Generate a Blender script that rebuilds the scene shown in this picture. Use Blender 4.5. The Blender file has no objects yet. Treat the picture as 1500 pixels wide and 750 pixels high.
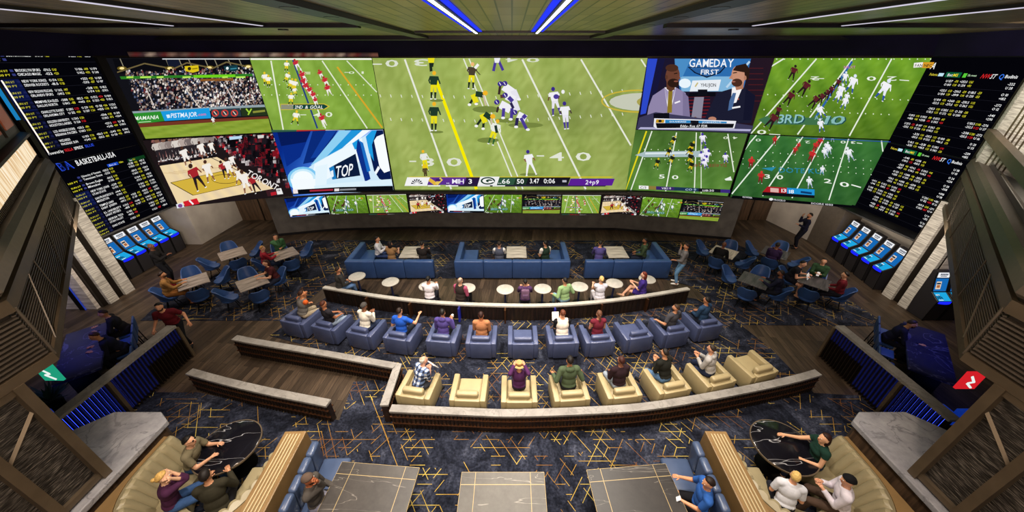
import bpy, bmesh, math, random
import numpy as np
from mathutils import Vector, Matrix
random.seed(7)
SC = bpy.context.scene
COL = SC.collection
PI = math.pi
# ---------------------------------------------------------------- camera
FPX, PITCH, CAMH = 508.0, math.radians(29.6), 7.5
cd = bpy.data.cameras.new('camera')
cam = bpy.data.objects.new('camera', cd)
COL.objects.link(cam)
cam.location = (0, 0, CAMH)
cam.rotation_euler = (PI / 2 - PITCH, 0, 0)
cd.sensor_width = 36.0
cd.lens = 36.0 * FPX / 1500.0
cd.clip_start = 0.05
cd.clip_end = 200
SC.camera = cam
SP, CP = math.sin(PITCH), math.cos(PITCH)

def ray(x, y):
    a, b = (x - 750) / FPX, (y - 375) / FPX
    return Vector((a, CP - b * SP, -SP - b * CP))

def at(x, y, z=0.0):
    """a measured image point that is known to lie at height z -> its place in the room"""
    d = ray(x, y)
    t = (z - CAMH) / d.z
    return Vector((d.x * t, d.y * t, z))

def onplane(x, y, p, n):
    d = ray(x, y)
    o = Vector((0, 0, CAMH))
    t = (Vector(p) - o).dot(Vector(n)) / d.dot(Vector(n))
    return o + d * t

# ---------------------------------------------------------------- colour + materials
def lin(c):
    if isinstance(c, str):
        c = c.lstrip('#')
        c = tuple(int(c[i:i + 2], 16) / 255 for i in (0, 2, 4))
    return tuple((v / 12.92 if v <= 0.04045 else ((v + 0.055) / 1.055) ** 2.4) for v in c[:3])

MATS = {}
def newmat(name):
    m = bpy.data.materials.new(name)
    m.use_nodes = True
    m.node_tree.nodes.clear()
    MATS[name] = m
    return m, m.node_tree.nodes, m.node_tree.links

def principled(name, col, rough=0.5, metal=0.0, spec=0.5, emis=None, estr=0.0, var=0.0, vscale=8.0, bump=0.0, bscale=60.0):
    """flat-ish material with a little procedural variation in value"""
    if name in MATS: return MATS[name]
    m, N, L = newmat(name)
    o = N.new('ShaderNodeOutputMaterial'); b = N.new('ShaderNodeBsdfPrincipled')
    L.new(b.outputs[0], o.inputs[0])
    c = lin(col)
    b.inputs['Roughness'].default_value = rough
    b.inputs['Metallic'].default_value = metal
    b.inputs['Specular IOR Level'].default_value = spec
    b.inputs['Base Color'].default_value = (*c, 1)
    if var > 0 or bump > 0:
        tc = N.new('ShaderNodeTexCoord')
    if var > 0:
        n = N.new('ShaderNodeTexNoise'); n.inputs['Scale'].default_value = vscale; n.inputs['Detail'].default_value = 4
        L.new(tc.outputs['Object'], n.inputs['Vector'])
        r = N.new('ShaderNodeMapRange'); r.inputs[1].default_value = 0.3; r.inputs[2].default_value = 0.7
        r.inputs[3].default_value = 1 - var; r.inputs[4].default_value = 1 + var
        L.new(n.outputs['Fac'], r.inputs[0])
        mx = N.new('ShaderNodeVectorMath'); mx.operation = 'SCALE'
        mx.inputs[0].default_value = c
        L.new(r.outputs[0], mx.inputs['Scale'])
        L.new(mx.outputs[0], b.inputs['Base Color'])
    if bump > 0:
        n2 = N.new('ShaderNodeTexNoise'); n2.inputs['Scale'].default_value = bscale; n2.inputs['Detail'].default_value = 3
        L.new(tc.outputs['Object'], n2.inputs['Vector'])
        bp = N.new('ShaderNodeBump'); bp.inputs['Strength'].default_value = bump; bp.inputs['Distance'].default_value = 0.01
        L.new(n2.outputs['Fac'], bp.inputs['Height']); L.new(bp.outputs[0], b.inputs['Normal'])
    if emis:
        b.inputs['Emission Color'].default_value = (*lin(emis), 1)
        b.inputs['Emission Strength'].default_value = estr
    return m

def emissive(name, col, strength, sample=True):
    if name in MATS: return MATS[name]
    m, N, L = newmat(name)
    o = N.new('ShaderNodeOutputMaterial'); e = N.new('ShaderNodeEmission')
    e.inputs[0].default_value = (*lin(col), 1); e.inputs[1].default_value = strength
    L.new(e.outputs[0], o.inputs[0])
    if not sample: m.cycles.emission_sampling = 'NONE'
    return m

def math_n(N, L, op, a, b=None, c=None):
    n = N.new('ShaderNodeMath'); n.operation = op
    for i, v in enumerate((a, b, c)):
        if v is None: continue
        if isinstance(v, (int, float)): n.inputs[i].default_value = v
        else: L.new(v, n.inputs[i])
    return n.outputs[0]

def ramp(N, L, fac, stops):
    r = N.new('ShaderNodeValToRGB')
    el = r.color_ramp.elements
    while len(el) < len(stops): el.new(0.5)
    for e, (p, c) in zip(el, stops):
        e.position = p; e.color = (*lin(c), 1)
    L.new(fac, r.inputs[0])
    return r.outputs[0]

def mix(N, L, fac, a, b):
    n = N.new('ShaderNodeMix'); n.data_type = 'RGBA'
    for s, v in (('Factor', fac), ('A', a), ('B', b)):
        i = [k for k in n.inputs if k.name == s and (k.type == 'RGBA' if s in 'AB' else k.type == 'VALUE')][0]
        if isinstance(v, (int, float)): i.default_value = v
        elif isinstance(v, tuple): i.default_value = (*v, 1)
        else: L.new(v, i)
    return [k for k in n.outputs if k.type == 'RGBA'][0]

def mat_wood():
    m, N, L = newmat('wood_planks')
    o = N.new('ShaderNodeOutputMaterial'); b = N.new('ShaderNodeBsdfPrincipled'); L.new(b.outputs[0], o.inputs[0])
    tc = N.new('ShaderNodeTexCoord')
    mp = N.new('ShaderNodeMapping'); mp.inputs['Rotation'].default_value = (0, 0, PI / 2 + 0.12)
    L.new(tc.outputs['Object'], mp.inputs[0])
    br = N.new('ShaderNodeTexBrick')
    br.inputs['Scale'].default_value = 1.0; br.inputs['Brick Width'].default_value = 1.5; br.inputs['Row Height'].default_value = 0.17
    br.inputs['Mortar Size'].default_value = 0.004; br.inputs['Bias'].default_value = 0.0
    br.inputs['Color1'].default_value = (*lin('#62564a'), 1); br.inputs['Color2'].default_value = (*lin('#3e362e'), 1)
    br.inputs['Mortar'].default_value = (*lin('#120d0a'), 1)
    L.new(mp.outputs[0], br.inputs['Vector'])
    mp2 = N.new('ShaderNodeMapping'); mp2.inputs['Scale'].default_value = (14, 0.9, 1); mp2.inputs['Rotation'].default_value = (0, 0, -0.12)
    L.new(tc.outputs['Object'], mp2.inputs[0])
    n = N.new('ShaderNodeTexNoise'); n.inputs['Scale'].default_value = 1.6; n.inputs['Detail'].default_value = 6; n.inputs['Roughness'].default_value = 0.65
    L.new(mp2.outputs[0], n.inputs['Vector'])
    g = ramp(N, L, n.outputs['Fac'], [(0.25, '#5a5148'), (0.5, '#c6b8a8'), (0.75, '#fff6ea')])
    mu = N.new('ShaderNodeMix'); mu.data_type = 'RGBA'; mu.blend_type = 'MULTIPLY'; mu.inputs[0].default_value = 0.85
    L.new(br.outputs['Color'], mu.inputs[6]); L.new(g, mu.inputs[7])
    L.new(mu.outputs[2], b.inputs['Base Color'])
    b.inputs['Roughness'].default_value = 0.45
    b.inputs['Specular IOR Level'].default_value = 0.3
    return m

def mat_carpet():
    m, N, L = newmat('navy_gold_carpet')
    o = N.new('ShaderNodeOutputMaterial'); b = N.new('ShaderNodeBsdfPrincipled'); L.new(b.outputs[0], o.inputs[0])
    tc = N.new('ShaderNodeTexCoord')
    P = tc.outputs['Object']
    n = N.new('ShaderNodeTexNoise'); n.inputs['Scale'].default_value = 1.1; n.inputs['Detail'].default_value = 9; n.inputs['Roughness'].default_value = 0.72
    n.inputs['Distortion'].default_value = 1.4
    L.new(P, n.inputs['Vector'])
    base = ramp(N, L, n.outputs['Fac'], [(0.3, '#0e1017'), (0.45, '#20232f'), (0.56, '#343847'), (0.70, '#5c6070')])
    n3 = N.new('ShaderNodeTexNoise'); n3.inputs['Scale'].default_value = 22; n3.inputs['Detail'].default_value = 3
    L.new(P, n3.inputs['Vector'])
    sp = ramp(N, L, n3.outputs['Fac'], [(0.35, '#8a8a8a'), (0.65, '#ffffff')])
    mu = N.new('ShaderNodeMix'); mu.data_type = 'RGBA'; mu.blend_type = 'MULTIPLY'; mu.inputs[0].default_value = 0.8
    L.new(base, mu.inputs[6]); L.new(sp, mu.inputs[7])
    base = mu.outputs[2]
    # broken gold lines on a triangular lattice, kept only inside patches
    total = None
    cl = N.new('ShaderNodeTexNoise'); cl.inputs['Scale'].default_value = 1.05; cl.inputs['Detail'].default_value = 1.5
    L.new(P, cl.inputs['Vector'])
    patch = math_n(N, L, 'GREATER_THAN', cl.outputs['Fac'], 0.47)
    for k, (ang, spc, seg, thr, w) in enumerate([(0, 0.19, 0.30, 0.50, 0.030), (PI * 0.31, 0.21, 0.27, 0.5, 0.027), (-PI * 0.31, 0.21, 0.29, 0.46, 0.027), (0, 0.78, 0.8, 0.55, 0.007), (-PI * 0.31, 1.2, 1.1, 0.55, 0.005)]):
        d1 = N.new('ShaderNodeVectorMath'); d1.operation = 'DOT_PRODUCT'; L.new(P, d1.inputs[0])
        d1.inputs[1].default_value = (-math.sin(ang) / spc, math.cos(ang) / spc, 0)
        d2 = N.new('ShaderNodeVectorMath'); d2.operation = 'DOT_PRODUCT'; L.new(P, d2.inputs[0])
        d2.inputs[1].default_value = (math.cos(ang) / seg, math.sin(ang) / seg, 0)
        c1 = math_n(N, L, 'ADD', d1.outputs['Value'], 100.37 + k * 0.21)
        fr = math_n(N, L, 'FRACT', c1)
        a = math_n(N, L, 'ABSOLUTE', math_n(N, L, 'SUBTRACT', fr, 0.5))
        ln = math_n(N, L, 'LESS_THAN', a, w)
        fl = math_n(N, L, 'FLOOR', c1)
        # every second lattice line is shifted so that the pieces do not align
        sg = math_n(N, L, 'FLOOR', math_n(N, L, 'ADD', d2.outputs['Value'], math_n(N, L, 'MULTIPLY', fl, 0.37)))
        cv = N.new('ShaderNodeCombineXYZ'); L.new(fl, cv.inputs[0]); L.new(sg, cv.inputs[1]); cv.inputs[2].default_value = k * 3.3
        wn = N.new('ShaderNodeTexWhiteNoise'); wn.noise_dimensions = '3D'; L.new(cv.outputs[0], wn.inputs['Vector'])
        on = math_n(N, L, 'GREATER_THAN', wn.outputs['Value'], thr)
        v = math_n(N, L, 'MULTIPLY', ln, on)
        if k < 3: v = math_n(N, L, 'MULTIPLY', v, patch)
        else:
            on2 = math_n(N, L, 'GREATER_THAN', wn.outputs['Value'], 0.74)
            v = math_n(N, L, 'MULTIPLY', v, on2)
        total = v if total is None else math_n(N, L, 'MAXIMUM', total, v)
    gn = N.new('ShaderNodeTexNoise'); gn.inputs['Scale'].default_value = 0.9
    L.new(P, gn.inputs['Vector'])
    gold = ramp(N, L, gn.outputs['Fac'], [(0.38, '#704a24'), (0.5, '#9c7a34'), (0.62, '#b8a24e')])
    fin = mix(N, L, total, base, gold)
    L.new(fin, b.inputs['Base Color'])
    b.inputs['Roughness'].default_value = 0.95; b.inputs['Specular IOR Level'].default_value = 0.1
    return m

def mat_marble(name, base, vein, scale=2.2, rough=0.22, width=0.03, dark=None, spec=0.5, detail=6, aniso=None):
    m, N, L = newmat(name)
    o = N.new('ShaderNodeOutputMaterial'); b = N.new('ShaderNodeBsdfPrincipled'); L.new(b.outputs[0], o.inputs[0])
    tc = N.new('ShaderNodeTexCoord')
    vec = tc.outputs['Object']
    if aniso:
        mp = N.new('ShaderNodeMapping'); mp.inputs['Rotation'].default_value = (0, 0, aniso[2]); mp.inputs['Scale'].default_value = (aniso[0], aniso[1], 1); mp.inputs['Location'].default_value = (aniso[3], aniso[3] * .7, 0)
        L.new(vec, mp.inputs[0]); vec = mp.outputs[0]
    n = N.new('ShaderNodeTexNoise'); n.inputs['Scale'].default_value = scale; n.inputs['Detail'].default_value = detail; n.inputs['Distortion'].default_value = 0.8 if detail > 3 else .35
    L.new(vec, n.inputs['Vector'])
    a = math_n(N, L, 'ABSOLUTE', math_n(N, L, 'SUBTRACT', n.outputs['Fac'], 0.5))
    f = N.new('ShaderNodeMapRange'); f.inputs[1].default_value = 0.0; f.inputs[2].default_value = width; f.inputs[3].default_value = 1; f.inputs[4].default_value = 0
    L.new(a, f.inputs[0])
    n2 = N.new('ShaderNodeTexNoise'); n2.inputs['Scale'].default_value = scale * 0.6; n2.inputs['Detail'].default_value = 8; n2.inputs['Roughness'].default_value = 0.7
    L.new(tc.outputs['Object'], n2.inputs['Vector'])
    bc = ramp(N, L, n2.outputs['Fac'], [(0.3, dark or base), (0.65, base)])
    g = math_n(N, L, 'MULTIPLY', f.outputs[0], n2.outputs['Fac'])
    L.new(mix(N, L, g, bc, lin(vein)), b.inputs['Base Color'])
    b.inputs['Roughness'].default_value = rough; b.inputs['Specular IOR Level'].default_value = spec
    return m

def mat_streak(name, c0, c1, sc=(1, 1, 12), rough=0.7, scale=2.0, bump=0.0):
    m, N, L = newmat(name)
    o = N.new('ShaderNodeOutputMaterial'); b = N.new('ShaderNodeBsdfPrincipled'); L.new(b.outputs[0], o.inputs[0])
    tc = N.new('ShaderNodeTexCoord'); mp = N.new('ShaderNodeMapping'); mp.inputs['Scale'].default_value = sc
    L.new(tc.outputs['Object'], mp.inputs[0])
    n = N.new('ShaderNodeTexNoise'); n.inputs['Scale'].default_value = scale; n.inputs['Detail'].default_value = 6; n.inputs['Roughness'].default_value = 0.6
    L.new(mp.outputs[0], n.inputs['Vector'])
    L.new(ramp(N, L, n.outputs['Fac'], [(0.36, c0), (0.62, c1)]), b.inputs['Base Color'])
    b.inputs['Roughness'].default_value = rough
    if bump:
        bp = N.new('ShaderNodeBump'); bp.inputs['Strength'].default_value = bump
        L.new(n.outputs['Fac'], bp.inputs['Height']); L.new(bp.outputs[0], b.inputs['Normal'])
    return m

def mat_picture():
    m, N, L = newmat('screen_picture')
    o = N.new('ShaderNodeOutputMaterial'); e = N.new('ShaderNodeEmission')
    a = N.new('ShaderNodeVertexColor'); a.layer_name = 'Col'
    L.new(a.outputs[0], e.inputs[0]); e.inputs[1].default_value = 1.0
    L.new(e.outputs[0], o.inputs[0])
    m.cycles.emission_sampling = 'NONE'
    return m

def mat_plaid():
    m, N, L = newmat('plaid_cloth')
    o = N.new('ShaderNodeOutputMaterial'); b = N.new('ShaderNodeBsdfPrincipled'); L.new(b.outputs[0], o.inputs[0])
    tc = N.new('ShaderNodeTexCoord')
    sx = N.new('ShaderNodeSeparateXYZ'); L.new(tc.outputs['Object'], sx.inputs[0])
    v = []
    for ax in (0, 2):
        f = math_n(N, L, 'FRACT', math_n(N, L, 'MULTIPLY', sx.outputs[ax], 9.0))
        v.append(math_n(N, L, 'LESS_THAN', f, 0.5))
    s = math_n(N, L, 'MULTIPLY', math_n(N, L, 'ADD', v[0], v[1]), 0.5)
    L.new(ramp(N, L, s, [(0.0, '#e8ebf0'), (0.5, '#5b6f96'), (1.0, '#131c33')]), b.inputs['Base Color'])
    b.inputs['Roughness'].default_value = 0.9
    return m

WOOD = mat_wood(); CARPET = mat_carpet(); PICTURE = mat_picture(); PLAID = mat_plaid()
CAPSTONE = mat_marble('pale_grey_stone', '#98948f', '#625e5b', 3.0, 0.4, 0.03, '#75716d')
LEDGE = mat_marble('grey_marble', '#b4b3b8', '#4c4d55', 2.0, 0.2, 0.02, '#7c7c84')
TABLEM = mat_marble('charcoal_marble', '#4d4844', '#a8a298', 1.0, 0.36, 0.004, '#262322', .35, 4, (.35, 2.4, .95, 3.3))
TABLEM2 = mat_marble('dark_charcoal_marble', '#3a3634', '#8a847c', 1.0, 0.36, 0.004, '#161414', .35, 4, (.35, 2.2, -.7, 1.3))
TABLEM3 = mat_marble('mid_grey_marble', '#6c6862', '#b4aea4', 1.0, 0.4, 0.004, '#45423e', .35, 4, (.35, 2.0, -.9, 5.1))
BLACKM = mat_marble('black_marble', '#14141b', '#e9e9ef', 1.3, 0.12, 0.006, '#0c0b10', .5, 3, (.4, 2.0, .5, 2.0))
BLUEM = mat_marble('midnight_blue_marble', '#191b48', '#6d6fa0', 1.6, 0.4, 0.012, '#0d0e2c', .3, 4)
GREYTOP = mat_streak('grey_wood_top', '#6d6561', '#a39a95', (1, 9, 1), 0.4)
DARKTOP = mat_streak('dark_grey_top', '#2f2d30', '#5a565a', (1, 9, 1), 0.35)
WHITETOP = mat_marble('white_stone_top', '#bdb9b1', '#a09b93', 5, 0.4, 0.04, '#9c9891')
CONCRETE = principled('concrete_plaster', '#a9a199', 0.85, var=0.12, vscale=1.6)
CHARWALL = principled('charcoal_plaster', '#5c5957', 0.8, var=0.25, vscale=2.5)
STONE = mat_streak('travertine_strip', '#a39c94', '#e8e3da', (1, 1, 16), 0.7)
PALEPLANK = mat_streak('pale_plank_wall', '#b2a59c', '#e9e0d8', (1, 0.6, 9), 0.6)
DARKWALL = principled('near_black_wall', '#0b0a10', 0.5)
NAVYWALL = principled('dark_navy_fascia', '#161030', 0.8, spec=.15, var=0.25, vscale=1.2)
BRONZE = principled('satin_bronze', '#6a5c4b', 0.45, 0.45, var=0.12, vscale=3)
BRONZE_D = principled('dark_bronze', '#2d2620', 0.42, 0.6, var=0.15, vscale=3)
TAUPE = principled('taupe_metal', '#5f564d', 0.45, 0.3, var=0.1)
LOUVRE = principled('dark_louvre', '#3c3530', 0.5, 0.3)
BLACKMETAL = principled('black_metal', '#0d0d10', 0.4, 0.5)
BLUELEATHER = principled('slate_blue_leather', '#454e70', 0.36, var=0.1, vscale=5, bump=0.08)
SOFABLUE = principled('royal_blue_leather', '#2d4778', 0.36, var=0.1, vscale=4, bump=0.06)
CHAIRBLUE = principled('tub_chair_blue', '#2c4a80', 0.45, var=0.12, vscale=5)
BENCHBLUE = principled('navy_bench_leather', '#42516f', 0.28, var=0.08, vscale=4, bump=0.06)
CREAM = principled('cream_leather', '#a3946f', 0.42, var=0.06, vscale=4, bump=0.06)
BANQ = principled('banquette_cream', '#958a6c', 0.34, var=0.06, vscale=4)
TAN = principled('tan_wood_top', '#80653f', 0.4, var=0.12, vscale=3)
TANRIB = principled('pale_rib', '#b5a581', 0.4)
BROWNPANEL = mat_streak('brown_wood_panel', '#3b2c20', '#5d4734', (8, 8, 0.6), 0.5)
WALNUT = mat_streak('dark_walnut', '#150d0a', '#291a13', (6, 6, 0.8), 0.45)
COPPER = principled('copper_rail', '#6a4630', 0.35, 0.8)
GOLD = principled('gold_inlay', '#a8946a', 0.5, 0.6)
BLUELED = emissive('blue_led', '#3a55ff', 1.7)
BLUELED_S = emissive('blue_led_soft', '#2a3cff', 1.0)
WHITELED = emissive('white_led', '#dfe2ff', 6.0)
AMBER = None
MESHPANEL = None
SKINS = {}

# ---------------------------------------------------------------- mesh builder
class MB:
    """collects shapes and links them as ONE mesh object"""
    def __init__(self):
        self.v = []; self.f = []; self.mi = []; self.cur = 0
    def add(self, vs, fs, M=None):
        o = len(self.v)
        if M is not None: vs = [M @ Vector(p) for p in vs]
        self.v += [tuple(p) for p in vs]
        self.f += [tuple(i + o for i in f) for f in fs]
        self.mi += [self.cur] * len(fs)
        return self
    def box(self, c, s, rz=0, rx=0, ry=0, M=None):
        x, y, z = (k / 2 for k in s)
        vs = [Vector(p) for p in ((-x, -y, -z), (x, -y, -z), (x, y, -z), (-x, y, -z), (-x, -y, z), (x, -y, z), (x, y, z), (-x, y, z))]
        T = Matrix.Translation(c) @ Matrix.Rotation(rz, 4, 'Z') @ Matrix.Rotation(rx, 4, 'X') @ Matrix.Rotation(ry, 4, 'Y')
        if M is not None: T = M @ T
        return self.add(vs, [(0, 3, 2, 1), (4, 5, 6, 7), (0, 1, 5, 4), (1, 2, 6, 5), (2, 3, 7, 6), (3, 0, 4, 7)], T)
    def rbox(self, c, s, r=0.03, n=2, rz=0, rx=0, ry=0, M=None):
        bm = bmesh.new()
        bmesh.ops.create_cube(bm, size=1.0)
        bmesh.ops.scale(bm, vec=s, verts=bm.verts)
        bmesh.ops.bevel(bm, geom=list(bm.edges), offset=min(r, min(s) * 0.49), segments=n, affect='EDGES', profile=0.5)
        T = Matrix.Translation(c) @ Matrix.Rotation(rz, 4, 'Z') @ Matrix.Rotation(rx, 4, 'X') @ Matrix.Rotation(ry, 4, 'Y')
        if M is not None: T = M @ T
        bm.verts.index_update()
        self.add([v.co.copy() for v in bm.verts], [tuple(v.index for v in f.verts) for f in bm.faces], T)
        bm.free()
        return self
    def prism(self, poly, z0, z1, M=None):
        n = len(poly)
        a = sum(poly[i][0] * poly[(i + 1) % n][1] - poly[(i + 1) % n][0] * poly[i][1] for i in range(n))
        if a < 0: poly = poly[::-1]
        vs = [(p[0], p[1], z0) for p in poly] + [(p[0], p[1], z1) for p in poly]
        fs = [tuple(range(n))[::-1], tuple(range(n, 2 * n))] + [(i, (i + 1) % n, n + (i + 1) % n, n + i) for i in range(n)]
        return self.add(vs, fs, M)
    def lathe(self, prof, n=24, c=(0, 0, 0), M=None):
        vs = []; fs = []
        for r, z in prof:
            for i in range(n):
                a = 2 * PI * i / n
                vs.append((c[0] + r * math.cos(a), c[1] + r * math.sin(a), c[2] + z))
        for k in range(len(prof) - 1):
            for i in range(n):
                j = (i + 1) % n
                fs.append((k * n + i, k * n + j, (k + 1) * n + j, (k + 1) * n + i))
        fs.append(tuple(range(n))[::-1]); fs.append(tuple((len(prof) - 1) * n + i for i in range(n)))
        return self.add(vs, fs, M)
    def tube(self, a, b, ra, rb=None, n=8, M=None):
        rb = ra if rb is None else rb
        a, b = Vector(a), Vector(b); d = (b - a).normalized()
        u = d.cross(Vector((0, 0, 1)))
        if u.length < 1e-3: u = Vector((1, 0, 0))
        u.normalize(); w = d.cross(u)
        vs = [a + (u * math.cos(2 * PI * i / n) + w * math.sin(2 * PI * i / n)) * ra for i in range(n)]
        vs += [b + (u * math.cos(2 * PI * i / n) + w * math.sin(2 * PI * i / n)) * rb for i in range(n)]
        fs = [(i, (i + 1) % n, n + (i + 1) % n, n + i) for i in range(n)] + [tuple(range(n))[::-1], tuple(range(n, 2 * n))]
        return self.add(vs, fs, M)
    def ellipsoid(self, c, r, M=None, nu=14, nv=9):
        vs = [(c[0], c[1], c[2] - r[2])]; fs = []
        for j in range(1, nv):
            t = -PI / 2 + PI * j / nv
            for i in range(nu):
                a = 2 * PI * i / nu
                vs.append((c[0] + r[0] * math.cos(t) * math.cos(a), c[1] + r[1] * math.cos(t) * math.sin(a), c[2] + r[2] * math.sin(t)))
        vs.append((c[0], c[1], c[2] + r[2]))
        for i in range(nu): fs.append((0, 1 + (i + 1) % nu, 1 + i))
        for j in range(nv - 2):
            for i in range(nu):
                k = 1 + j * nu
                fs.append((k + i, k + (i + 1) % nu, k + nu + (i + 1) % nu, k + nu + i))
        k = 1 + (nv - 2) * nu
        for i in range(nu): fs.append((k + i, k + (i + 1) % nu, len(vs) - 1))
        return self.add(vs, fs, M)
    def sweep(self, path, prof, closed=True):
        """profile [(offset to the left of travel, z)] along a plan path with mitred joints"""
        pts = [Vector((p[0], p[1])) for p in path]; n = len(pts); m = len(prof)
        vs = []; fs = []
        for i in range(n):
            d0 = (pts[i] - pts[i - 1]).normalized() if i > 0 else (pts[1] - pts[0]).normalized()
            d1 = (pts[i + 1] - pts[i]).normalized() if i < n - 1 else d0
            n0 = Vector((-d0.y, d0.x)); n1 = Vector((-d1.y, d1.x))
            nn = (n0 + n1).normalized(); k = 1 / max(0.35, nn.dot(n0))
            for o, z in prof: vs.append((pts[i].x + nn.x * o * k, pts[i].y + nn.y * o * k, z))
        for i in range(n - 1):
            for j in range(m if closed else m - 1):
                a, b = i * m + j, i * m + (j + 1) % m
                fs.append((a, b, b + m, a + m))
        if closed:
            fs.append(tuple(range(m))); fs.append(tuple((n - 1) * m + j for j in range(m))[::-1])
        return self.add(vs, fs)
    def build(self, name, mat, parent=None, smooth=False, loc=None, bevel=0.0, fixn=True):
        me = bpy.data.meshes.new(name)
        me.from_pydata(self.v, [], self.f)
        for m in (mat if isinstance(mat, (list, tuple)) else [mat]): me.materials.append(m)
        if any(self.mi): me.polygons.foreach_set('material_index', self.mi)
        if fixn:
            bm = bmesh.new(); bm.from_mesh(me); bmesh.ops.recalc_face_normals(bm, faces=bm.faces); bm.to_mesh(me); bm.free()
        if smooth:
            me.polygons.foreach_set('use_smooth', [True] * len(me.polygons))
            try: me.set_sharp_from_angle(angle=math.radians(40))
            except Exception: pass
        o = bpy.data.objects.new(name, me)
        COL.objects.link(o)
        if parent is not None: o.parent = parent
        if loc is not None: o.location = loc
        if bevel:
            md = o.modifiers.new('bevel', 'BEVEL'); md.width = bevel; md.segments = 2; md.limit_method = 'ANGLE'
        return o

def thing(name, label, cat, loc=(0, 0, 0), rz=0, group=None):
    o = bpy.data.objects.new(name, None); COL.objects.link(o)
    o.empty_display_size = 0.1
    o.location = loc; o.rotation_euler = (0, 0, rz)
    o['label'] = label; o['category'] = cat
    if group: o['group'] = group
    return o

def tag(o, label, cat, group=None):
    o['label'] = label; o['category'] = cat
    if group: o['group'] = group
    return o

def struct(o):
    o['kind'] = 'structure'
    return o

def dup(root, loc, rz, label, group=None):
    r = root.copy(); COL.objects.link(r); r.location = loc; r.rotation_euler = (0, 0, rz); r['label'] = label
    if group: r['group'] = group
    for ch in root.children:
        c = ch.copy(); COL.objects.link(c); c.parent = r
        for g in ch.children:
            d = g.copy(); COL.objects.link(d); d.parent = c
    return r

ORD = ['first', 'second', 'third', 'fourth', 'fifth', 'sixth', 'seventh', 'eighth', 'ninth', 'tenth', 'eleventh', 'twelfth']
# ================================================================ VIDEO WALL
# plan of the wall the screens hang on (left side wall, curved front, right side wall)
WPTS = [Vector(p) for p in [(-14.5, 2.0), (-14.5, 13.85), (-12.44, 14.63), (-10.52, 15.25), (-8.09, 15.80), (-5.66, 16.02), (5.4, 16.02), (7.7, 15.65), (9.95, 15.07), (12.32, 14.46), (14.55, 13.85), (14.55, 2.0)]]
WLEN = [0.0]
for i in range(len(WPTS) - 1): WLEN.append(WLEN[-1] + (WPTS[i + 1] - WPTS[i]).length)
S_LC, S_RC = WLEN[1], WLEN[-2]

def wpoint(s, z, off=0.0):
    for i in range(len(WPTS) - 1):
        if s <= WLEN[i + 1] or i == len(WPTS) - 2: break
    d = (WPTS[i + 1] - WPTS[i]).normalized()
    p = WPTS[i] + d * (s - WLEN[i])
    return (p.x + d.y * off, p.y - d.x * off, z)

def wsz(x, y):
    """measured image point on the video wall -> (distance along the wall, height)"""
    d = ray(x, y); best = None
    for i in range(len(WPTS) - 1):
        a, b = WPTS[i], WPTS[i + 1]
        e = b - a
        den = d.x * e.y - d.y * e.x
        if abs(den) < 1e-9: continue
        t = (a.x * e.y - a.y * e.x) / den
        if t <= 0: continue
        k = ((d.x * t - a.x) * e.x + (d.y * t - a.y) * e.y) / e.length_squared
        if -0.0001 <= k <= 1.0001:
            return WLEN[i] + k * e.length, CAMH + d.z * t
        if best is None or abs(k - 0.5) < best[0]: best = (abs(k - 0.5), WLEN[i] + k * e.length, CAMH + d.z * t)
    return best[1], best[2]

GLY = {}
def glyph(c):
    if c in GLY: return GLY[c]
    def mk(body):
        cu = bpy.data.curves.new('t', 'FONT'); cu.body = body; cu.resolution_u = 2; cu.offset = 0.012
        o = bpy.data.objects.new('t', cu); COL.objects.link(o)
        bpy.context.view_layer.update()
        me = bpy.data.meshes.new_from_object(o.evaluated_get(bpy.context.evaluated_depsgraph_get()))
        v = [tuple(p.co)[:2] for p in me.vertices]; f = [tuple(p.vertices) for p in me.polygons]
        bpy.data.objects.remove(o); bpy.data.curves.remove(cu); bpy.data.meshes.remove(me)
        return v, f
    if c == ' ':
        GLY[c] = ([], [], 0.3); return GLY[c]
    v, f = mk(c)
    xs = [p[0] for p in v] or [0, 0.3]
    lo, hi = min(xs), max(xs)
    GLY[c] = ([(p[0] - lo, p[1]) for p in v], f, hi - lo + 0.075)
    return GLY[c]
CAP = 0.69

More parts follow.
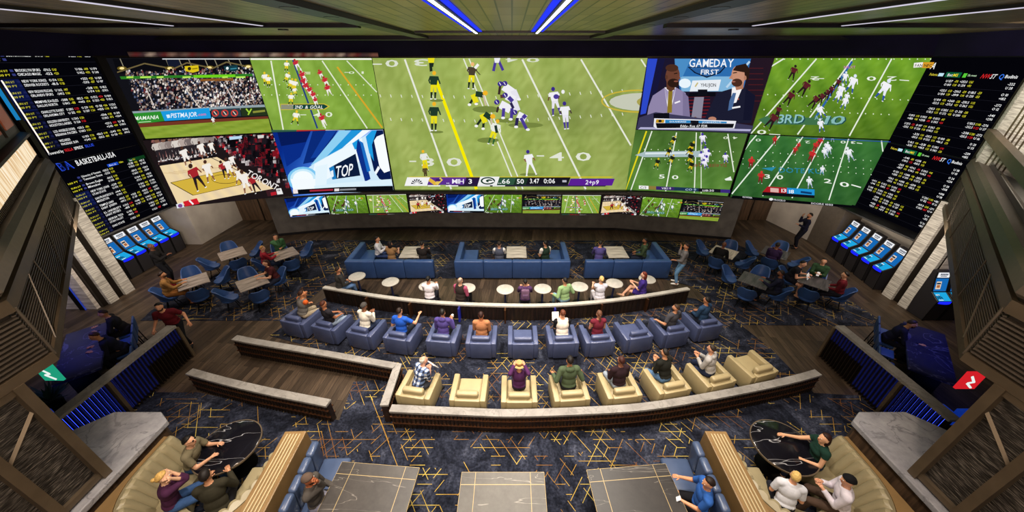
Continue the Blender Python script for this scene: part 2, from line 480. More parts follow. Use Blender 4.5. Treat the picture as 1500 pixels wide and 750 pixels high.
class Pic:
    """a flat picture: coloured polygons lying on the face of one screen"""
    def __init__(self, rect, ref=None):
        self.s0, self.s1, self.z1, self.z0 = rect            # left, right, top, bottom on the wall
        self.ref = ref or rect
        self.v = []; self.f = []; self.c = []; self.off = 0.006
        self.wall = wpoint; self.bends = WLEN[1:-1]
    def emit(self, uvs, cols):
        """one polygon in (u,v), cut where the wall bends so that it hugs the surface"""
        D = self.s1 - self.s0
        pieces = [[(min(1, max(0, u)), min(1, max(0, v)), c) for (u, v), c in zip(uvs, cols)]]
        for b in self.bends:
            ub = (b - self.s0) / D
            if not 0.0005 < ub < 0.9995: continue
            nxt = []
            for pc in pieces:
                us = [p[0] for p in pc]
                if max(us) <= ub + 1e-6 or min(us) >= ub - 1e-6: nxt.append(pc); continue
                for sg in (1, -1):
                    out = []
                    for i, p in enumerate(pc):
                        q = pc[(i + 1) % len(pc)]
                        a, e = (ub - p[0]) * sg, (ub - q[0]) * sg
                        if a >= 0: out.append(p)
                        if (a > 0 and e < 0) or (a < 0 and e > 0):
                            t = a / (a - e)
                            out.append((ub, p[1] + (q[1] - p[1]) * t, tuple(p[2][k] + (q[2][k] - p[2][k]) * t for k in range(4))))
                    if len(out) > 2: nxt.append(out)
            pieces = nxt
        for pc in pieces:
            o = len(self.v)
            us = [p[0] for p in pc]; mid = (max(us) + min(us)) / 2; e = 1e-5
            self.v += [self.p3(p[0], p[1]) for p in pc]
            self.f.append(tuple(range(o, o + len(pc)))); self.c += [p[2] for p in pc]
    def up(self): self.off += 0.0007; return self
    def uv(self, x, y):
        s, z = wsz(x, y); r = self.ref
        return (s - r[0]) / (r[1] - r[0]), (z - r[3]) / (r[2] - r[3])
    def p3(self, u, v):
        u = min(1, max(0, u)); v = min(1, max(0, v))
        return self.wall(self.s0 + u * (self.s1 - self.s0), self.z0 + v * (self.z1 - self.z0), self.off)
    def raw(self, pts3, faces, col):
        o = len(self.v); self.v += pts3
        c = (*lin(col), 1)
        for f in faces:
            self.f.append(tuple(i + o for i in f)); self.c += [c] * len(f)
    def poly(self, pts, col, uv=False):
        c = (*lin(col), 1)
        self.emit([(p if uv else self.uv(*p)) for p in pts], [c] * len(pts)); self.up()
    def grid(self, nu, nv, fn, u0=0, u1=1, v0=0, v1=1):
        cs = [[(*lin(fn(u0 + (u1 - u0) * i / nu, v0 + (v1 - v0) * j / nv)), 1) for i in range(nu + 1)] for j in range(nv + 1)]
        for j in range(nv):
            for i in range(nu):
                q = [(i, j), (i + 1, j), (i + 1, j + 1), (i, j + 1)]
                self.emit([(u0 + (u1 - u0) * p[0] / nu, v0 + (v1 - v0) * p[1] / nv) for p in q], [cs[p[1]][p[0]] for p in q])
        self.up()
    def pgrid(self, quad, nu, nv, fn):
        """gradient patch inside a measured quad TL,TR,BR,BL"""
        a, b, c, d = [Vector(self.uv(*p)) for p in quad]
        cs = [[(*lin(fn(i / nu, j / nv)), 1) for i in range(nu + 1)] for j in range(nv + 1)]
        pt = lambda u, v: (a * (1 - u) + b * u) * (1 - v) + (d * (1 - u) + c * u) * v
        for j in range(nv):
            for i in range(nu):
                q = [(i, j), (i + 1, j), (i + 1, j + 1), (i, j + 1)]
                self.emit([tuple(pt(p[0] / nu, p[1] / nv)) for p in q], [cs[p[1]][p[0]] for p in q])
        self.up()
    def line(self, a, b, w, col, n=1):
        a, b = Vector(a), Vector(b); d = (b - a).normalized(); m = Vector((-d.y, d.x)) * w / 2
        cc = (*lin(col), 1)
        for i in range(n):
            p, q = a + (b - a) * i / n, a + (b - a) * (i + 1) / n
            self.emit([self.uv(*(p + m)), self.uv(*(p - m)), self.uv(*(q - m)), self.uv(*(q + m))], [cc] * 4)
        self.up()
    def ell(self, x, y, rx, ry, col, n=12, ang=0.0):
        ca, sa = math.cos(ang), math.sin(ang)
        self.poly([(x + rx * math.cos(2 * PI * i / n) * ca - ry * math.sin(2 * PI * i / n) * sa, y + rx * math.cos(2 * PI * i / n) * sa + ry * math.sin(2 * PI * i / n) * ca) for i in range(n)], col)
    def ring(self, x, y, rx, ry, w, col, n=28):
        pts = []; fs = []
        for i in range(n):
            a = 2 * PI * i / n
            for k in (1, 1 - w / rx): pts.append(self.p3(*self.uv(x + rx * k * math.cos(a), y + ry * (k if k == 1 else 1 - w / ry) * math.sin(a))))
        for i in range(n):
            j = (i + 1) % n; fs.append((2 * i, 2 * j, 2 * j + 1, 2 * i + 1))
        self.raw(pts, fs, col); self.up()
    def text(self, s, x, y, h, col, ex=(1, 0), ey=(0, -1), wide=1.0, shear=0.0, fit=None):
        """s written from baseline start (x,y); h cap height; ex/ey image directions of the line and of the letters' up"""
        k = h / CAP
        W = sum(glyph(c)[2] for c in s) * k * wide
        if fit: wide *= fit / W
        cx = 0.0
        for c in s:
            v, f, w = glyph(c)
            if v:
                pts = []
                for px_, py_ in v:
                    a = (cx + px_ + py_ * shear) * k * wide; b = py_ * k
                    pts.append(self.p3(*self.uv(x + a * ex[0] + b * ey[0], y + a * ex[1] + b * ey[1])))
                self.raw(pts, f, col)
            cx += w
        self.up()
    def wtext(self, s, s0, z, h, col, fit=None, shear=0.0):
        """writing laid directly on the wall: s0 metres along, z baseline height"""
        k = h / CAP; W = sum(glyph(c)[2] for c in s) * k; wide = fit / W if fit else 1.0
        cx = 0.0
        for c in s:
            v, f, w = glyph(c)
            if v:
                pts = [self.wall(s0 + (cx + p[0] + p[1] * shear) * k * wide, z + p[1] * k, self.off) for p in v]
                self.raw(pts, f, col)
            cx += w
    def wrect(self, s0, s1, z0, z1, col):
        self.raw([self.wall(s0, z0, self.off), self.wall(s1, z0, self.off), self.wall(s1, z1, self.off), self.wall(s0, z1, self.off)], [(0, 1, 2, 3)], col)
    def specks(self, quad, n, cols, r, seed=1, aspect=1.3):
        rg = random.Random(seed); a, b, c, d = [Vector(p) for p in quad]
        for k in range(n):
            u, v = rg.random(), rg.random()
            p = (a * (1 - u) + b * u) * (1 - v) + (d * (1 - u) + c * u) * v
            q = r * (0.5 + rg.random())
            h = q * aspect
            self.raw([self.p3(*self.uv(p.x + i * q, p.y + j * h)) for i, j in ((-.5, -.5), (.5, -.6), (.6, .5), (-.5, .5))], [(0, 1, 2, 3)], rg.choice(cols))
        self.up()
    def man(self, hx, hy, fx, fy, jersey, pants, socks, helmet, spread=0.25, w=1.0, skin=None, shoe='#efefef', face=1):
        """a distant sportsman: head at (hx,hy), feet about (fx,fy)"""
        H_, F_ = Vector((hx, hy)), Vector((fx, fy)); L = (F_ - H_).length; d = (F_ - H_).normalized(); n = Vector((-d.y, d.x))
        if n.x < 0: n = -n
        sh = H_ + d * L * 0.12; hip = H_ + d * L * 0.5
        for sgn in (-1, 1):
            ft = F_ + n * sgn * L * spread * 0.5
            kn = (hip + ft) / 2 + n * sgn * L * 0.03
            self.poly([hip - n * L * .005 + n * sgn * .0, hip + n * sgn * L * .12 * w, kn + n * sgn * L * .05 * w, kn - n * sgn * L * .04 * w], pants)
            self.poly([kn - n * sgn * L * .04 * w, kn + n * sgn * L * .05 * w, ft + n * sgn * L * .02, ft - n * sgn * L * .03], socks)
            self.poly([ft + n * -L * .04, ft + n * L * .05, ft + n * L * .04 + d * L * .04, ft - n * L * .04 + d * L * .04], shoe)
            el = sh + n * sgn * L * .2 * w + d * L * .16
            self.poly([sh + n * sgn * L * .08 * w, sh + n * sgn * L * .17 * w, el + n * sgn * L * .02, el - n * sgn * L * .05], jersey)
            hd = el + d * L * .14 + n * face * L * .05
            self.poly([el - n * L * .03, el + n * L * .03, hd + n * L * .025, hd - n * L * .025], skin or jersey)
        self.poly([sh - n * L * .16 * w, sh + n * L * .16 * w, hip + n * L * .12 * w, hip - n * L * .12 * w], jersey)
        self.poly([hip - n * L * .12 * w - d * L * .04, hip + n * L * .12 * w - d * L * .04, hip + n * L * .11 * w + d * L * .06, hip - n * L * .11 * w + d * L * .06], pants)
        self.ell(hx, hy, L * .075 * w, L * .085 * w, helmet)
    def build(self, name, parent):
        me = bpy.data.meshes.new(name); me.from_pydata(self.v, [], self.f)
        ca = me.color_attributes.new('Col', 'FLOAT_COLOR', 'CORNER')
        ca.data.foreach_set('color', np.array(self.c, dtype=np.float32).ravel())
        me.materials.append(PICTURE)
        o = bpy.data.objects.new(name, me); COL.objects.link(o); o.parent = parent
        return o

def rect_of(tl, tr, br, bl):
    a, b, c, d = wsz(*tl), wsz(*tr), wsz(*br), wsz(*bl)
    return ((a[0] + d[0]) / 2, (b[0] + c[0]) / 2, (a[1] + b[1]) / 2, (c[1] + d[1]) / 2)

def slab(rect, name, label, cat, group=None, back=0.14, m=0.012, wall=wpoint, bends=None):
    s0, s1, z1, z0 = rect
    ss = [s0 - m] + [w for w in (bends or WLEN) if s0 < w < s1] + [s1 + m]
    n0 = len(ss); mb = MB(); vs = []
    for s in ss:
        for o, z in ((0, z0 - m), (0, z1 + m), (-back, z1 + m), (-back, z0 - m)): vs.append(wall(s, z, o))
    fs = [(i * 4 + j, i * 4 + (j + 1) % 4, (i + 1) * 4 + (j + 1) % 4, (i + 1) * 4 + j) for i in range(n0 - 1) for j in range(4)]
    fs += [(0, 1, 2, 3), tuple((n0 - 1) * 4 + j for j in (3, 2, 1, 0))]
    mb.add(vs, fs)
    o = mb.build(name, principled('screen_bezel', '#08080b', 0.4))
    return tag(o, label, cat, group)

def hx(r, g, b): return '#%02x%02x%02x' % tuple(int(max(0, min(255, k))) for k in (r, g, b))
def grass(c0, c1, stripes=8, noise=10, seed=3, tilt=0.0, shade=None):
    rg = random.Random(seed); a = [int(c0[i:i + 2], 16) for i in (1, 3, 5)]; b = [int(c1[i:i + 2], 16) for i in (1, 3, 5)]
    def fn(u, v):
        t = 0.5 + 0.5 * math.sin((u + tilt * v) * stripes * PI * 2)
        k = rg.uniform(-noise, noise); q = shade(u, v) if shade else 1.0
        return hx(*[((a[i] * (1 - t) + b[i] * t) + k) * q for i in range(3)])
    return fn

GBJ, GBP, GBH = '#203a2a', '#e8dd1c', '#f0b428'
VKJ, VKP, VKH = '#efeef4', '#4a3a94', '#3c2c86'

def draw_centre(P):
    P.grid(60, 28, grass('#a0b05e', '#93a653', 5, 9, 3, 0.2, lambda u, v: 0.9 + 0.16 * (1 - abs(u - .35)) - .13 * math.exp(-((u - .74) / .16) ** 2 - ((v - .62) / .16) ** 2)))
    for a, b, w in [((593, 87), (661, 277), 2.6), ((679, 86), (757, 277), 1.8), ((687, 86), (766, 277), 1.8), ((765, 87), (858, 277), 2.6), ((851, 87), (924, 213), 2.4), ((939, 87), (946, 98), 2.2)]:
        P.line(a, b, w, '#e6e8da', 8)
    P.line((638, 115), (698, 277), 4.4, '#f7ea00', 8)
    for y0, y1 in ((136, 143), (170, 178)):
        for k in range(24):
            x = 556 + k * 15.4
            yy = y0 + (y1 - y0) * (1 - abs(k - 12) / 12) - (k - 12) * 0.35
            P.poly([(x, yy - 2), (x + 1.3, yy - 2), (x + 2.6, yy + 2.2), (x + 1.3, yy + 2.2)], '#dfe3d0')
    P.text('3 0', 618, 243, 12, '#dfe2d2', wide=1.9, fit=62); P.line((600, 236), (610, 236), 1.8, '#dfe2d2')
    P.text('4', 805, 235, 12, '#e2e5d6', fit=24); P.text('0', 843, 235, 12, '#e2e5d6', fit=26); P.line((786, 228), (797, 228), 1.8, '#dfe2d2')
    P.text('0', 584, 88, 10, '#dbe0cf', ex=(-1, 0), ey=(0, 1), fit=22); P.line((546, 94), (560, 94), 1.8, '#dbe0cf')
    P.text('3', 627, 87, 9.5, '#dbe0cf', ex=(-1, 0), ey=(0, 1), fit=24)
    P.text('4', 758, 85, 6, '#dbe0cf', ex=(-1, 0), ey=(0, 1), fit=20); P.text('0', 790, 85, 6, '#dbe0cf', ex=(-1, 0), ey=(0, 1), fit=22)
    P.ring(935, 148, 55, 17, 2.2, '#c8b23c'); P.ell(940, 149, 48, 13, '#c6c9b6', 20); P.ell(952, 149, 20, 8, '#a8a052', 16)
    sh = '#75853f'
    for x, y, rx, ry in [(712, 160, 20, 5), (715, 205, 16, 4), (770, 183, 26, 4), (745, 176, 20, 3.5), (640, 147, 10, 2), (640, 193, 10, 2), (820, 168, 14, 2.4), (775, 255, 14, 2)]: P.ell(x, y, rx, ry, sh)
    g = dict(jersey=GBJ, pants=GBP, socks='#1d2a20', helmet=GBH)
    P.poly([(627, 85), (637, 85), (636, 92), (628, 92)], GBP); P.poly([(629, 92), (633, 92), (634, 104), (630, 105)], '#1d2a20'); P.poly([(633, 92), (636, 92), (635, 98), (633, 98)], '#1d2a20')
    P.man(636.5, 107, 635, 144, spread=.16, **g); P.man(636.5, 152, 636, 190, spread=.14, **g)
    P.man(692.5, 94, 690, 129, spread=.2, face=3, jersey='#4a4030', pants=GBP, socks='#1d2a20', helmet='#f0b878')
    P.line((696, 100), (701, 94), 4, '#f2f2ee')
    for hx_, hy_, rx_, ry_, f1, f2 in [(711, 136, 694, 143, (688, 153), (698, 152)), (722, 170, 707, 172, (698, 184), (708, 188))]:
        P.line((rx_, ry_), (f1[0], f1[1]), 3.4, '#1d2a20'); P.line((rx_ + 2, ry_), (f2[0], f2[1]), 3.4, '#1d2a20')
        P.line((rx_ - 1, ry_ - 5), (rx_ + 4, ry_ + 7), 7.5, GBP); P.line((rx_ + 3, ry_ - 6), (hx_ - 2, hy_ + 3), 8, GBJ)
        P.line((hx_ - 3, hy_ + 3), (hx_ + 1, hy_ + 18), 2.6, '#c9b8a0'); P.ell(hx_, hy_, 3.8, 3.6, GBH)
        P.ell(f1[0], f1[1], 2.6, 2, '#f4f4f0'); P.ell(f2[0], f2[1], 2.6, 1.8, '#f4f4f0')
    P.man(729, 177, 719, 210, jersey='#e8eae2', pants=GBP, socks='#2e6030', helmet=GBH, spread=.2)
    P.line((726, 183), (728, 194), 4, '#203428')
    P.man(620.5, 221, 625, 248, jersey='#e6e8e2', pants=GBP, socks=GBP, helmet=GBH, spread=.2); P.ell(623, 243, 3.6, 3.8, '#e8c81e'); P.man(623, 243, 625, 262, jersey='#55482a', pants='#4a3a26', socks='#d8d8d0', helmet='#e8c81e', spread=.15)
    v = dict(jersey=VKJ, pants='#e6e4ee', socks=VKP, helmet=VKH)
    P.line((727, 85), (723, 104), 4, VKP); P.line((729, 85), (737, 103), 4, VKP); P.poly([(724, 85), (733, 85), (731, 92), (725, 92)], '#eeeef2')
    # the pile in the middle
    for a, b, w, c in [((738, 126), (752, 136), 12, VKJ), ((741, 140), (733, 141), 5, '#5a3a30'), ((752, 132), (758, 146), 9, '#e6e4ee'), ((742, 140), (754, 146), 11, VKJ), ((733, 152), (748, 160), 12, VKJ),
                       ((752, 148), (757, 162), 11, '#e4e2ee'), ((738, 158), (737, 171), 4.5, VKP), ((750, 158), (749, 173), 4.5, VKP), ((758, 168), (770, 174), 12, VKJ), ((763, 172), (771, 188), 4.5, VKP), ((758, 172), (756, 184), 4.5, '#2a2250'),
                       ((733, 124), (731, 138), 3.5, '#3a2a28'), ((730, 156), (728, 164), 3, '#3a2a28'), ((745, 142), (751, 148), 6, VKP), ((766, 168), (770, 172), 6, VKP), ((748, 150), (752, 158), 4, '#2a2250')]:
        P.line(a, b, w, c)
    for x, y in [(733, 122.5), (739.5, 122), (740, 139), (728, 149), (754, 164)]:
        P.ell(x, y, 4, 3.8, VKH); P.line((x - 1.5, y - 2), (x + 1, y + 2), 1.1, '#e8e6f2')
    for x, y in [(737, 172), (748, 174), (773, 189), (756, 185), (760, 145)]: P.ell(x, y, 3, 1.9, '#f2f2f4')
    P.man(809.6, 130, 815, 167, spread=.3, face=-1, skin='#6a4a3a', **v); P.ell(814, 141, 4, 3.6, VKP); P.ell(824, 134, 2.5, 3, '#efefef')
    P.man(826, 151, 829, 187, spread=.12, skin='#4a3a38', **v)
    P.man(773, 221, 778, 254, jersey='#f0f0f2', pants='#f0f0f4', socks='#f4f4f4', helmet=VKH, spread=.42, skin='#8a5a44')
    # score strip
    def bar(x0, x1, y0, y1, c, k=4): P.poly([(x0 + k, y0), (x1 + k, y0), (x1, y1), (x0, y1)], c)
    bar(598, 893, 257, 258.5, '#d6c21e'); bar(660, 885, 268, 271.5, '#2b2838')
    bar(594, 627, 258, 270.5, '#f2f2f2'); bar(627, 680, 258, 269, '#5b2f8f'); bar(680, 700, 258, 269, '#27193e'); bar(700, 728, 257, 269.5, '#efefef'); bar(728, 752, 258, 269, '#30543f'); bar(752, 770, 258, 269, '#1d3326'); bar(770, 831, 258, 269, '#17161f'); bar(831, 895, 260, 270, '#5a1f92')
    for k in range(7):
        a = PI * (0.08 + 0.14 * k); P.poly([(612 + 2 * math.cos(a), 268 - 2 * math.sin(a)), (612 + 8.5 * math.cos(a - .14), 268.4 - 8 * math.sin(a - .14)), (612 + 8.5 * math.cos(a + .14), 268.4 - 8 * math.sin(a + .14))], '#1a1c2c')
    P.line((630, 261), (640, 268), 5, '#e0b43c'); P.line((640, 268), (648, 260), 5, '#e6c65a'); P.ell(643, 262, 4, 2, '#3d2068')
    P.text('.. MIH', 655, 267, 6.5, '#f4f2fa', fit=26); P.text('3', 687, 267, 6.5, '#ffffff', fit=6)
    P.ell(715, 263, 10.5, 5.4, '#18382a', 20); P.ell(715, 263, 8, 3.6, '#f4f4f2', 18); P.ell(717, 263, 5, 2.2, '#18382a'); P.line((716, 264), (724, 264), 2, '#f4f4f2')
    P.text('..66', 730, 267, 6.5, '#f0f4f0', fit=18); P.text('50', 757, 267, 6.5, '#ffffff', fit=11)
    P.text('3.47', 776, 266.5, 6.5, '#f6f6f6', fit=14); P.text('0:06', 796, 266.5, 6.5, '#f6f6f6', fit=17); P.text('2+p9', 856, 268, 6, '#f4eefc', fit=20, shear=.15)
    P.poly([(823, 262), (829, 262), (829, 265), (823, 265)], '#b8b8c4')
    for x in (628, 654, 700, 722): P.poly([(x, 269.5), (x + 18, 269.5), (x + 18, 271), (x, 271)], '#f4f4f4')

def draw_small_left(P):      # football, yellow and white against red
    P.grid(30, 16, grass('#8aae45', '#7da13c', 4, 7, 11, .3))
    P.line((367, 86.5), (546, 86.5), 2.4, '#f2f2ea', 6)
    for a, b, w, c in [((397, 89), (415, 190), 2, '#e8ecd8'), ((472, 89), (538, 188), 1.8, '#e2e8d0'), ((508, 89), (552, 135), 1.5, '#dde4cc'), ((429, 88), (465, 188), 2.4, '#27407a'), ((440, 100), (477, 188), 1.8, '#f0f2e8'), ((494, 98), (560, 187), 2.4, '#d7a52a')]: P.line(a, b, w, c, 4)
    for y, n in ((124, 16), (139, 16)):
        for k in range(n): P.ell(376 + k * 11.2, y + k * 0.02, .9, .9, '#dfe8cc', 6)
    P.text('0', 511, 108, 3.4, '#e0e8d0', fit=10); P.text('1', 530, 108, 3.4, '#e0e8d0', fit=5); P.line((505, 106), (511, 106), .8, '#e0e8d0')
    P.text('4', 459, 171, 5.5, '#e6ecd8', fit=12); P.text('0', 477, 171, 7, '#e6ecd8', fit=12); P.line((440, 168), (449, 168), 1, '#e6ecd8'); P.poly([(440, 105), (455, 105), (455, 109), (440, 109)], '#c3d39c')
    P.poly([(411, 152), (476, 151.5), (484, 155.5), (476, 160.5), (412, 161)], '#cdbb3a'); P.poly([(412, 153), (430, 153), (430, 160), (412, 160)], '#8d8f7a'); P.poly([(430, 153), (475, 152.6), (481, 155.6), (475, 159.6), (430, 160)], '#14443a')
    P.text('2ND', 432, 159, 4.6, '#f0f4ee', fit=12, shear=.2); P.text('& GOAL', 447, 159, 4.6, '#f0f4ee', fit=27, shear=.2)
    y = dict(jersey='#f3f0e4', pants='#e9cf2a', socks='#26261e', helmet='#e7c52c')
    for h, f, s in [((388, 107), (390, 124), .2), ((394, 111), (394, 127), .2), ((421, 90), (420, 104), .3), ((424, 107), (418, 120), .3), ((429, 116), (424, 130), .3), ((434, 117), (430, 134), .3), ((432, 128), (434, 140), .4), ((428, 137), (427, 153), .4), ((436, 163), (433, 181), .55)]: P.man(h[0], h[1], f[0], f[1], spread=s, w=1.35, **y)
    r = dict(jersey='#c62a3a', pants='#f0ece6', socks='#e6dcd6', helmet='#b81f30')
    for h, f in [((433, 88), (439, 101)), ((442, 105), (449, 119)), ((444, 114), (450, 127)), ((447, 121), (456, 134)), ((453, 127), (460, 140)), ((459, 134), (464, 147)), ((463, 142), (466, 154)), ((472, 167), (478, 183)), ((470, 103), (475, 114)), ((477, 113), (483, 126)), ((481, 124), (486, 138))]: P.man(h[0], h[1], f[0], f[1], spread=.35, w=1.5, **r)
    P.poly([(400, 189), (437, 189), (437, 192.5), (400, 192.5)], '#2f5a48'); P.poly([(437, 189), (480, 189), (480, 192.5), (437, 192.5)], '#b3242e'); P.poly([(480, 189), (508, 189), (508, 192.5), (480, 192.5)], '#e8eae8'); P.poly([(508, 188.7), (561, 188.7), (561, 191.5), (508, 191.5)], '#24484a')

def draw_top10(P):
    def bg(u, v):
        t = min(1, max(0, u * 1.15 + (1 - v) * .55 - .15))
        return hx(8 + 190 * t ** 1.5, 40 + 180 * t ** 1.1, 130 + 120 * min(1, t * 1.5))
    P.grid(20, 12, bg)
    P.poly([(409, 194), (455, 192), (440, 230), (420, 244)], '#0a2c86'); P.poly([(406, 193), (455, 192), (448, 208), (412, 214)], '#071a58')
    P.poly([(458, 191.5), (495, 191), (466, 236), (444, 240)], '#0a2a78'); P.poly([(478, 191.5), (493, 191), (465, 230), (455, 232)], '#123f9c')
    P.poly([(497, 191), (514, 191), (470, 240), (455, 242)], '#8fd0f2'); P.poly([(515, 190.5), (536, 190), (478, 236), (468, 240)], '#2196da'); P.poly([(531, 190.5), (543, 190), (490, 232), (480, 236)], '#f4fbff')
    P.poly([(461, 239), (540, 196), (577, 260), (577, 279), (430, 280), (428, 262)], '#cfeafa'); P.poly([(461, 240), (530, 202), (535, 232), (480, 262), (455, 268)], '#eef9ff')
    # round white light on the left
    for r_, c in ((23, '#7cc6f0'), (19, '#c8ebfb'), (15, '#f6fdff')): P.ell(444, 262, r_, r_ * .78, c, 20)
    P.poly([(426, 262), (462, 262), (464, 278), (430, 279)], '#f4fbff'); P.poly([(462, 244), (480, 240), (478, 276), (462, 278)], '#e4f5fe')
    P.poly([(482, 246), (521, 225), (528, 257), (487, 263)], '#0c1c3c'); P.poly([(482, 246), (489, 242.5), (493, 262), (487, 263)], '#1f7fc4')
    ex = (0.97, -0.17); ey = (0.1, -0.99)
    P.text('TOP', 491, 260.5, 17, '#f6fbff', ex=ex, ey=ey, fit=27)
    P.poly([(484, 251), (488, 249), (489, 258), (486, 260)], '#e6f3fb')
    # big 1 and 0
    P.poly([(516, 210), (526, 203), (530, 216), (520, 219)], '#1d9be0'); P.poly([(524, 204), (530, 212), (543, 262), (535, 266), (522, 220)], '#0e2f86'); P.poly([(527, 206), (532, 209), (543, 250), (538, 252)], '#1c6fc6')
    P.poly([(536, 200), (545, 191), (561, 190.5), (577, 262), (573, 268), (556, 262), (548, 250)], '#0b1c4e'); P.poly([(536, 200), (545, 191), (552, 191), (545, 212), (548, 236), (541, 224)], '#1f9be2')
    P.poly([(548, 206), (552, 200), (563, 196), (573, 250), (563, 253), (556, 244)], '#f8fdff'); P.poly([(549, 252), (554, 243), (557, 246), (551, 256)], '#f4faff')
    P.poly([(460, 272), (577, 262), (577, 270), (462, 279)], '#dcf1fc')
    P.poly([(429, 278), (577, 272), (577, 282), (428, 285)], '#0a0c12'); P.poly([(429, 277.5), (436, 277), (437, 283), (430, 283.5)], '#f2e6e6'); P.poly([(454, 278), (488, 276.5), (488, 279), (454, 280.5)], '#a82a3c'); P.poly([(490, 276), (497, 275.7), (497, 279.5), (490, 280)], '#e8e0e0'); P.poly([(498, 276.5), (522, 275.5), (522, 278), (498, 279)], '#8a8c92')

CROWD = ['#e6dcd2', '#20222c', '#8a6a58', '#2c3a5c', '#c9b8ac', '#5a4a48', '#151620', '#3c3038', '#d8d4d8', '#0a0a10', '#181a24', '#262230', '#101218', '#7c3030', '#54607c', '#0c0e14', '#a89080']
def draw_baseball(P, n=2300):
    P.grid(14, 10, lambda u, v: hx(18, 18, 24))
    P.poly([(165, 86), (370, 86), (374, 104), (172, 108)], '#0b0b10')
    for x in (176, 243, 262, 276, 300, 314, 334, 350): P.line((x, 86), (x + 6, 100), 1.2, '#8f8872')
    P.line((238, 86.4), (366, 86.4), 1.4, '#d8dde2')
    P.poly([(244, 88), (262, 88), (266, 98), (248, 99)], '#141a2c')
    for a, b in [((172, 106), (212, 93)), ((212, 93), (254, 101)), ((254, 101), (274, 92)), ((274, 92), (312, 100)), ((312, 100), (332, 91)), ((332, 91), (372, 99))]: P.line(a, b, 2, '#6d5f3c')
    for x, y in [(179, 100), (249, 100), (307, 99), (364, 97.5)]:
        P.ell(x, y, 7, 3, '#6a5a20'); P.ell(x, y, 3.6, 1.8, '#ffe79a')
    P.specks([(183, 104), (370, 98), (388, 160), (206, 164)], n, CROWD, 1.9, 5)
    P.specks([(255, 122), (380, 112), (386, 158), (300, 160)], n // 5, ['#f4f0ea', '#e8d8cc', '#c8b4a8', '#14161e', '#3a3c50', '#6a4a40'], 1.7, 6)
    P.poly([(176, 112), (370, 108), (371, 111.5), (178, 116)], '#2c7a24'); P.poly([(284, 110), (345, 109), (345, 113), (284, 114)], '#6fd01c'); P.poly([(294, 115.5), (342, 114.5), (342, 118), (294, 119)], '#8a5522')
    for x, w in [(186, 10), (206, 16), (230, 10), (268, 12), (326, 8), (346, 14)]: P.poly([(x, 112), (x + w, 111.6), (x + w, 114), (x, 114.4)], '#b8ee5a')
    P.poly([(271, 97), (291, 95.5), (292, 104), (283, 106.5), (272, 104)], '#dcc21a'); P.ell(278, 100.5, 2.6, 2.6, '#2a2410'); P.line((282, 101), (290, 100), 1.6, '#8a780e')
    P.poly([(328, 97), (348, 95), (350, 102), (344, 105), (330, 103)], '#143a44'); P.ell(333.5, 100, 2, 2.2, '#eaf6f6'); P.line((338, 101), (347, 100), 1.6, '#3c8aa0')
    for a, b in [((273, 130), (293, 158)), ((330, 124), (347, 156)), ((214, 128), (224, 150))]: P.line(a, b, 1.4, '#d8cfc6')
    P.poly([(194, 163), (390, 153), (392, 158), (196, 168)], '#8fa0a8')
    P.poly([(194, 166), (236, 163), (242, 177), (200, 182)], '#2c8d2c'); P.text('MAMANIA', 198, 176, 5.5, '#eef8ea', fit=36, ex=(1, -.06), shear=.1); P.line((204, 179), (222, 177.6), 1, '#bfe6b4')
    P.poly([(236, 163), (307, 158), (310, 173), (242, 177)], '#1c9ade'); P.poly([(244, 168), (249, 167.5), (250, 172), (246, 173)], '#d8f0fc'); P.text('PISTMAJOR', 251, 172.5, 6.5, '#eaf7ff', fit=39, ex=(1, -.06)); P.text('.com', 290, 169.5, 4, '#e46a9a', fit=13, ex=(1, -.06))
    P.poly([(309, 160), (352, 158), (354, 170), (312, 172)], '#2a3c46')
    for x in (316, 330, 344):
        P.ell(x, 165.5, 5.4, 5.2, '#c93c32'); P.ell(x, 165.5, 3.6, 3.5, '#2b3a44'); P.line((x - 2, 163), (x + 2, 168), 1.2, '#f0d8c8')
    P.poly([(353, 158), (391, 156.5), (393, 169), (355, 170)], '#24331c'); P.line((361, 159), (365, 164), 2, '#a5d13c'); P.line((369, 159), (364, 168), 2, '#a5d13c'); P.line((371, 164), (389, 162), 3, '#8a8f3a')
    P.pgrid([(196, 181), (393, 170), (394, 173.5), (198, 187)], 10, 2, lambda u, v: hx(112, 52, 36))
    P.pgrid([(198, 187), (394, 173.5), (400, 196), (204, 208)], 26, 8, grass('#8fa63a', '#7c962f', 3.5, 6, 5, .6))
    P.man(312, 172, 314.5, 181, '#f0eeea', '#e8e6e2', '#9a4038', '#d8d4d0', spread=.3, w=1.3)

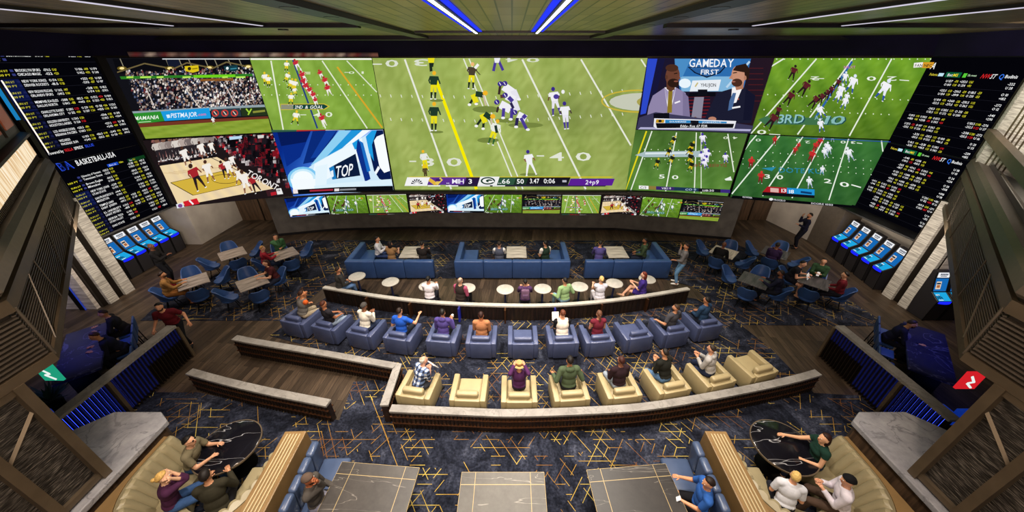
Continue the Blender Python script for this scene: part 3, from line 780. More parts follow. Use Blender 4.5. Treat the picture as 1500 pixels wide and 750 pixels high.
def draw_basket(P, n=420):
    P.grid(16, 12, lambda u, v: hx(30, 22, 24))
    P.specks([(222, 206), (300, 196), (300, 232), (236, 242)], n // 2, ['#b9aca6', '#9a8a86', '#6a4a48', '#d8cfca', '#40343a', '#8e5a54'], 3.2, 8)
    P.specks([(298, 197), (402, 191), (424, 276), (345, 230)], n, ['#15121a', '#2a1c22', '#b81f2c', '#0c0a10', '#3c3640', '#201820', '#c8c0c0', '#5a2a30'], 3.4, 9)
    P.specks([(330, 206), (398, 196), (420, 262), (375, 240)], n // 3, ['#120e14', '#1c181e', '#7a1420', '#0a080c'], 5, 19)
    P.pgrid([(234, 243), (318, 230), (402, 276), (262, 302)], 14, 8, lambda u, v: hx(236 + 10 * math.sin(u * 40), 212 + 8 * math.sin(u * 40), 168))
    P.poly([(234, 243), (318, 230), (318, 226), (233, 238)], '#1a1418')
    P.poly([(250, 267.5), (338, 248), (364, 268), (283, 286)], '#d3b13e'); P.line((250, 267.5), (283, 286), 1, '#3a2c14'); P.line((283, 286), (364, 268), .7, '#6a5420'); P.line((250, 267.5), (338, 248), .7, '#6a5420')
    P.ring(330, 262, 20, 7, .7, '#4a3a18'); P.line((310, 231), (402, 276), .9, '#3a2c1c')
    for k in range(10): P.line((240 + k * 7, 253 - k), (262 + k * 7, 255 - k), .5, '#caa978')
    coats = ['#c9c0b8', '#a89c96', '#8a7c78', '#d8d0c8', '#b4a49c', '#766a68']
    for k in range(9): P.man(230 + k * 9.6, 206 - k * 1.4, 236 + k * 9.6, 235 - k * 1.6, coats[k % 6], '#2a2428', '#2a2428', '#7a5444', spread=.2, w=1.5)
    w = dict(jersey='#f2ece4', pants='#f2ece4', socks='#8a5a44', helmet='#4a2c22')
    b = dict(jersey='#a5242c', pants='#241a20', socks='#3c2620', helmet='#3a221c')
    for h, f, t in [((268, 216), (278, 240), w), ((293, 208), (302, 230), w), ((302, 236), (311, 264), w), ((281, 242), (297, 275), b), ((325, 236), (335, 258), b), ((333, 232), (341, 258), w), ((351, 246), (352, 268), w), ((356, 250), (366, 280), w), ((368, 256), (380, 279), b), ((340, 226), (346, 244), w), ((310, 206), (316, 224), w)]: P.man(h[0], h[1], f[0], f[1], spread=.35, w=1.15, skin='#7a4a36', **t)
    ex = (0.80, 0.42); ey = (0.55, -0.80)
    P.text('TORONT', 362, 254, 9, '#efe9e6', ex=ex, ey=ey, fit=56)
    P.poly([(391, 277), (406, 274.5), (408, 283), (394, 285.5)], '#3a1c22'); P.poly([(398, 280), (406, 278.5), (407, 283), (399, 284.6)], '#b41f2c'); P.poly([(406, 274.5), (414, 273.5), (417, 282), (408, 283)], '#ecebea'); P.text('88', 408, 278, 2.6, '#28242a', fit=5)
    P.poly([(261, 297), (270, 294), (273, 301), (263, 304)], '#dfe4f2'); P.ell(267, 299, 3.4, 2.8, '#7a4a8a'); P.poly([(271, 293), (291, 288), (295, 296), (274, 300)], '#cf1f2c'); P.line((280, 291), (286, 297), 2.4, '#f6eef0')
    P.poly([(338, 198), (356, 196.5), (357, 201.5), (339, 203.5)], '#b8d8f0'); P.poly([(379, 196), (389, 195), (389, 200.5), (380, 201.5)], '#d8d4d0')

def draw_gameday(P):
    P.grid(16, 10, lambda u, v: hx(26 + 10 * u, 22, 48 - 14 * u))
    P.poly([(949, 86), (963, 86), (946, 166), (938, 168)], '#2c48c8'); P.poly([(963, 86), (974, 86), (956, 160), (948, 166)], '#16163a')
    for k in range(7): P.line((1008, 142 + k * 5), (1040, 141 + k * 5), 1.6, '#6a1820'); P.line((1096, 100 + k * 8), (1118, 100 + k * 8), 1.2, '#4a1a20')
    P.poly([(988, 86), (1100, 86), (1088, 134), (996, 134)], '#2c6cae'); P.poly([(996, 112), (1090, 112), (1086, 134), (998, 134)], '#7fb4da'); P.poly([(988, 86), (1012, 86), (1000, 112), (990, 116)], '#4a8cc4')
    P.line((1064, 128), (1098, 90), 3, '#b8d4ea'); P.ell(1003, 122, 9, 7, '#e8f4fc')
    P.poly([(1007, 98), (1064, 97), (1055, 107), (1035, 114), (1017, 107)], '#0e1830'); P.poly([(1010, 99), (1061, 98), (1053, 106), (1035, 112), (1019, 106)], '#2a5f9c')
    P.text('GAMEDAY', 1009, 98, 11.5, '#f2f6fa', fit=66, shear=.1, ex=(1, 0)); P.text('FIRST', 1026, 109, 7, '#f2f6fa', fit=27, shear=.1)
    P.poly([(1014, 118), (1056, 116.5), (1052, 133), (1010, 134)], '#e8eef4'); P.text('YHUJION', 1026, 127, 5, '#3a3c42', fit=23); P.line((1018, 127), (1022, 121), 2, '#c8b878')
    P.poly([(1010, 136), (1048, 135), (1048, 141), (1008, 142)], '#0c0c14'); P.poly([(1022, 131), (1036, 131), (1036, 140), (1022, 140)], '#101018')
    P.poly([(1017, 142), (1031, 142), (1027, 175), (1012, 175)], '#8a8698')
    # presenter in a lilac suit, left
    P.poly([(956, 140), (974, 128), (990, 128), (1004, 136), (1010, 178), (946, 180), (950, 156)], '#8f84a8'); P.poly([(1000, 134), (1008, 142), (1011, 176), (1000, 176)], '#7c7296')
    P.poly([(973, 128), (990, 128), (983, 160), (978, 160)], '#f4f2f2'); P.poly([(979, 132), (985, 132), (984, 165), (977, 165)], '#8a7424')
    P.poly([(973, 128), (979, 134), (977, 150)], '#a297ba'); P.poly([(990, 128), (985, 134), (984, 150)], '#a297ba'); P.line((988, 151), (996, 148), 2.2, '#f2eef4')
    P.poly([(976, 120), (989, 120), (988, 131), (982, 134), (976, 130)], '#5a3626'); P.ell(985, 111, 10.5, 15, '#6a4030', 18, .1); P.ell(984, 99.5, 9.5, 5.5, '#4a2c20', 14); P.ell(986, 121.5, 8.5, 6.5, '#2c1a14', 14); P.ell(990, 119, 3.4, 1.2, '#8a5040'); P.poly([(993, 109), (997, 115), (992, 116)], '#744634')
    P.line((987, 108), (992, 107), 1.4, '#22140e'); P.ell(976, 113, 2, 3.4, '#5a3626')
    # presenter in a navy suit, right
    P.poly([(1050, 136), (1070, 130), (1090, 128), (1106, 140), (1100, 180), (1030, 180), (1036, 164)], '#1b1c30'); P.poly([(1092, 130), (1106, 140), (1100, 176), (1088, 176)], '#14152a')
    P.poly([(1072, 128), (1088, 126), (1078, 150), (1070, 152)], '#f4f2f2'); P.poly([(1073, 136), (1078, 136), (1072, 160), (1066, 162), (1068, 148)], '#4a6a98'); P.line((1072, 158), (1084, 156), 2.4, '#f2f2f4'); P.ell(1081, 145, 1, 1.4, '#b85a4a')
    P.poly([(1074, 118), (1090, 116), (1088, 130), (1078, 132)], '#b07a60'); P.ell(1081, 111, 10, 15, '#c68f74', 18, -.08); P.poly([(1073, 103), (1078, 96), (1092, 93), (1098, 102), (1096, 116), (1091, 118), (1090, 106)], '#2a1a14'); P.ell(1079, 121, 8, 6, '#4a2c20', 14); P.ell(1074, 119.5, 3, 1.1, '#a06654'); P.poly([(1072, 108), (1067, 115), (1073, 116)], '#bd866c'); P.line((1073, 107), (1079, 106), 1.4, '#2a1a14'); P.ell(1091, 114, 2, 3.4, '#b27c62')
    P.ell(1043, 174, 6, 3.4, '#b88068'); P.ell(1018, 174, 3, 3.4, '#7a5a44')
    P.poly([(936, 172), (960, 164), (1104, 184), (1100, 196), (932, 190)], '#3c3a58'); P.poly([(938, 186), (1100, 189), (1098, 192), (934, 191)], '#b0aed0')
    P.poly([(957, 166), (980, 165), (980, 176), (957, 178)], '#0e0e18')
    P.poly([(958, 173), (1078, 177), (1075, 188), (962, 188.5), (957, 185)], '#e8e8ee'); P.poly([(960, 180), (1075, 181), (1073, 187), (962, 187.5)], '#101016'); P.poly([(974, 175), (1064, 178), (1064, 180.5), (974, 180)], '#2a84c0'); P.poly([(961, 174.5), (973, 175), (972, 179.6), (960, 179.6)], '#c89a20'); P.ell(966.5, 177, 2.6, 1.9, '#1a1a1e')
    P.poly([(1011, 176), (1023, 176.4), (1023, 180.4), (1011, 180)], '#14141c')
    P.text('G1 RANKINGS', 980, 179, 2.2, '#dff0fa', fit=25); P.text('JCORNHOLLO', 1028, 180, 2.2, '#dff0fa', fit=28); P.text('Eddy- Rea 67 FDR', 996, 186, 3.4, '#f2f2f2', fit=40, shear=.15)

def draw_fb_upper(P):
    P.grid(34, 18, grass('#74a02c', '#5f8c26', 6, 7, 21, .5, lambda u, v: .78 + .28 * v))
    for a, b in [((1148, 86), (1130, 97)), ((1196, 86), (1100, 196)), ((1249, 86), (1168, 197)), ((1306, 86), (1244, 199))]: P.line(a, b, 2, '#e8eede', 6)
    P.line((1248, 90), (1188, 182), 3, '#2f62a8', 4)
    for y, n in ((138, 20), (160, 18), (86.6, 26)):
        for k in range(n): P.ell(1126 + k * 11.4 - (y - 86) * .25, y + k * .45 if y > 90 else y, 1, 1, '#dfe8cc', 6)
    P.text('2', 1199, 112, 5.5, '#e6ecda', ex=(-1, 0), ey=(0, 1), fit=14); P.line((1186, 115), (1206, 115), 1, '#e6ecda')
    P.text('0', 1282, 112, 6, '#eef2e4', ex=(-1, 0), ey=(0, 1), fit=16); P.text('2', 1312, 112, 6, '#eef2e4', ex=(-1, 0), ey=(0, 1), fit=16); P.line((1316, 117), (1330, 118), 1.2, '#eef2e4')
    P.poly([(1110, 175), (1126, 168), (1124, 172), (1222, 172), (1232, 178), (1226, 183), (1124, 182), (1126, 186)], '#3f6f4a')
    P.text('3RD', 1139, 181, 13, '#1d4a50', fit=40, shear=.18); P.text('3RD', 1138, 180, 12.5, '#8fc0c0', fit=39, shear=.18); P.text('10', 1206, 182.5, 12.5, '#1d4a50', fit=33, shear=.18); P.text('10', 1205, 181.5, 12, '#86b8b4', fit=32, shear=.18); P.text('A', 1192, 175, 6, '#8fb8b0', fit=7)
    P.text('0', 1108, 196, 6, '#e8eede', fit=16); P.line((1126, 196), (1142, 197), 1.2, '#e8eede')
    k = dict(jersey='#5a2028', pants='#2a1a1c', socks='#1c1416', helmet='#2a1c1e')
    b = dict(jersey='#f2f2f6', pants='#e8eaf4', socks='#2f4aa8', helmet='#dfe6f6')
    for h, f in [((1164, 97), (1157, 117)), ((1184, 119), (1170, 139)), ((1161, 134), (1149, 153)), ((1141, 155), (1136, 172)), ((1137, 166), (1122, 187)), ((1198, 140), (1184, 157)), ((1206, 136), (1196, 152)), ((1213, 130), (1206, 146)), ((1218, 125), (1212, 140)), ((1227, 115), (1221, 130))]: P.man(h[0], h[1], f[0], f[1], spread=.35, w=1.2, shoe='#c8c0b8', **k)
    for h, f in [((1236, 106), (1233, 122)), ((1249, 111), (1240, 134)), ((1231, 124), (1224, 144)), ((1228, 132), (1220, 148)), ((1238, 136), (1234, 150)), ((1236, 142), (1230, 158)), ((1195, 154), (1203, 171)), ((1197, 174), (1200, 191)), ((1296, 118), (1282, 144))]: P.man(h[0], h[1], f[0], f[1], spread=.4, w=1.25, **b)
    P.text('NFLXT', 1231, 100, 3.6, '#d06ab8', fit=17)
    P.poly([(1332, 92), (1345, 91), (1344, 98), (1331, 99)], '#f2f0ea'); P.poly([(1345, 91), (1361, 91), (1359, 99.5), (1344, 99)], '#d89a28'); P.text('FAN', 1333, 97.6, 4, '#26221c', fit=11, shear=.2); P.text('NFC', 1346, 97.8, 4, '#2a2218', fit=12, shear=.2)

def draw_fb_l1(P):
    P.grid(22, 14, grass('#5f8a3c', '#517c33', 5, 7, 31, .2, lambda u, v: .8 + .25 * (1 - v)))
    for a, b, w, c in [((947, 192), (916, 279), 2.2, '#e2d21c'), ((955, 192), (924, 279), 1.7, '#e6ecdc'), ((991, 194), (975, 280), 1.7, '#e6ecdc'), ((1020, 194), (1017, 282), 1.6, '#e6ecdc'), ((1027, 194), (1027, 283), 1.3, '#d8e2cc'), ((1066, 196), (1075, 252), 1.7, '#e6ecdc')]: P.line(a, b, w, c, 3)
    for y in (218.5, 232.5):
        for k in range(14): P.ell(944 + k * 10, y + k * .3, .8, .8, '#dfe8cc', 6)
    P.poly([(930, 227), (944, 222), (1024, 221), (1040, 226), (1024, 230), (944, 230)], '#a8bcc0'); P.poly([(945, 223.4), (1010, 222.6), (1010, 225), (945, 226)], '#dbe6ea')
    P.text('0', 991, 199, 3.4, '#dfe8d0', ex=(-1, 0), ey=(0, 1), fit=8); P.text('0', 1066, 200, 3.4, '#dfe8d0', ex=(-1, 0), ey=(0, 1), fit=8); P.text('4', 1080, 200, 3.4, '#dfe8d0', ex=(-1, 0), ey=(0, 1), fit=8)
    P.text('5', 965, 261, 5.5, '#f0f4ea', fit=10); P.text('0', 984, 262, 5.5, '#f0f4ea', fit=11); P.poly([(1061, 262), (1070, 258), (1072, 264), (1063, 264)], '#e8eee4')
    P.text('Dreisa Yifed', 1064, 244, 6, '#7a4a30', ex=(-1, 0), ey=(0, -1), fit=52)
    y = dict(jersey='#1c2018', pants='#d2b81e', socks='#16181a', helmet='#d2b428')
    for h, f in [((989, 200), (982, 212)), ((1016, 208), (1008, 222)), ((1014, 216), (1006, 228)), ((981, 217), (976, 230)), ((986, 227), (980, 240)), ((964, 232), (960, 246)), ((1013, 224), (1008, 240)), ((1014, 236), (1009, 250))]: P.man(h[0], h[1], f[0], f[1], spread=.4, w=1.3, **y)
    v = dict(jersey='#eeecf6', pants='#d8d4ea', socks='#4a3aa0', helmet='#4432a0')
    for h, f in [((1028, 196), (1030, 211)), ((1032, 215), (1034, 229)), ((1037, 220), (1033, 234)), ((1026, 222), (1030, 236)), ((1034, 228), (1028, 242)), ((1030, 233), (1034, 245)), ((1061, 224), (1062, 237))]: P.man(h[0], h[1], f[0], f[1], spread=.4, w=1.6, **v)
    def bar(x0, x1, c): P.poly([(x0, 270 + (x0 - 935) * .045), (x1, 270 + (x1 - 935) * .045), (x1, 275 + (x1 - 935) * .045), (x0, 275 + (x0 - 935) * .045)], c)
    bar(935, 949, '#f2f2f2'); bar(949, 960, '#8a7a3a'); bar(960, 986, '#3a2468'); bar(986, 1022, '#1c3450'); bar(1022, 1054, '#14141c'); bar(1054, 1068, '#3a2a78')
    P.text('C/3', 937, 274.6, 3.2, '#202028', fit=9); P.text('VIKI 0', 968, 275.4, 2.6, '#eae8f2', fit=14); P.text('CO 0', 1003, 277.2, 2.6, '#bcd8f0', fit=16); P.text('1:18:35', 1028, 278.6, 2.6, '#e8e8ea', fit=17)

def draw_fb_l2(P):
    P.grid(28, 16, grass('#3d7436', '#2f642e', 6, 6, 41, .3, lambda u, v: .85 + .2 * v))
    for a, b in [((1108, 198), (1071, 240)), ((1142, 199), (1072, 284)), ((1176, 200), (1117, 287)), ((1207, 202), (1160, 290)), ((1243, 203), (1214, 293)), ((1291, 206), (1293, 222))]: P.line(a, b, 1.8, '#e6efe2', 4)
    for y in (220, 232, 240):
        for k in range(18): P.ell(1088 + k * 11, y + k * .9, .8, .8, '#d8e6d0', 6)
    P.text('0', 1114, 203, 3.6, '#dbe8d6', ex=(-1, 0), ey=(0, 1), fit=9); P.text('2', 1186, 206, 3.6, '#dbe8d6', ex=(-1, 0), ey=(0, 1), fit=9); P.text('0', 1238, 206, 3.6, '#e6efe2', ex=(-1, 0), ey=(0, 1), fit=9); P.text('3', 1252, 206.5, 3.6, '#e6efe2', ex=(-1, 0), ey=(0, 1), fit=8); P.line((1254, 209), (1262, 210), 1, '#e6efe2'); P.text('0', 1172, 203, 3.6, '#dbe8d6', ex=(-1, 0), ey=(0, 1), fit=8)
    P.text('3', 1119, 261, 6, '#eaf2e6', fit=10); P.text('0', 1137, 262, 6, '#eaf2e6', fit=11); P.text('2', 1206, 267, 6, '#eef4ea', fit=13, ex=(1, .12)); P.text('0', 1229, 272, 6.5, '#eef4ea', fit=16, ex=(1, .12)); P.line((1246, 270), (1260, 274), 1.6, '#eef4ea')
    P.poly([(1115, 246), (1136, 244), (1130, 250)], '#2a8aa8'); P.text('DOTE KUI', 1140, 252, 7, '#27809a', fit=66, ex=(1, .03))
    r = dict(jersey='#c22a2c', pants='#8a2024', socks='#6a2024', helmet='#d23a34')
    w = dict(jersey='#eef0f4', pants='#cfd6e0', socks='#8aa0b8', helmet='#dfe4ec')
    for h, f in [((1135, 200), (1133, 212)), ((1170, 209), (1166, 218)), ((1165, 215), (1161, 226)), ((1202, 201), (1195, 214)), ((1195, 208), (1190, 221)), ((1190, 220), (1184, 236)), ((1100, 230), (1098, 245)), ((1114, 251), (1112, 267))]: P.man(h[0], h[1], f[0], f[1], spread=.3, w=1.5, **r)
    for h, f in [((1218, 196), (1217, 206)), ((1210, 208), (1206, 222)), ((1204, 216), (1208, 230)), ((1212, 212), (1212, 224)), ((1238, 216), (1244, 234)), ((1202, 242), (1201, 254)), ((1182, 258), (1184, 273))]: P.man(h[0], h[1], f[0], f[1], spread=.4, w=1.4, **w)
    P.poly([(1122, 271), (1150, 273), (1150, 284), (1114, 280)], '#a81c22'); P.poly([(1150, 273), (1190, 275.5), (1190, 286), (1150, 284)], '#1f8fd0'); P.poly([(1115, 279), (1190, 284), (1190, 288), (1114, 284)], '#101014'); P.text('13', 1142, 279.5, 5, '#f4f0f0', fit=8); P.text('18', 1153, 281, 5, '#f4f8fa', fit=8); P.poly([(1126, 273), (1138, 274), (1138, 280), (1126, 279)], '#d8b0a8')
    P.line((1170, 279), (1186, 281), 3, '#0e3a6a')
    P.poly([(1070, 284), (1255, 300), (1254, 305), (1069, 289)], '#08080c')
    P.text('ROWNIA', 1086, 287.5, 2.4, '#d8d8dc', fit=14, ex=(1, .09)); P.text('PROCELO', 1131, 291.5, 2.4, '#d8d8dc', fit=17, ex=(1, .09)); P.text('SCORE 10513', 1185, 296.5, 2.4, '#d8d8dc', fit=32, ex=(1, .08)); P.ell(1127, 289.6, 3, 2, '#e8e8ea'); P.line((1140, 197.5), (1163, 199), 2, '#b02a22'); P.line((1185, 200.5), (1300, 205.5), 2.4, '#2438b8', 6); P.line((1163, 199), (1186, 200.6), 2, '#2438b8')

VG = 'video wall screens'
BIG = {}
def big(name, label, quad, fn):
    r = rect_of(*quad); BIG[name] = r
    o = slab(r, 'video_screen', label, 'screen', VG)
    P = Pic(r); fn(P); P.build('picture', o)
big('centre', 'largest central video screen showing green and gold players against white and purple players', [(547, 85), (950, 85), (915, 278), (577, 278)], draw_centre)
big('ftl', 'football video screen with red and yellow teams, upper left of the giant central screen', [(367, 85), (547, 85), (560, 190), (399, 191)], draw_small_left)
big('top', 'blue and white video screen reading TOP 10, left of the giant central screen', [(404, 193), (561, 191), (577, 281), (425, 287)], draw_top10)
big('base', 'baseball stadium video screen with night crowd, next to the left odds boards', [(166, 85), (367, 85), (399, 191), (206, 206)], draw_baseball)
big('bask', 'basketball video screen with yellow painted court, lower left beside the odds board', [(206, 208), (404, 194), (425, 287), (262, 303)], draw_basket)
big('desk', 'studio video screen with two presenters in suits under GAMEDAY FIRST', [(949, 85), (1132, 85), (1103, 193), (931, 191)], draw_gameday)
big('ftu', 'football video screen with 3RD 10 lettering on grass, upper right', [(1132, 85), (1372, 85), (1306, 206), (1101, 195)], draw_fb_upper)
big('fl1', 'football video screen with purple and white team, below the two presenters', [(931, 192), (1094, 194), (1068, 286), (916, 279)], draw_fb_l1)
big('fl2', 'dark green football video screen with red team, lower right beside the odds board', [(1100, 197), (1305, 207), (1252, 303), (1069, 288)], draw_fb_l2)

# ---- odds boards
def odds(rg, long=True):
    a = rg.choice(['O ', 'U ', '-', '+']); return a + str(rg.randint(100, 290)) + (rg.choice(['.5', '']) if long else '')
TEAMS = [('BOSTON PACERS', ''), ('BROOKLYN SPURS', 'CHICAGO MAGIC'), ('NEW YORK KINGS', 'DENVER ROCKETS'), ('NEW ORLEANS PELICANS', 'ORLANDO SPURS'), ('MEMPHIS EAGLES', 'DALLAS NORTH'), ('CHARLOTTE SUNSET', 'OKLAHOMA CITY'), ('GOLDEN UNIVERSITY', 'HOUSTON LAKERS'), ('LOS ANGELES DONS', 'INDIANA PACERS'), ('WIZARDS', 'PHOENIX SUN')]
def board(name, label, s0, s1, z0, z1, group='sports odds boards'):
    o = slab((s0, s1, z1, z0), 'odds_board', label, 'odds board', group)
    P = Pic((s0, s1, z1, z0)); P.grid(2, 2, lambda u, v: '#040409'); return o, P
sL = lambda y: y - 2.0                       # along the left side wall
sR = lambda y: S_RC + (13.85 - y)            # along the right side wall
rg = random.Random(4)
WH, YE, RE = '#f2f2f2', '#d9d332', '#d8262a'
def left_rows(P, zs, names, right_cols=True):
    for k, z in enumerate(zs):
        two = names[k]
        if k > 1: P.wrect(sL(10.98), sL(11.42), z - .14, z + .1, '#0b1440' if k < 4 else '#0a0c22')
        for r in range(2):
            zz = z - 0.105 * r
            if k > 0 or r == 1:
                P.wtext(['SUN 1/7', '1:00 PT'][r] if k else '1:00 PT', sL(11.0), zz, .052, YE, fit=.3)
            P.wrect(sL(11.34), sL(11.42), zz, zz + .06, '#343a78')
            if two[r]: P.wtext(two[r], sL(11.47), zz, .068, WH, fit=min(.62, .045 * len(two[r])))
            if not two[r]: continue
            full = k in (4, 5, 8)
            P.wtext(odds(rg), sL(12.16), zz, .063, WH, fit=.2); P.wtext(odds(rg, False), sL(12.4), zz, .063, RE if (k == 5 and r == 0) or (k == 6 and r == 1) else YE, fit=.13)
            if full:
                P.wtext(odds(rg), sL(12.62), zz, .063, WH, fit=.2); P.wtext(odds(rg, False), sL(12.86), zz, .06, YE, fit=.13)
            P.wtext(odds(rg), sL(13.07), zz, .063, WH, fit=.22); P.wtext(odds(rg, False), sL(13.33), zz, .063, RE if k in (4, 7) and r == 0 else YE, fit=.14); P.wtext(odds(rg), sL(13.54), zz, .063, WH, fit=.22)
        P.wrect(sL(10.96), sL(13.82), z - .155, z - .15, '#2a2a34')
    P.up()
o, P = board('ul', 'upper black odds board with white and yellow rows on the left wall', sL(10.93), sL(13.84), 4.62, 7.55)
P.wrect(sL(10.93), sL(11.42), 5.9, 6.8, '#081340'); P.up()
left_rows(P, [7.46 - .285 * k + (.1 if k == 0 else 0) for k in range(9)], TEAMS)
P.wtext('Powered by', sL(11.0), 4.88, .085, WH, fit=.42); P.wtext('NULLA', sL(11.46), 4.88, .085, RE, fit=.24); P.wtext('SPREX', sL(11.74), 4.88, .085, WH, fit=.28); P.wtext('BLUE', sL(12.08), 4.88, .085, '#2a48d0', fit=.28)
P.build('picture', o)
o, P = board('ll', 'lower odds board headed BASKETBALL-USA on the left wall', sL(10.93), sL(13.84), 2.02, 4.60)
P.wtext('BA', sL(11.06), 4.36, .25, '#2f55e8', fit=.4, shear=-.2); P.up(); P.wtext('BA', sL(11.075), 4.37, .22, '#10206a', fit=.35, shear=-.2); P.wtext('BASKETBALL-USA', sL(11.55), 4.40, .17, WH, fit=1.3)
P.wrect(sL(12.4), sL(12.78), 4.12, 4.22, '#1c4cc0'); P.wtext('Bet in', sL(12.46), 4.14, .055, WH, fit=.25); P.wtext('Odilon', sL(12.82), 4.15, .06, YE, fit=.16); P.wrect(sL(13.15), sL(13.84), 4.1, 4.22, '#0d3a1a'); P.wtext('Sup', sL(13.2), 4.13, .06, WH, fit=.12); P.wtext('GO', sL(13.34), 4.13, .06, YE, fit=.1)
P.up()
left_rows(P, [4.02 - .262 * k for k in range(8)], [('University of Vermont', 'Tennessee State'), ('Brown Eagles', 'Milwaukee'), ('NEW YORK LIONS', 'UTAH STATE'), ('SAN FRANCISCO U', 'MIDDLETON'), ('TEMPLE UNIV', 'SAINT JOSEPH'), ('ILL UNIVERSITY', 'SAINT PETERS'), ('GEORGIA TECH', 'UTAH VALLEY'), ('OHIO STATE', '')])
P.build('picture', o)
def right_rows(P, zs, start):
    for k, z in enumerate(zs):
        for r in range(2):
            zz = z - .105 * r; y = start[k]
            n = 3 if k else 2
            for c in range(n):
                P.wtext(odds(rg), sR(y - c * .42), zz, .063, WH, fit=.21); P.wtext(odds(rg, False), sR(y - c * .42 - .26), zz, .063, RE if rg.random() < .12 else YE, fit=.11)
            if k in (4, 5): P.wtext(odds(rg), sR(11.72), zz, .063, WH, fit=.2); P.wtext(odds(rg, False), sR(11.5), zz, .063, RE if r else YE, fit=.14)
            P.wtext(odds(rg)[:4], sR(11.33), zz, .063, WH, fit=.17)
        P.wrect(sR(13.8), sR(11.1), z - .155, z - .15, '#25252e')
    P.up()
def brands(P, z):
    P.wtext('Felama', sR(13.62), z, .075, '#d8c83a', fit=.26); P.wrect(sR(13.34), sR(13.18), z - .01, z + .085, '#bfe3f2'); P.wrect(sR(13.12), sR(12.66), z - .03, z + .12, '#0d5a3a'); P.up(); P.wtext('Bet', sR(13.05), z, .08, WH, fit=.16); P.wtext('MS', sR(12.88), z, .08, '#f0dc28', fit=.15)
    P.wrect(sR(12.6), sR(12.5), z - .02, z + .1, '#58c838'); P.wtext('Dk sweet', sR(12.46), z + .02, .055, '#c8e8c0', fit=.24); P.wtext('NW', sR(12.1), z - .02, .12, RE, fit=.24, shear=.3); P.wtext('ST', sR(11.86), z - .02, .12, WH, fit=.14, shear=.3); P.wtext('Q', sR(11.64), z - .02, .13, '#3a7af0', fit=.12); P.wtext('Budinis', sR(11.5), z + .01, .085, WH, fit=.3); P.up()
o, P = board('ur', 'upper black odds board with coloured header strip on the right wall', S_RC + .01, sR(11.06), 4.72, 7.55)
P.wtext('A', sR(13.72), 7.2, .19, WH, fit=.16, shear=.2); brands(P, 7.0)
right_rows(P, [6.83 - .285 * k for k in range(8)], [13.0, 13.03, 13.05, 13.08, 13.6, 13.6, 13.12, 13.15]); P.build('picture', o)
o, P = board('lr', 'lower black odds board above the kiosks on the right wall', S_RC + .01, sR(11.06), 2.04, 4.70)
brands(P, 4.5); right_rows(P, [4.3 - .27 * k for k in range(8)], [13.0, 13.05, 13.1, 13.15, 13.7, 13.7, 13.3, 13.3]); P.build('picture', o)

# ---- the row of eleven small screens, on the face of the charcoal base wall
BWP = [Vector(p) for p in [(-11.36, 15.18), (-8.98, 15.78), (-5.2, 16.02), (5.2, 15.86), (8.0, 15.28), (10.41, 14.78)]]
BWL = [0.0]
for i in range(len(BWP) - 1): BWL.append(BWL[-1] + (BWP[i + 1] - BWP[i]).length)
def bpoint(s, z, off=0.0):
    for i in range(len(BWP) - 1):
        if s <= BWL[i + 1] or i == len(BWP) - 2: break
    d = (BWP[i + 1] - BWP[i]).normalized(); p = BWP[i] + d * (s - BWL[i])
    return (p.x + d.y * (off + .09), p.y - d.x * (off + .09), z)
def bs(x, y):
    d = ray(x, y)
    for i in range(len(BWP) - 1):
        a, b = BWP[i], BWP[i + 1]; e = b - a; den = d.x * e.y - d.y * e.x
        t = (a.x * e.y - a.y * e.x) / den; k = ((d.x * t - a.x) * e.x + (d.y * t - a.y) * e.y) / e.length_squared
        if -.02 <= k <= 1.02: return BWL[i] + k * e.length
xs = [(416, 421, 483, 479, 'top'), (479, 484, 541, 537, 'ftu'), (537, 542, 600, 597, 'ftl'), (597, 601, 656, 654, 'bask'), (654, 655, 710, 709, 'top'), (709, 709, 765, 765, 'ftu'), (765, 765, 821, 822, 'base'), (822, 822, 878, 880, 'ftl'), (880, 879, 936, 941, 'bask'), (941, 937, 996, 1001, 'ftu'), (1001, 995, 1054, 1065, 'base')]
DESC = {'top': 'blue and white TOP 10 graphics', 'ftu': 'football on bright green grass', 'ftl': 'red and yellow football teams', 'bask': 'a basketball court', 'base': 'a baseball stadium'}
FN = {'top': draw_top10, 'ftu': draw_fb_upper, 'ftl': draw_small_left, 'bask': lambda P: draw_basket(P, 150), 'base': lambda P: draw_baseball(P, 500)}
for k, (tl, bl, br, tr, kind) in enumerate(xs):
    s0 = (bs(tl, 284) + bs(bl, 310)) / 2; s1 = (bs(tr, 284) + bs(br, 310)) / 2
    r = (s0 + .025, s1 - .025, 1.86, 0.94)
    o = slab(r, 'video_screen', '%s from the left of the low small screens, showing %s' % (ORD[k], DESC[kind]), 'screen', 'low row of small screens', back=.06, wall=bpoint, bends=BWL)
    P = Pic(r, BIG[kind]); P.wall = bpoint; P.bends = BWL[1:-1]; FN[kind](P); P.build('picture', o)
# ---- dim, smeared reflection painted as a glowing strip above the left-hand screens
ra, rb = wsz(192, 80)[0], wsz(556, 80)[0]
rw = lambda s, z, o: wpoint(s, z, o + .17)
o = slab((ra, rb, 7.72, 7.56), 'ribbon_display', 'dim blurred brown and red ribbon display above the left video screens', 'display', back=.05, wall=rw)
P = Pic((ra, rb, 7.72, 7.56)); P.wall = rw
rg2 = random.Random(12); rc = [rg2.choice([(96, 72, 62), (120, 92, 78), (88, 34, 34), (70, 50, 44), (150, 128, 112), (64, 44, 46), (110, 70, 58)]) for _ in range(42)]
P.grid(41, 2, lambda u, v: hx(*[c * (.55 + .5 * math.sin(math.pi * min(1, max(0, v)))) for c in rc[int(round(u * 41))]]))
P.build('picture', o)
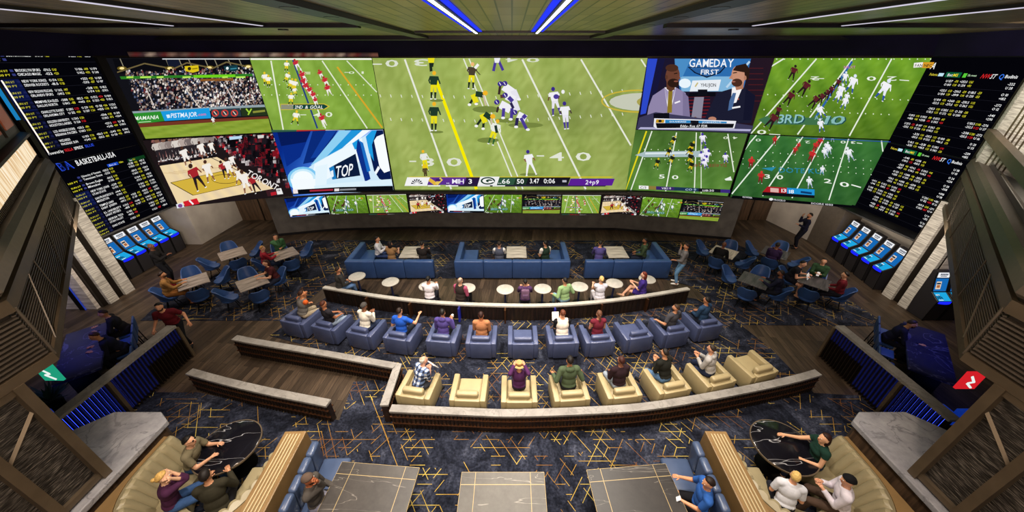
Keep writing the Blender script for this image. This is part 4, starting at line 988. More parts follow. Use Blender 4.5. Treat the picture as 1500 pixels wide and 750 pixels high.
# ================================================================ THE SETTING
SC.view_settings.view_transform = 'Standard'
w = bpy.data.worlds.new('world'); SC.world = w; w.use_nodes = True
w.node_tree.nodes['Background'].inputs[0].default_value = (0.5, 0.55, 0.75, 1); w.node_tree.nodes['Background'].inputs[1].default_value = 0.10

mb = MB(); mb.box((0, 7.6, -.1), (36, 21.6, .2)); struct(mb.build('floor', WOOD))
def carpet(poly):
    m_ = MB(); m_.prism([tuple(p)[:2] for p in poly], 0.0, 0.012); return struct(m_.build('floor_carpet', CARPET))
P2 = lambda *q: [at(*p) for p in q]
carpet(P2((206, 470), (415, 470), (478, 418), (505, 408), (968, 408), (1015, 420), (1083, 476), (1285, 478), (1288, 468), (1180, 400), (1066, 353), (432, 352), (330, 395), (222, 455)))
front = P2((288, 575), (497, 616), (518, 560), (586, 553), (574, 540), (395, 492), (478, 436), (600, 458), (745, 468), (880, 458), (1006, 436), (1042, 442), (1130, 512), (1192, 576))
carpet([(-10.6, 6.05)] + front + [(8.9, 5.95), (8.9, -3), (-10.6, -3)])
# --- ceiling
def mat_ceiling():
    m, N, L = newmat('bronze_slat_ceiling')
    o = N.new('ShaderNodeOutputMaterial'); b = N.new('ShaderNodeBsdfPrincipled'); L.new(b.outputs[0], o.inputs[0])
    tc = N.new('ShaderNodeTexCoord')
    br = N.new('ShaderNodeTexBrick'); br.offset = 0.0
    br.inputs['Scale'].default_value = 1; br.inputs['Brick Width'].default_value = .24; br.inputs['Row Height'].default_value = 1.1; br.inputs['Mortar Size'].default_value = .014
    br.inputs['Color1'].default_value = (*lin('#a08a68'), 1); br.inputs['Color2'].default_value = (*lin('#7c6a50'), 1); br.inputs['Mortar'].default_value = (*lin('#14100c'), 1)
    L.new(tc.outputs['Object'], br.inputs['Vector'])
    L.new(br.outputs['Color'], b.inputs['Base Color'])
    b.inputs['Metallic'].default_value = .6; b.inputs['Roughness'].default_value = .36
    return m
CEIL = mat_ceiling()
mb = MB(); mb.box((0, 7.2, 8.3), (40, 20.4, .2)); struct(mb.build('ceiling', CEIL))
CEILD = principled('ceiling_beam', '#191622', .45, .3)
for k, (c, s) in enumerate([((-3.1, 6, 8.17), (.42, 19, .1)), ((2.9, 6, 8.17), (.42, 19, .1)), ((-11, 9.5, 8.17), (15, .22, .1)), ((11, 9.5, 8.17), (15, .22, .1)), ((0, 14.4, 8.15), (36, .5, .14)), ((0, 11.9, 8.18), (5.6, .12, .06))]):
    mb = MB(); mb.box(c, s); struct(mb.build('trim_%d' % (k + 1), CEILD))
cl0 = None
for k, (x, y0, y1, col) in enumerate([(-1.03, 3, 12.0, 'violet'), (.72, 3, 12.0, 'violet'), (-5.6, 3, 9.3, 'white'), (5.4, 3, 9.3, 'white'), (-7.6, 3, 9.3, 'white'), (7.4, 3, 9.3, 'white')]):
    t = thing('ceiling_light', ['blue-white LED strip in the ceiling, left of the middle pair', 'blue-white LED strip in the ceiling, right of the middle pair', 'thin LED line in the ceiling left of the dark left beam', 'thin LED line in the ceiling right of the dark right beam', 'outermost LED line at the left end of the ceiling', 'outermost LED line at the right end of the ceiling'][k], 'light strip', (x, 0, 0))
    mb = MB(); mb.box((0, (y0 + y1) / 2, 8.175), (.14, y1 - y0, .05)); mb.build('housing', CEILD, t)
    mb = MB(); mb.box((0, (y0 + y1) / 2, 8.145), (.05, y1 - y0, .012)); mb.build('diffuser', WHITELED if k < 2 else emissive('dim_led', '#b9b4c4', 1.4), t)
    if k < 2:
        for s in (-1, 1):
            mb = MB(); mb.box((s * .12, (y0 + y1) / 2, 8.185), (.1, y1 - y0, .012)); mb.build('blue_glow_strip', BLUELED_S, t)
dl = None
for k, (x, y) in enumerate([(-3.1, 5.9), (-3.1, 7.2), (-3.1, 8.8), (2.9, 5.9), (2.9, 7.2), (2.9, 8.8), (-9.2, 10.6), (-6.2, 11.2), (6.0, 11.2), (9.2, 10.6)]):
    lab = '%s recessed downlight from the camera along the %s ceiling beam' % (ORD[k % 3], 'left' if k < 3 else 'right') if k < 6 else ['small downlight at the far left of the ceiling', 'small downlight right of the far-left one, before the screens', 'small downlight on the right of the ceiling, before the screens', 'small downlight at the far right of the ceiling'][k - 6]
    if dl is None:
        dl = thing('downlight', lab, 'downlight', (x, y, 8.115), 0, 'ceiling downlights')
        mb = MB(); mb.lathe([(.11, .0), (.13, .0), (.13, .03), (.11, .03)], 16); mb.build('trim_ring', BLACKMETAL, dl)
        mb = MB(); mb.lathe([(.105, .004), (.105, .02)], 16); mb.build('lens', emissive('lamp_lens', '#fff2e0', 3.0), dl)
    else: dup(dl, (x, y, 8.115 if k < 6 else 8.195 - .02), 0, lab)
# --- upper walls behind the screens, fascia band, lower walls
mb = MB(); mb.sweep([tuple(p) for p in WPTS], [(.16, 1.98), (.16, 8.25), (.5, 8.25), (.5, 1.98)]); struct(mb.build('wall_screen', DARKWALL))
mb = MB(); mb.sweep([tuple(p) for p in WPTS], [(-.02, 7.575), (-.55, 8.2), (.16, 8.2), (.16, 7.575)]); struct(mb.build('trim_7', NAVYWALL))
mb = MB(); mb.sweep([tuple(p) for p in WPTS[1:-1]], [(-.05, 7.56), (-.05, 7.60), (.14, 7.60), (.14, 7.56)]); struct(mb.build('trim_8', BRONZE_D))
mb = MB(); mb.sweep([tuple(p) for p in BWP], [(0, 0), (0, 2.02), (.35, 2.02), (.35, 0)]); struct(mb.build('wall_front', CHARWALL))
mb = MB(); mb.sweep([tuple(p) for p in BWP], [(-.03, 0.013), (-.03, .12), (-.002, .12), (-.002, 0.013)]); struct(mb.build('baseboard_front', DARKWALL))
mb = MB(); mb.box((0, 17.2, 1.0), (36, .2, 2.0)); struct(mb.build('wall_back', BROWNPANEL))
for x in (-13.2, -12.45, 11.9, 12.6):
    mb = MB(); mb.box((x, 17.08, 1.0), (.05, .05, 2.0)); struct(mb.build('trim_9', BRONZE_D))
mb = MB(); mb.box((0, 16.9, 2.03), (36, 2.2, .06)); struct(mb.build('ceiling_recess', DARKWALL))
mb = MB(); mb.sweep([(-15.7, 10.78), (-15.7, 14.3), (-14.42, 14.3), (-14.42, 17.1)], [(0, 0), (0, 2.0), (.2, 2.0), (.2, 0)]); struct(mb.build('wall_left', CONCRETE))
mb = MB(); mb.sweep([(13.6, 17.1), (14.05, 14.75)], [(0, 0), (0, 2.0), (.2, 2.0), (.2, 0)]); mb.sweep([(14.9, 13.62), (14.9, 10.55)], [(0, 0), (0, 2.0), (.2, 2.0), (.2, 0)]); struct(mb.build('wall_right', CONCRETE))
mb = MB(); mb.sweep([(14.05, 14.75), (14.05, 13.62), (15.2, 13.62)], [(0, 0), (0, 2.0), (.3, 2.0), (.3, 0)]); struct(mb.build('wall_right_pillar', TAUPE))
for s, nm, dx in ((-1, 'left', 0), (1, 'right', -.55)):
    X = lambda x: s * x + (dx if s > 0 else 0)
    mb = MB(); mb.box((X(15.3), 12.3, 2.04), (1.7, 3.4, .06)); struct(mb.build('ceiling_alcove_' + nm, DARKWALL))
    mb = MB(); mb.box((X(14.95), 10.2 if s < 0 else 10.0, 1.8), (1.5, 1.15 if s < 0 else 1.0, 3.6)); struct(mb.build('wall_%s_pier' % nm, BRONZE_D))
    for k, (y0, y1) in enumerate(((10.33, 10.68), (9.78, 10.08))):
        mb = MB(); mb.box((X(14.16), (y0 + y1) / 2 - (0 if s < 0 else .3), 1.8), (.1, y1 - y0, 3.6)); struct(mb.build('trim_%d' % (10 + k), STONE))
    mb = MB(); mb.box((X(16.0), 9.55, 1.8), (3.4, .12, 3.6)); struct(mb.build('wall_%s_return' % nm, PALEPLANK))
    for k in range(3):
        mb = MB(); mb.box((X(14.75 + k * .75), 9.46, 1.8), (.16, .06, 3.6)); struct(mb.build('trim_12', BLACKMETAL))
        mb = MB(); mb.box((X(14.64 + k * .75), 9.45, 1.8), (.02, .03, 3.6)); struct(mb.build('trim_13', principled('blue_edge', '#1c2f6a', .4, emis='#2440c0', estr=.5)))
    mb = MB(); mb.box((X(18.0), 3, 4), (.2, 14, 8.4)); struct(mb.build('wall_%s_far' % nm, DARKWALL))
    # frame along the near edge of the odds boards
    mb = MB(); mb.box((X(14.5 if s < 0 else 15.05), 10.85 if s < 0 else 10.93, 4.8), (.12, .12, 5.6)); struct(mb.build('trim_14', BRONZE_D))
# --- mezzanine fronts left and right (polygonal, louvred)
def mat_mesh():
    m, N, L = newmat('woven_metal_mesh')
    o = N.new('ShaderNodeOutputMaterial'); b = N.new('ShaderNodeBsdfPrincipled'); L.new(b.outputs[0], o.inputs[0])
    tc = N.new('ShaderNodeTexCoord'); mp = N.new('ShaderNodeMapping'); mp.inputs['Scale'].default_value = (1, 3.0, 60)
    L.new(tc.outputs['Object'], mp.inputs[0])
    wv = N.new('ShaderNodeTexNoise'); wv.inputs['Scale'].default_value = 2.2; wv.inputs['Detail'].default_value = 3
    L.new(mp.outputs[0], wv.inputs['Vector'])
    L.new(ramp(N, L, wv.outputs['Fac'], [(0.42, '#171514'), (0.55, '#4a4541'), (0.66, '#8c857d')]), b.inputs['Base Color'])
    b.inputs['Roughness'].default_value = .5; b.inputs['Metallic'].default_value = .3
    return m
MESHP = mat_mesh()
def mat_amber():
    m, N, L = newmat('amber_onyx_light')
    o = N.new('ShaderNodeOutputMaterial'); e = N.new('ShaderNodeEmission'); L.new(e.outputs[0], o.inputs[0])
    tc = N.new('ShaderNodeTexCoord'); mp = N.new('ShaderNodeMapping'); mp.inputs['Scale'].default_value = (7, 7, .6)
    L.new(tc.outputs['Object'], mp.inputs[0])
    n = N.new('ShaderNodeTexNoise'); n.inputs['Scale'].default_value = 2; n.inputs['Detail'].default_value = 3
    L.new(mp.outputs[0], n.inputs['Vector'])
    L.new(ramp(N, L, n.outputs['Fac'], [(.3, '#c99a62'), (.5, '#f2d9b0'), (.7, '#fff6e4')]), e.inputs[0]); e.inputs[1].default_value = 1.05
    return m
AMB = mat_amber()
DARKGLASS = principled('dark_balustrade_glass', '#0c1220', .08, 0, .9)
GREENGLASS = principled('reflecting_counter', '#0e1632', .15, .2, .9)
def plate(pts, thick=.04):
    """a flat plate through plan line a-b between heights; pts = list of (along, z)"""
    pass
def facet(side):
    s = side
    mx = (lambda x: x) if s < 0 else (lambda x: -x - .2 + .12)
    A, C, D = (-13.9, 10.5), (-7.1, 3.93), (-7.1, -1.5)
    path = [(mx(p[0]), p[1]) for p in (A, C, D)]
    if s > 0: path = path[::-1]
    sw = lambda prof, nm, mat, pth=path: struct(_sw(prof, nm, mat, pth))
    def _sw(prof, nm, mat, pth):
        q = MB(); q.sweep(pth, prof); return q.build(nm, mat)
    # outward (towards the hall) is to the left of travel
    nm = 'left' if s < 0 else 'right'
    sw([(0, 3.40), (0, 3.55), (-.12, 3.55), (-.5, 3.40)], 'trim_15', BRONZE)
    sw([(-.1, 3.50), (-.1, 4.42), (-.3, 4.42), (-.3, 3.50)], 'wall_%s_mezzanine' % nm, LOUVRE)
    sw([(0, 4.36), (.0, 4.56), (-.3, 4.56), (-.3, 4.36)], 'trim_16', BRONZE)
    sw([(-.06, 4.56), (-.06, 4.62), (-.3, 4.62), (-.3, 4.56)], 'trim_17', BRONZE_D)
    sw([(-.02, 4.62), (.03, 4.68), (.0, 4.86), (-.06, 4.94), (-.4, 4.94), (-.4, 4.62)], 'trim_18', TAUPE)
    # louvre bars and frame rails, one object per facet
    for k, (a, b) in enumerate(((A, C), (C, D))):
        a, b = Vector(a), Vector(b); L_ = (b - a).length; d = (b - a) / L_; n = Vector((-d.y, d.x))
        q = MB(); Mz = Matrix(((mx(1) - mx(0), 0, 0, mx(0)), (0, 1, 0, 0), (0, 0, 1, 0), (0, 0, 0, 1)))
        if k == 0:
            for i in range(16):
                z = 3.585 + i * .05
                p0 = a + n * -.06; p1 = b + n * -.06
                c = (p0 + p1) / 2; q.box((c.x, c.y, z), (L_ - .05, .04, .018), rz=math.atan2(d.y, d.x), M=Mz)
            struct(q.build('trim_19', TAUPE))
            q = MB()
            for t0, t1 in ((.16, .24), (.40, .40), (.55, .66), (.78, .78), (.85, .95)):
                p0 = a + d * L_ * t0; p1 = a + d * L_ * t1
                q.tube((mx(p0.x), p0.y, 4.36), (mx(p1.x), p1.y, 3.55), .012, n=5)
            q.tube((mx((b - d * .04).x), (b - d * .04).y, 3.5), (mx((b - d * .04).x), (b - d * .04).y, 4.4), .02, n=6)
        else:
            for i in range(11):
                z = 3.6 + i * .066
                p0 = a + n * -.05; p1 = b + n * -.05; c = (p0 + p1) / 2
                q.box((c.x, c.y, z), (L_ - .05, .06, .028), rz=math.atan2(d.y, d.x), M=Mz)
        struct(q.build('trim_20', TAUPE))
    # upper storey on the diagonal facet
    dd = (Vector(C) - Vector(A)).normalized(); nn = Vector((-dd.y, dd.x))
    off = lambda k: [(mx((Vector(p) + nn * k).x), (Vector(p) + nn * k).y) for p in (A, C)]
    up_ = off(-.08)
    if s > 0: up_ = up_[::-1]
    Lf = (Vector(C) - Vector(A)).length
    if s < 0:
        sw([(-.12, 4.94), (-.12, 8.15), (-.3, 8.15), (-.3, 4.94)], 'wall_left_upper', principled('umber_wall', '#2a1c12', .5), up_)
        q = MB()
        for k in range(90):
            c = Vector(A) + dd * (.3 + k * .1) + nn * -.16
            q.box((c.x, c.y, 5.03), (.03, .05, .15), rz=math.atan2(dd.y, dd.x))
        struct(q.build('trim_21', BRONZE_D))
        for k in range(7):
            t0, t1 = .055 + k * .098, .055 + k * .098 + .092
            q = MB(); a0 = Vector(A) + dd * Lf * t0 + nn * -.13; a1 = Vector(A) + dd * Lf * t1 + nn * -.13
            c = (a0 + a1) / 2; q.box((c.x, c.y, 5.33), ((a1 - a0).length, .05, .40), rz=math.atan2(dd.y, dd.x))
            o = q.build('light_panel', AMB); tag(o, '%s glowing amber panel from the odds board on the left upper wall' % ORD[k], 'light panel', 'amber light panels')
        sw([(-.02, 5.56), (.04, 5.6), (.04, 5.66), (-.12, 5.7), (-.12, 5.56)], 'trim_22', BRONZE_D, up_)
        for k in range(3):
            c = Vector(A) + dd * Lf * (.14 + k * .2) + nn * -.2
            q = MB(); q.box((c.x, c.y, 6.45), (1.5, .1, 1.3), rz=math.atan2(dd.y, dd.x)); struct(q.build('trim_22', BRONZE_D))
            c = c + nn * .06
            q = MB(); q.box((c.x, c.y, 6.45), (1.2, .03, 1.0), rz=math.atan2(dd.y, dd.x)); struct(q.build('window_%d' % (k + 1), principled('amber_window', '#6a2c10', .3, emis='#a8481c', estr=.25)))
        q = MB(); q.box((-13.7, 10.42, 6.05), (.018, .018, 1.9)); tag(q.build('led_strip', emissive('warm_led', '#ffe9d0', 2.0)), 'thin warm vertical LED line beside the left odds board', 'light strip')
        q = MB(); q.box((-14.42, 10.78, 6.5), (.02, .09, 1.1)); tag(q.build('led_strip', emissive('cyan_led', '#1a7cb8', 1.0)), 'cyan glowing strip at the left edge of the upper odds board', 'light strip')
    else:
        sw([(-.14, 4.94), (-.14, 5.06), (-.16, 5.06), (-.16, 4.94)], 'window_4', DARKGLASS, up_)
        sw([(-.3, 4.86), (-.3, 4.9), (-3.5, 4.9), (-3.5, 4.86)], 'floor_mezzanine', GREENGLASS, up_)
        q = MB(); q.sweep([(14.5, 10.98), (13.45, 10.1), (12.1, 7.7)], [(0, 4.9), (0, 8.2), (.15, 8.2), (.15, 4.9)]); struct(q.build('wall_right_upper', STONE))
        for k in range(5):
            q = MB(); q.box((13.22 - k * .1, 9.66 - k * .18, 6.5), (.05, .07, 3.2), rz=-.5); struct(q.build('trim_23', BRONZE))
        for x0, x1, z in (((-13.6, 10.25), (-8.0, 4.82), 5.68),):
            a0 = Vector(x0); a1 = Vector(x1); c = (a0 + a1) / 2
            q = MB(); q.box((mx(c.x), c.y, z), ((a1 - a0).length, .16, .22), rz=-math.atan2((a1 - a0).y, (a1 - a0).x)); struct(q.build('trim_24', BRONZE))
    # lower bronze-framed mesh wall standing on the ledge, below the mezzanine
    xw = -7.16
    q = MB(); q.box((mx(xw - .05), 1.2, 2.28), (.06, 4.6, 2.25)); struct(q.build('wall_%s_screen' % nm, MESHP))
    q = MB()
    for y in (3.40, 2.74, .9): q.box((mx(xw), y, 2.28), (.16, .13, 2.26))
    for z in (1.24, 3.34): q.box((mx(xw), 1.2, z), (.1, 4.5, .1))
    q.tube((mx(xw), 3.42, 2.98), (mx(xw), 2.76, 2.40), .032, n=4); q.tube((mx(xw), 2.7, 3.2), (mx(xw), 1.0, 1.5), .032, n=4)
    struct(q.build('trim_25', BRONZE))
    q = MB(); q.box((mx(-7.45), 3.5, 2.2), (.16, .16, 2.4)); struct(q.build('trim_26', BRONZE_D))
    # marble ledge
    q = MB(); led = [(-8.25, 4.66), (-7.28, 4.66), (-6.98, 4.46), (-6.98, -1.5), (-7.6, -1.5), (-7.6, 3.55), (-8.75, 3.55), (-8.72, 4.2)]
    q.prism([(mx(p[0]), p[1]) for p in led], 1.02, 1.14); o = q.build('stone_ledge', LEDGE, bevel=.02)
    tag(o, 'grey marble ledge with rounded corner beside the %s curved banquette' % nm, 'ledge')
    q = MB(); q.prism([(mx(p[0]), p[1]) for p in [(-8.2, 4.6), (-7.3, 4.6), (-7.06, 4.4), (-7.06, -1.5), (-7.55, -1.5), (-7.55, 3.6), (-8.6, 3.6)]], 0.012, 1.02); q.build('base', BROWNPANEL, o)
facet(-1); facet(1)

# ================================================================ LOW WALLS
def low_wall(path, h, label, wcap=.26, side=-1, posts=(), slat=.075, name='low_wall', blue=(), cap=CAPSTONE, rails=(.2, .42), rise=None):
    """path runs with the seen face on side (-1 = right of travel)"""
    t = thing(name, label, 'low wall', (0, 0, 0))
    q = MB(); q.sweep(path, [(-wcap / 2, h - .055), (-wcap / 2, h), (wcap / 2, h), (wcap / 2, h - .055)]); q.build('stone_cap', cap, t)
    q = MB(); q.sweep(path, [(-.06, 0.012), (-.06, h - .055), (.06, h - .055), (.06, 0.012)]); q.build('core_panel', WALNUT, t)
    q = MB()
    for i in range(len(path) - 1):
        a, b = Vector(path[i][:2]), Vector(path[i + 1][:2]); L_ = (b - a).length; d = (b - a) / L_; n = Vector((-d.y, d.x)); m_ = max(1, int(L_ / slat))
        for sd in (-1, 1):
            for k in range(m_):
                c = a + d * (k + .5) * L_ / m_ + n * sd * .072
                q.box((c.x, c.y, (h - .055) / 2 + .01), (.022, .03, h - .08), rz=math.atan2(d.y, d.x))
    q.build('slats', principled('slat_bronze', '#2e2621', .42, .5), t)
    for z in rails:
        q = MB(); q.sweep(path, [(-.1, z - .014), (-.1, z + .014), (.1, z + .014), (.1, z - .014)]); q.build('copper_rail', COPPER, t)
    for i, (x, y, rz) in enumerate(posts):
        q = MB(); q.box((x, y, (h - .055) / 2 + .006), (.05, .22, h - .07), rz=rz); q.build('post', principled('blue_lit_post', '#2a2c60', .4, .3, emis='#2c3cff', estr=.12) if i in blue else COPPER, t)
    return t
def pxpath(pts, h, n=None): return [tuple(at(p[0], p[1], h))[:2] for p in pts]
def dense(path, k=4):
    # Catmull-Rom so that the curved walls read as curves
    P_ = [Vector(p) for p in path]; out = []
    for i in range(len(P_) - 1):
        p0 = P_[max(0, i - 1)]; p1 = P_[i]; p2 = P_[i + 1]; p3 = P_[min(len(P_) - 1, i + 2)]
        for j in range(k):
            t = j / k
            out.append(tuple(.5 * ((2 * p1) + (p2 - p0) * t + (2 * p0 - 5 * p1 + 4 * p2 - p3) * t * t + (3 * p1 - p0 - 3 * p2 + p3) * t ** 3)))
    out.append(tuple(P_[-1])); return out
HB = .62
fb = pxpath([(572, 597.5), (617, 599.7), (684, 602.5), (750, 604.7), (850, 601.5), (945, 595), (1043, 579.5), (1150, 558), (1199, 545)], HB)
low_wall(dense(fb), HB, 'long curved low wall with marble cap behind the cream armchairs', wcap=.19)
lw = pxpath([(343, 494), (380, 501), (487, 519), (560, 532), (582, 536)], HB)
low_wall(dense(lw) + [pxpath([(562.5, 593.5)], HB)[0]], HB, 'angled low wall with marble cap left of the cream armchairs', wcap=.19)
lw3 = pxpath([(277, 543.5), (330, 558), (390, 572), (440, 582), (481, 590)], HB)
low_wall(dense(lw3), HB, 'short curved low wall with marble cap left of the aisle', wcap=.19)
HM = .60
mw = pxpath([(474, 420), (560, 434), (650, 443), (745, 446.5), (812, 446), (880, 441), (946, 432.5), (1009, 422)], HM)
dm = dense(mw)
posts = []
for px_, py_ in [(537, 432), (600, 441), (672, 447), (740, 449), (813, 447), (881, 441), (948, 433)]:
    p = at(px_, py_ + 1, HM); j = min(range(len(dm) - 1), key=lambda i: (Vector(dm[i]) - p.xy).length); d = Vector(dm[j + 1]) - Vector(dm[j])
    posts.append((p.x, p.y, math.atan2(d.y, d.x)))
low_wall(dm, HM, 'long curved low wall with pale cap between blue armchairs and round tables', wcap=.15, posts=posts, blue=(2, 4), cap=WHITETOP, rails=(), slat=.11)

# slatted partitions with blue light, left and right
for s, nm in ((-1, 'left'), (1, 'right')):
    mx = (lambda x: x) if s < 0 else (lambda x: -x - .35)
    t = thing('slatted_partition', 'tall slatted partition with blue light between fins on the %s side' % nm, 'partition', (mx(-9.35), 5.9, 0))
    q = MB(); q.box((0, 0, 1.11), (.24, 2.86, .07)); q.build('stone_cap', CAPSTONE, t)
    q = MB(); q.box((0, 0, .545), (.06, 2.8, 1.06)); q.build('core_panel', WALNUT, t)
    q = MB()
    for k in range(33): q.box((-s * .08, -1.38 + k * .086, .545), (.09, .018, 1.05))
    q.build('fins', BRONZE_D, t)
    q = MB()
    for k in range(32):
        hgt = 1.0 if k < 20 else .4
        q.box((-s * .05, -1.337 + k * .086, 1.07 - hgt / 2), (.012, .016, hgt))
    q.build('blue_light_lines', BLUELED, t)
    for y in (-.45, 1.42):
        q = MB(); q.box((-s * .06, y, .545), (.2, .07, 1.06)); q.build('post', BRONZE, t)
# ================================================================ FURNITURE
def make_armchair(leather, dark):
    def mk(name, label, loc, rz, group):
        t = thing(name, label, 'armchair', loc, rz, group)
        for s in (-1, 1):
            q = MB(); q.rbox((s * .36, .02, .33), (.14, .80, .54), .03); q.build('arm', leather, t, True)
        q = MB(); q.rbox((0, -.34, .34), (.60, .14, .56), .03); q.build('back_panel', leather, t, True)
        q = MB(); q.rbox((0, .05, .22), (.58, .68, .24), .02); q.build('seat_base', leather, t, True)
        q = MB(); q.rbox((0, .10, .39), (.58, .62, .14), .045, 3); q.build('seat_cushion', leather, t, True)
        q = MB(); q.rbox((0, -.255, .655), (.52, .15, .21), .05, 3, rx=.10); q.build('back_cushion', leather, t, True)
        for x in (-.36, .36):
            for y in (-.33, .36):
                q = MB(); q.tube((x, y, .07), (x, y, 0.012), .03, .022); q.build('leg', dark, t)
        return t
    return mk
blueA = make_armchair(BLUELEATHER, BLACKMETAL); creamA = make_armchair(CREAM, BLACKMETAL)

def tub_shell(rr=.285, z0=.40, zb=.88, zs=.50):
    q = MB(); n = 20; m = 6; th = .035
    def ring(k, inner):
        out = []
        for i in range(n + 1):
            f = -1 + 2 * i / n; ph = f * math.radians(118)
            tq = min(1, max(0, (abs(f) - .28) / .62)); top = zb - (zb - zs) * (tq * tq * (3 - 2 * tq))
            v = k / m; z = z0 + (top - z0) * v
            flare = .80 + .26 * v ** .7
            r = rr * flare - (th if inner else 0)
            out.append((r * math.sin(ph) * 1.02, -r * math.cos(ph) + .02 - .05 * v * (math.cos(ph) > 0) * math.cos(ph) * 1.7, z))
        return out
    vs = []; fs = []
    rows = [ring(k, False) for k in range(m + 1)] + [ring(k, True) for k in range(m, -1, -1)]
    for r_ in rows: vs += r_
    w_ = n + 1
    for a in range(len(rows) - 1):
        for i in range(n): fs.append((a * w_ + i, a * w_ + i + 1, (a + 1) * w_ + i + 1, (a + 1) * w_ + i))
    R_ = len(rows)
    for a in range(R_ // 2):
        b = R_ - 1 - a
        if b - a > 1:
            fs.append((a * w_, (a + 1) * w_, (b - 1) * w_, b * w_)); fs.append((a * w_ + n, b * w_ + n, (b - 1) * w_ + n, (a + 1) * w_ + n))
    for i in range(n): fs.append((i, (R_ - 1) * w_ + i, (R_ - 1) * w_ + i + 1, i + 1))
    q.add(vs, fs); return q
def make_tub(label, loc, rz, group):
    t = thing('tub_chair', label, 'chair', loc, rz, group)
    tub_shell().build('backrest', CHAIRBLUE, t, True)
    q = MB(); q.lathe([(.02, .36), (.22, .37), (.255, .41), (.25, .46), (.2, .48), (.02, .485)], 20); q.build('seat', CHAIRBLUE, t, True)
    for a in range(4):
        an = PI / 4 + a * PI / 2
        q = MB(); q.tube((.12 * math.cos(an), .12 * math.sin(an), .37), (.25 * math.cos(an), .25 * math.sin(an), 0.012), .018, .012); q.build('leg', BLACKMETAL, t)
    return t
def make_square_table(label, loc, rz, top, group):
    t = thing('square_table', label, 'table', loc, rz, group)
    q = MB(); q.rbox((0, 0, .725), (.86, .86, .035), .008); q.build('tabletop', top, t)
    q = MB(); q.tube((0, 0, .03), (0, 0, .71), .04, n=12); q.build('pedestal', BLACKMETAL, t)
    q = MB(); q.lathe([(.26, .012), (.26, .03), (.05, .05)], 20); q.build('base', BLACKMETAL, t)
    return t
def make_round_table(label, loc, group):
    t = thing('round_table', label, 'table', loc, 0, group)
    q = MB(); q.lathe([(.27, .69), (.29, .70), (.29, .718), (.28, .725)], 32); q.build('tabletop', WHITETOP, t, True)
    q = MB(); q.tube((0, 0, .03), (0, 0, .69), .035, n=12); q.build('pedestal', principled('blue_enamel', '#26305c', .4), t)
    q = MB(); q.lathe([(.2, .012), (.2, .025), (.04, .045)], 20); q.build('base', BLACKMETAL, t)
    return t
def make_pair_table(label, loc, group):
    t = thing('coffee_table', label, 'table', loc, 0, group)
    q = MB(); q.rbox((0, 0, .7), (.8, .46, .035), .006); q.build('tabletop', GREYTOPL, t)
    q = MB(); q.tube((0, 0, .03), (0, 0, .685), .035, n=10); q.build('pedestal', BLACKMETAL, t)
    q = MB(); q.rbox((0, 0, .022), (.5, .3, .02), .004); q.build('base', BLACKMETAL, t)
    return t
GREYTOPL = mat_streak('pale_grey_top', '#948c84', '#c4bcb2', (1, 9, 1), .4)
def make_stool(label, loc, rz, group, h=.66, back=True, mat=None):
    t = thing('bar_stool' if back else 'low_stool', label, 'stool', loc, rz, group)
    mat = mat or CHAIRBLUE
    q = MB(); q.rbox((0, 0, h - .04), (.40, .40, .08), .03); q.build('seat', mat, t, True)
    if back:
        q = MB(); q.rbox((0, -.2, h + .17), (.42, .05, .34), .02, rx=.12); q.build('backrest', mat, t, True)
    for x in (-1, 1):
        for y in (-1, 1):
            q = MB(); q.tube((x * .15, y * .15, h - .07), (x * .2, y * .2, 0.012), .014); q.build('leg', BLACKMETAL, t)
    q = MB()
    for k in range(4):
        a = [(-.185, -.185), (.185, -.185), (.185, .185), (-.185, .185)]
        q.tube((*a[k], .25), (*a[(k + 1) % 4], .25), .009)
    q.build('footrest', BLACKMETAL, t)
    return t
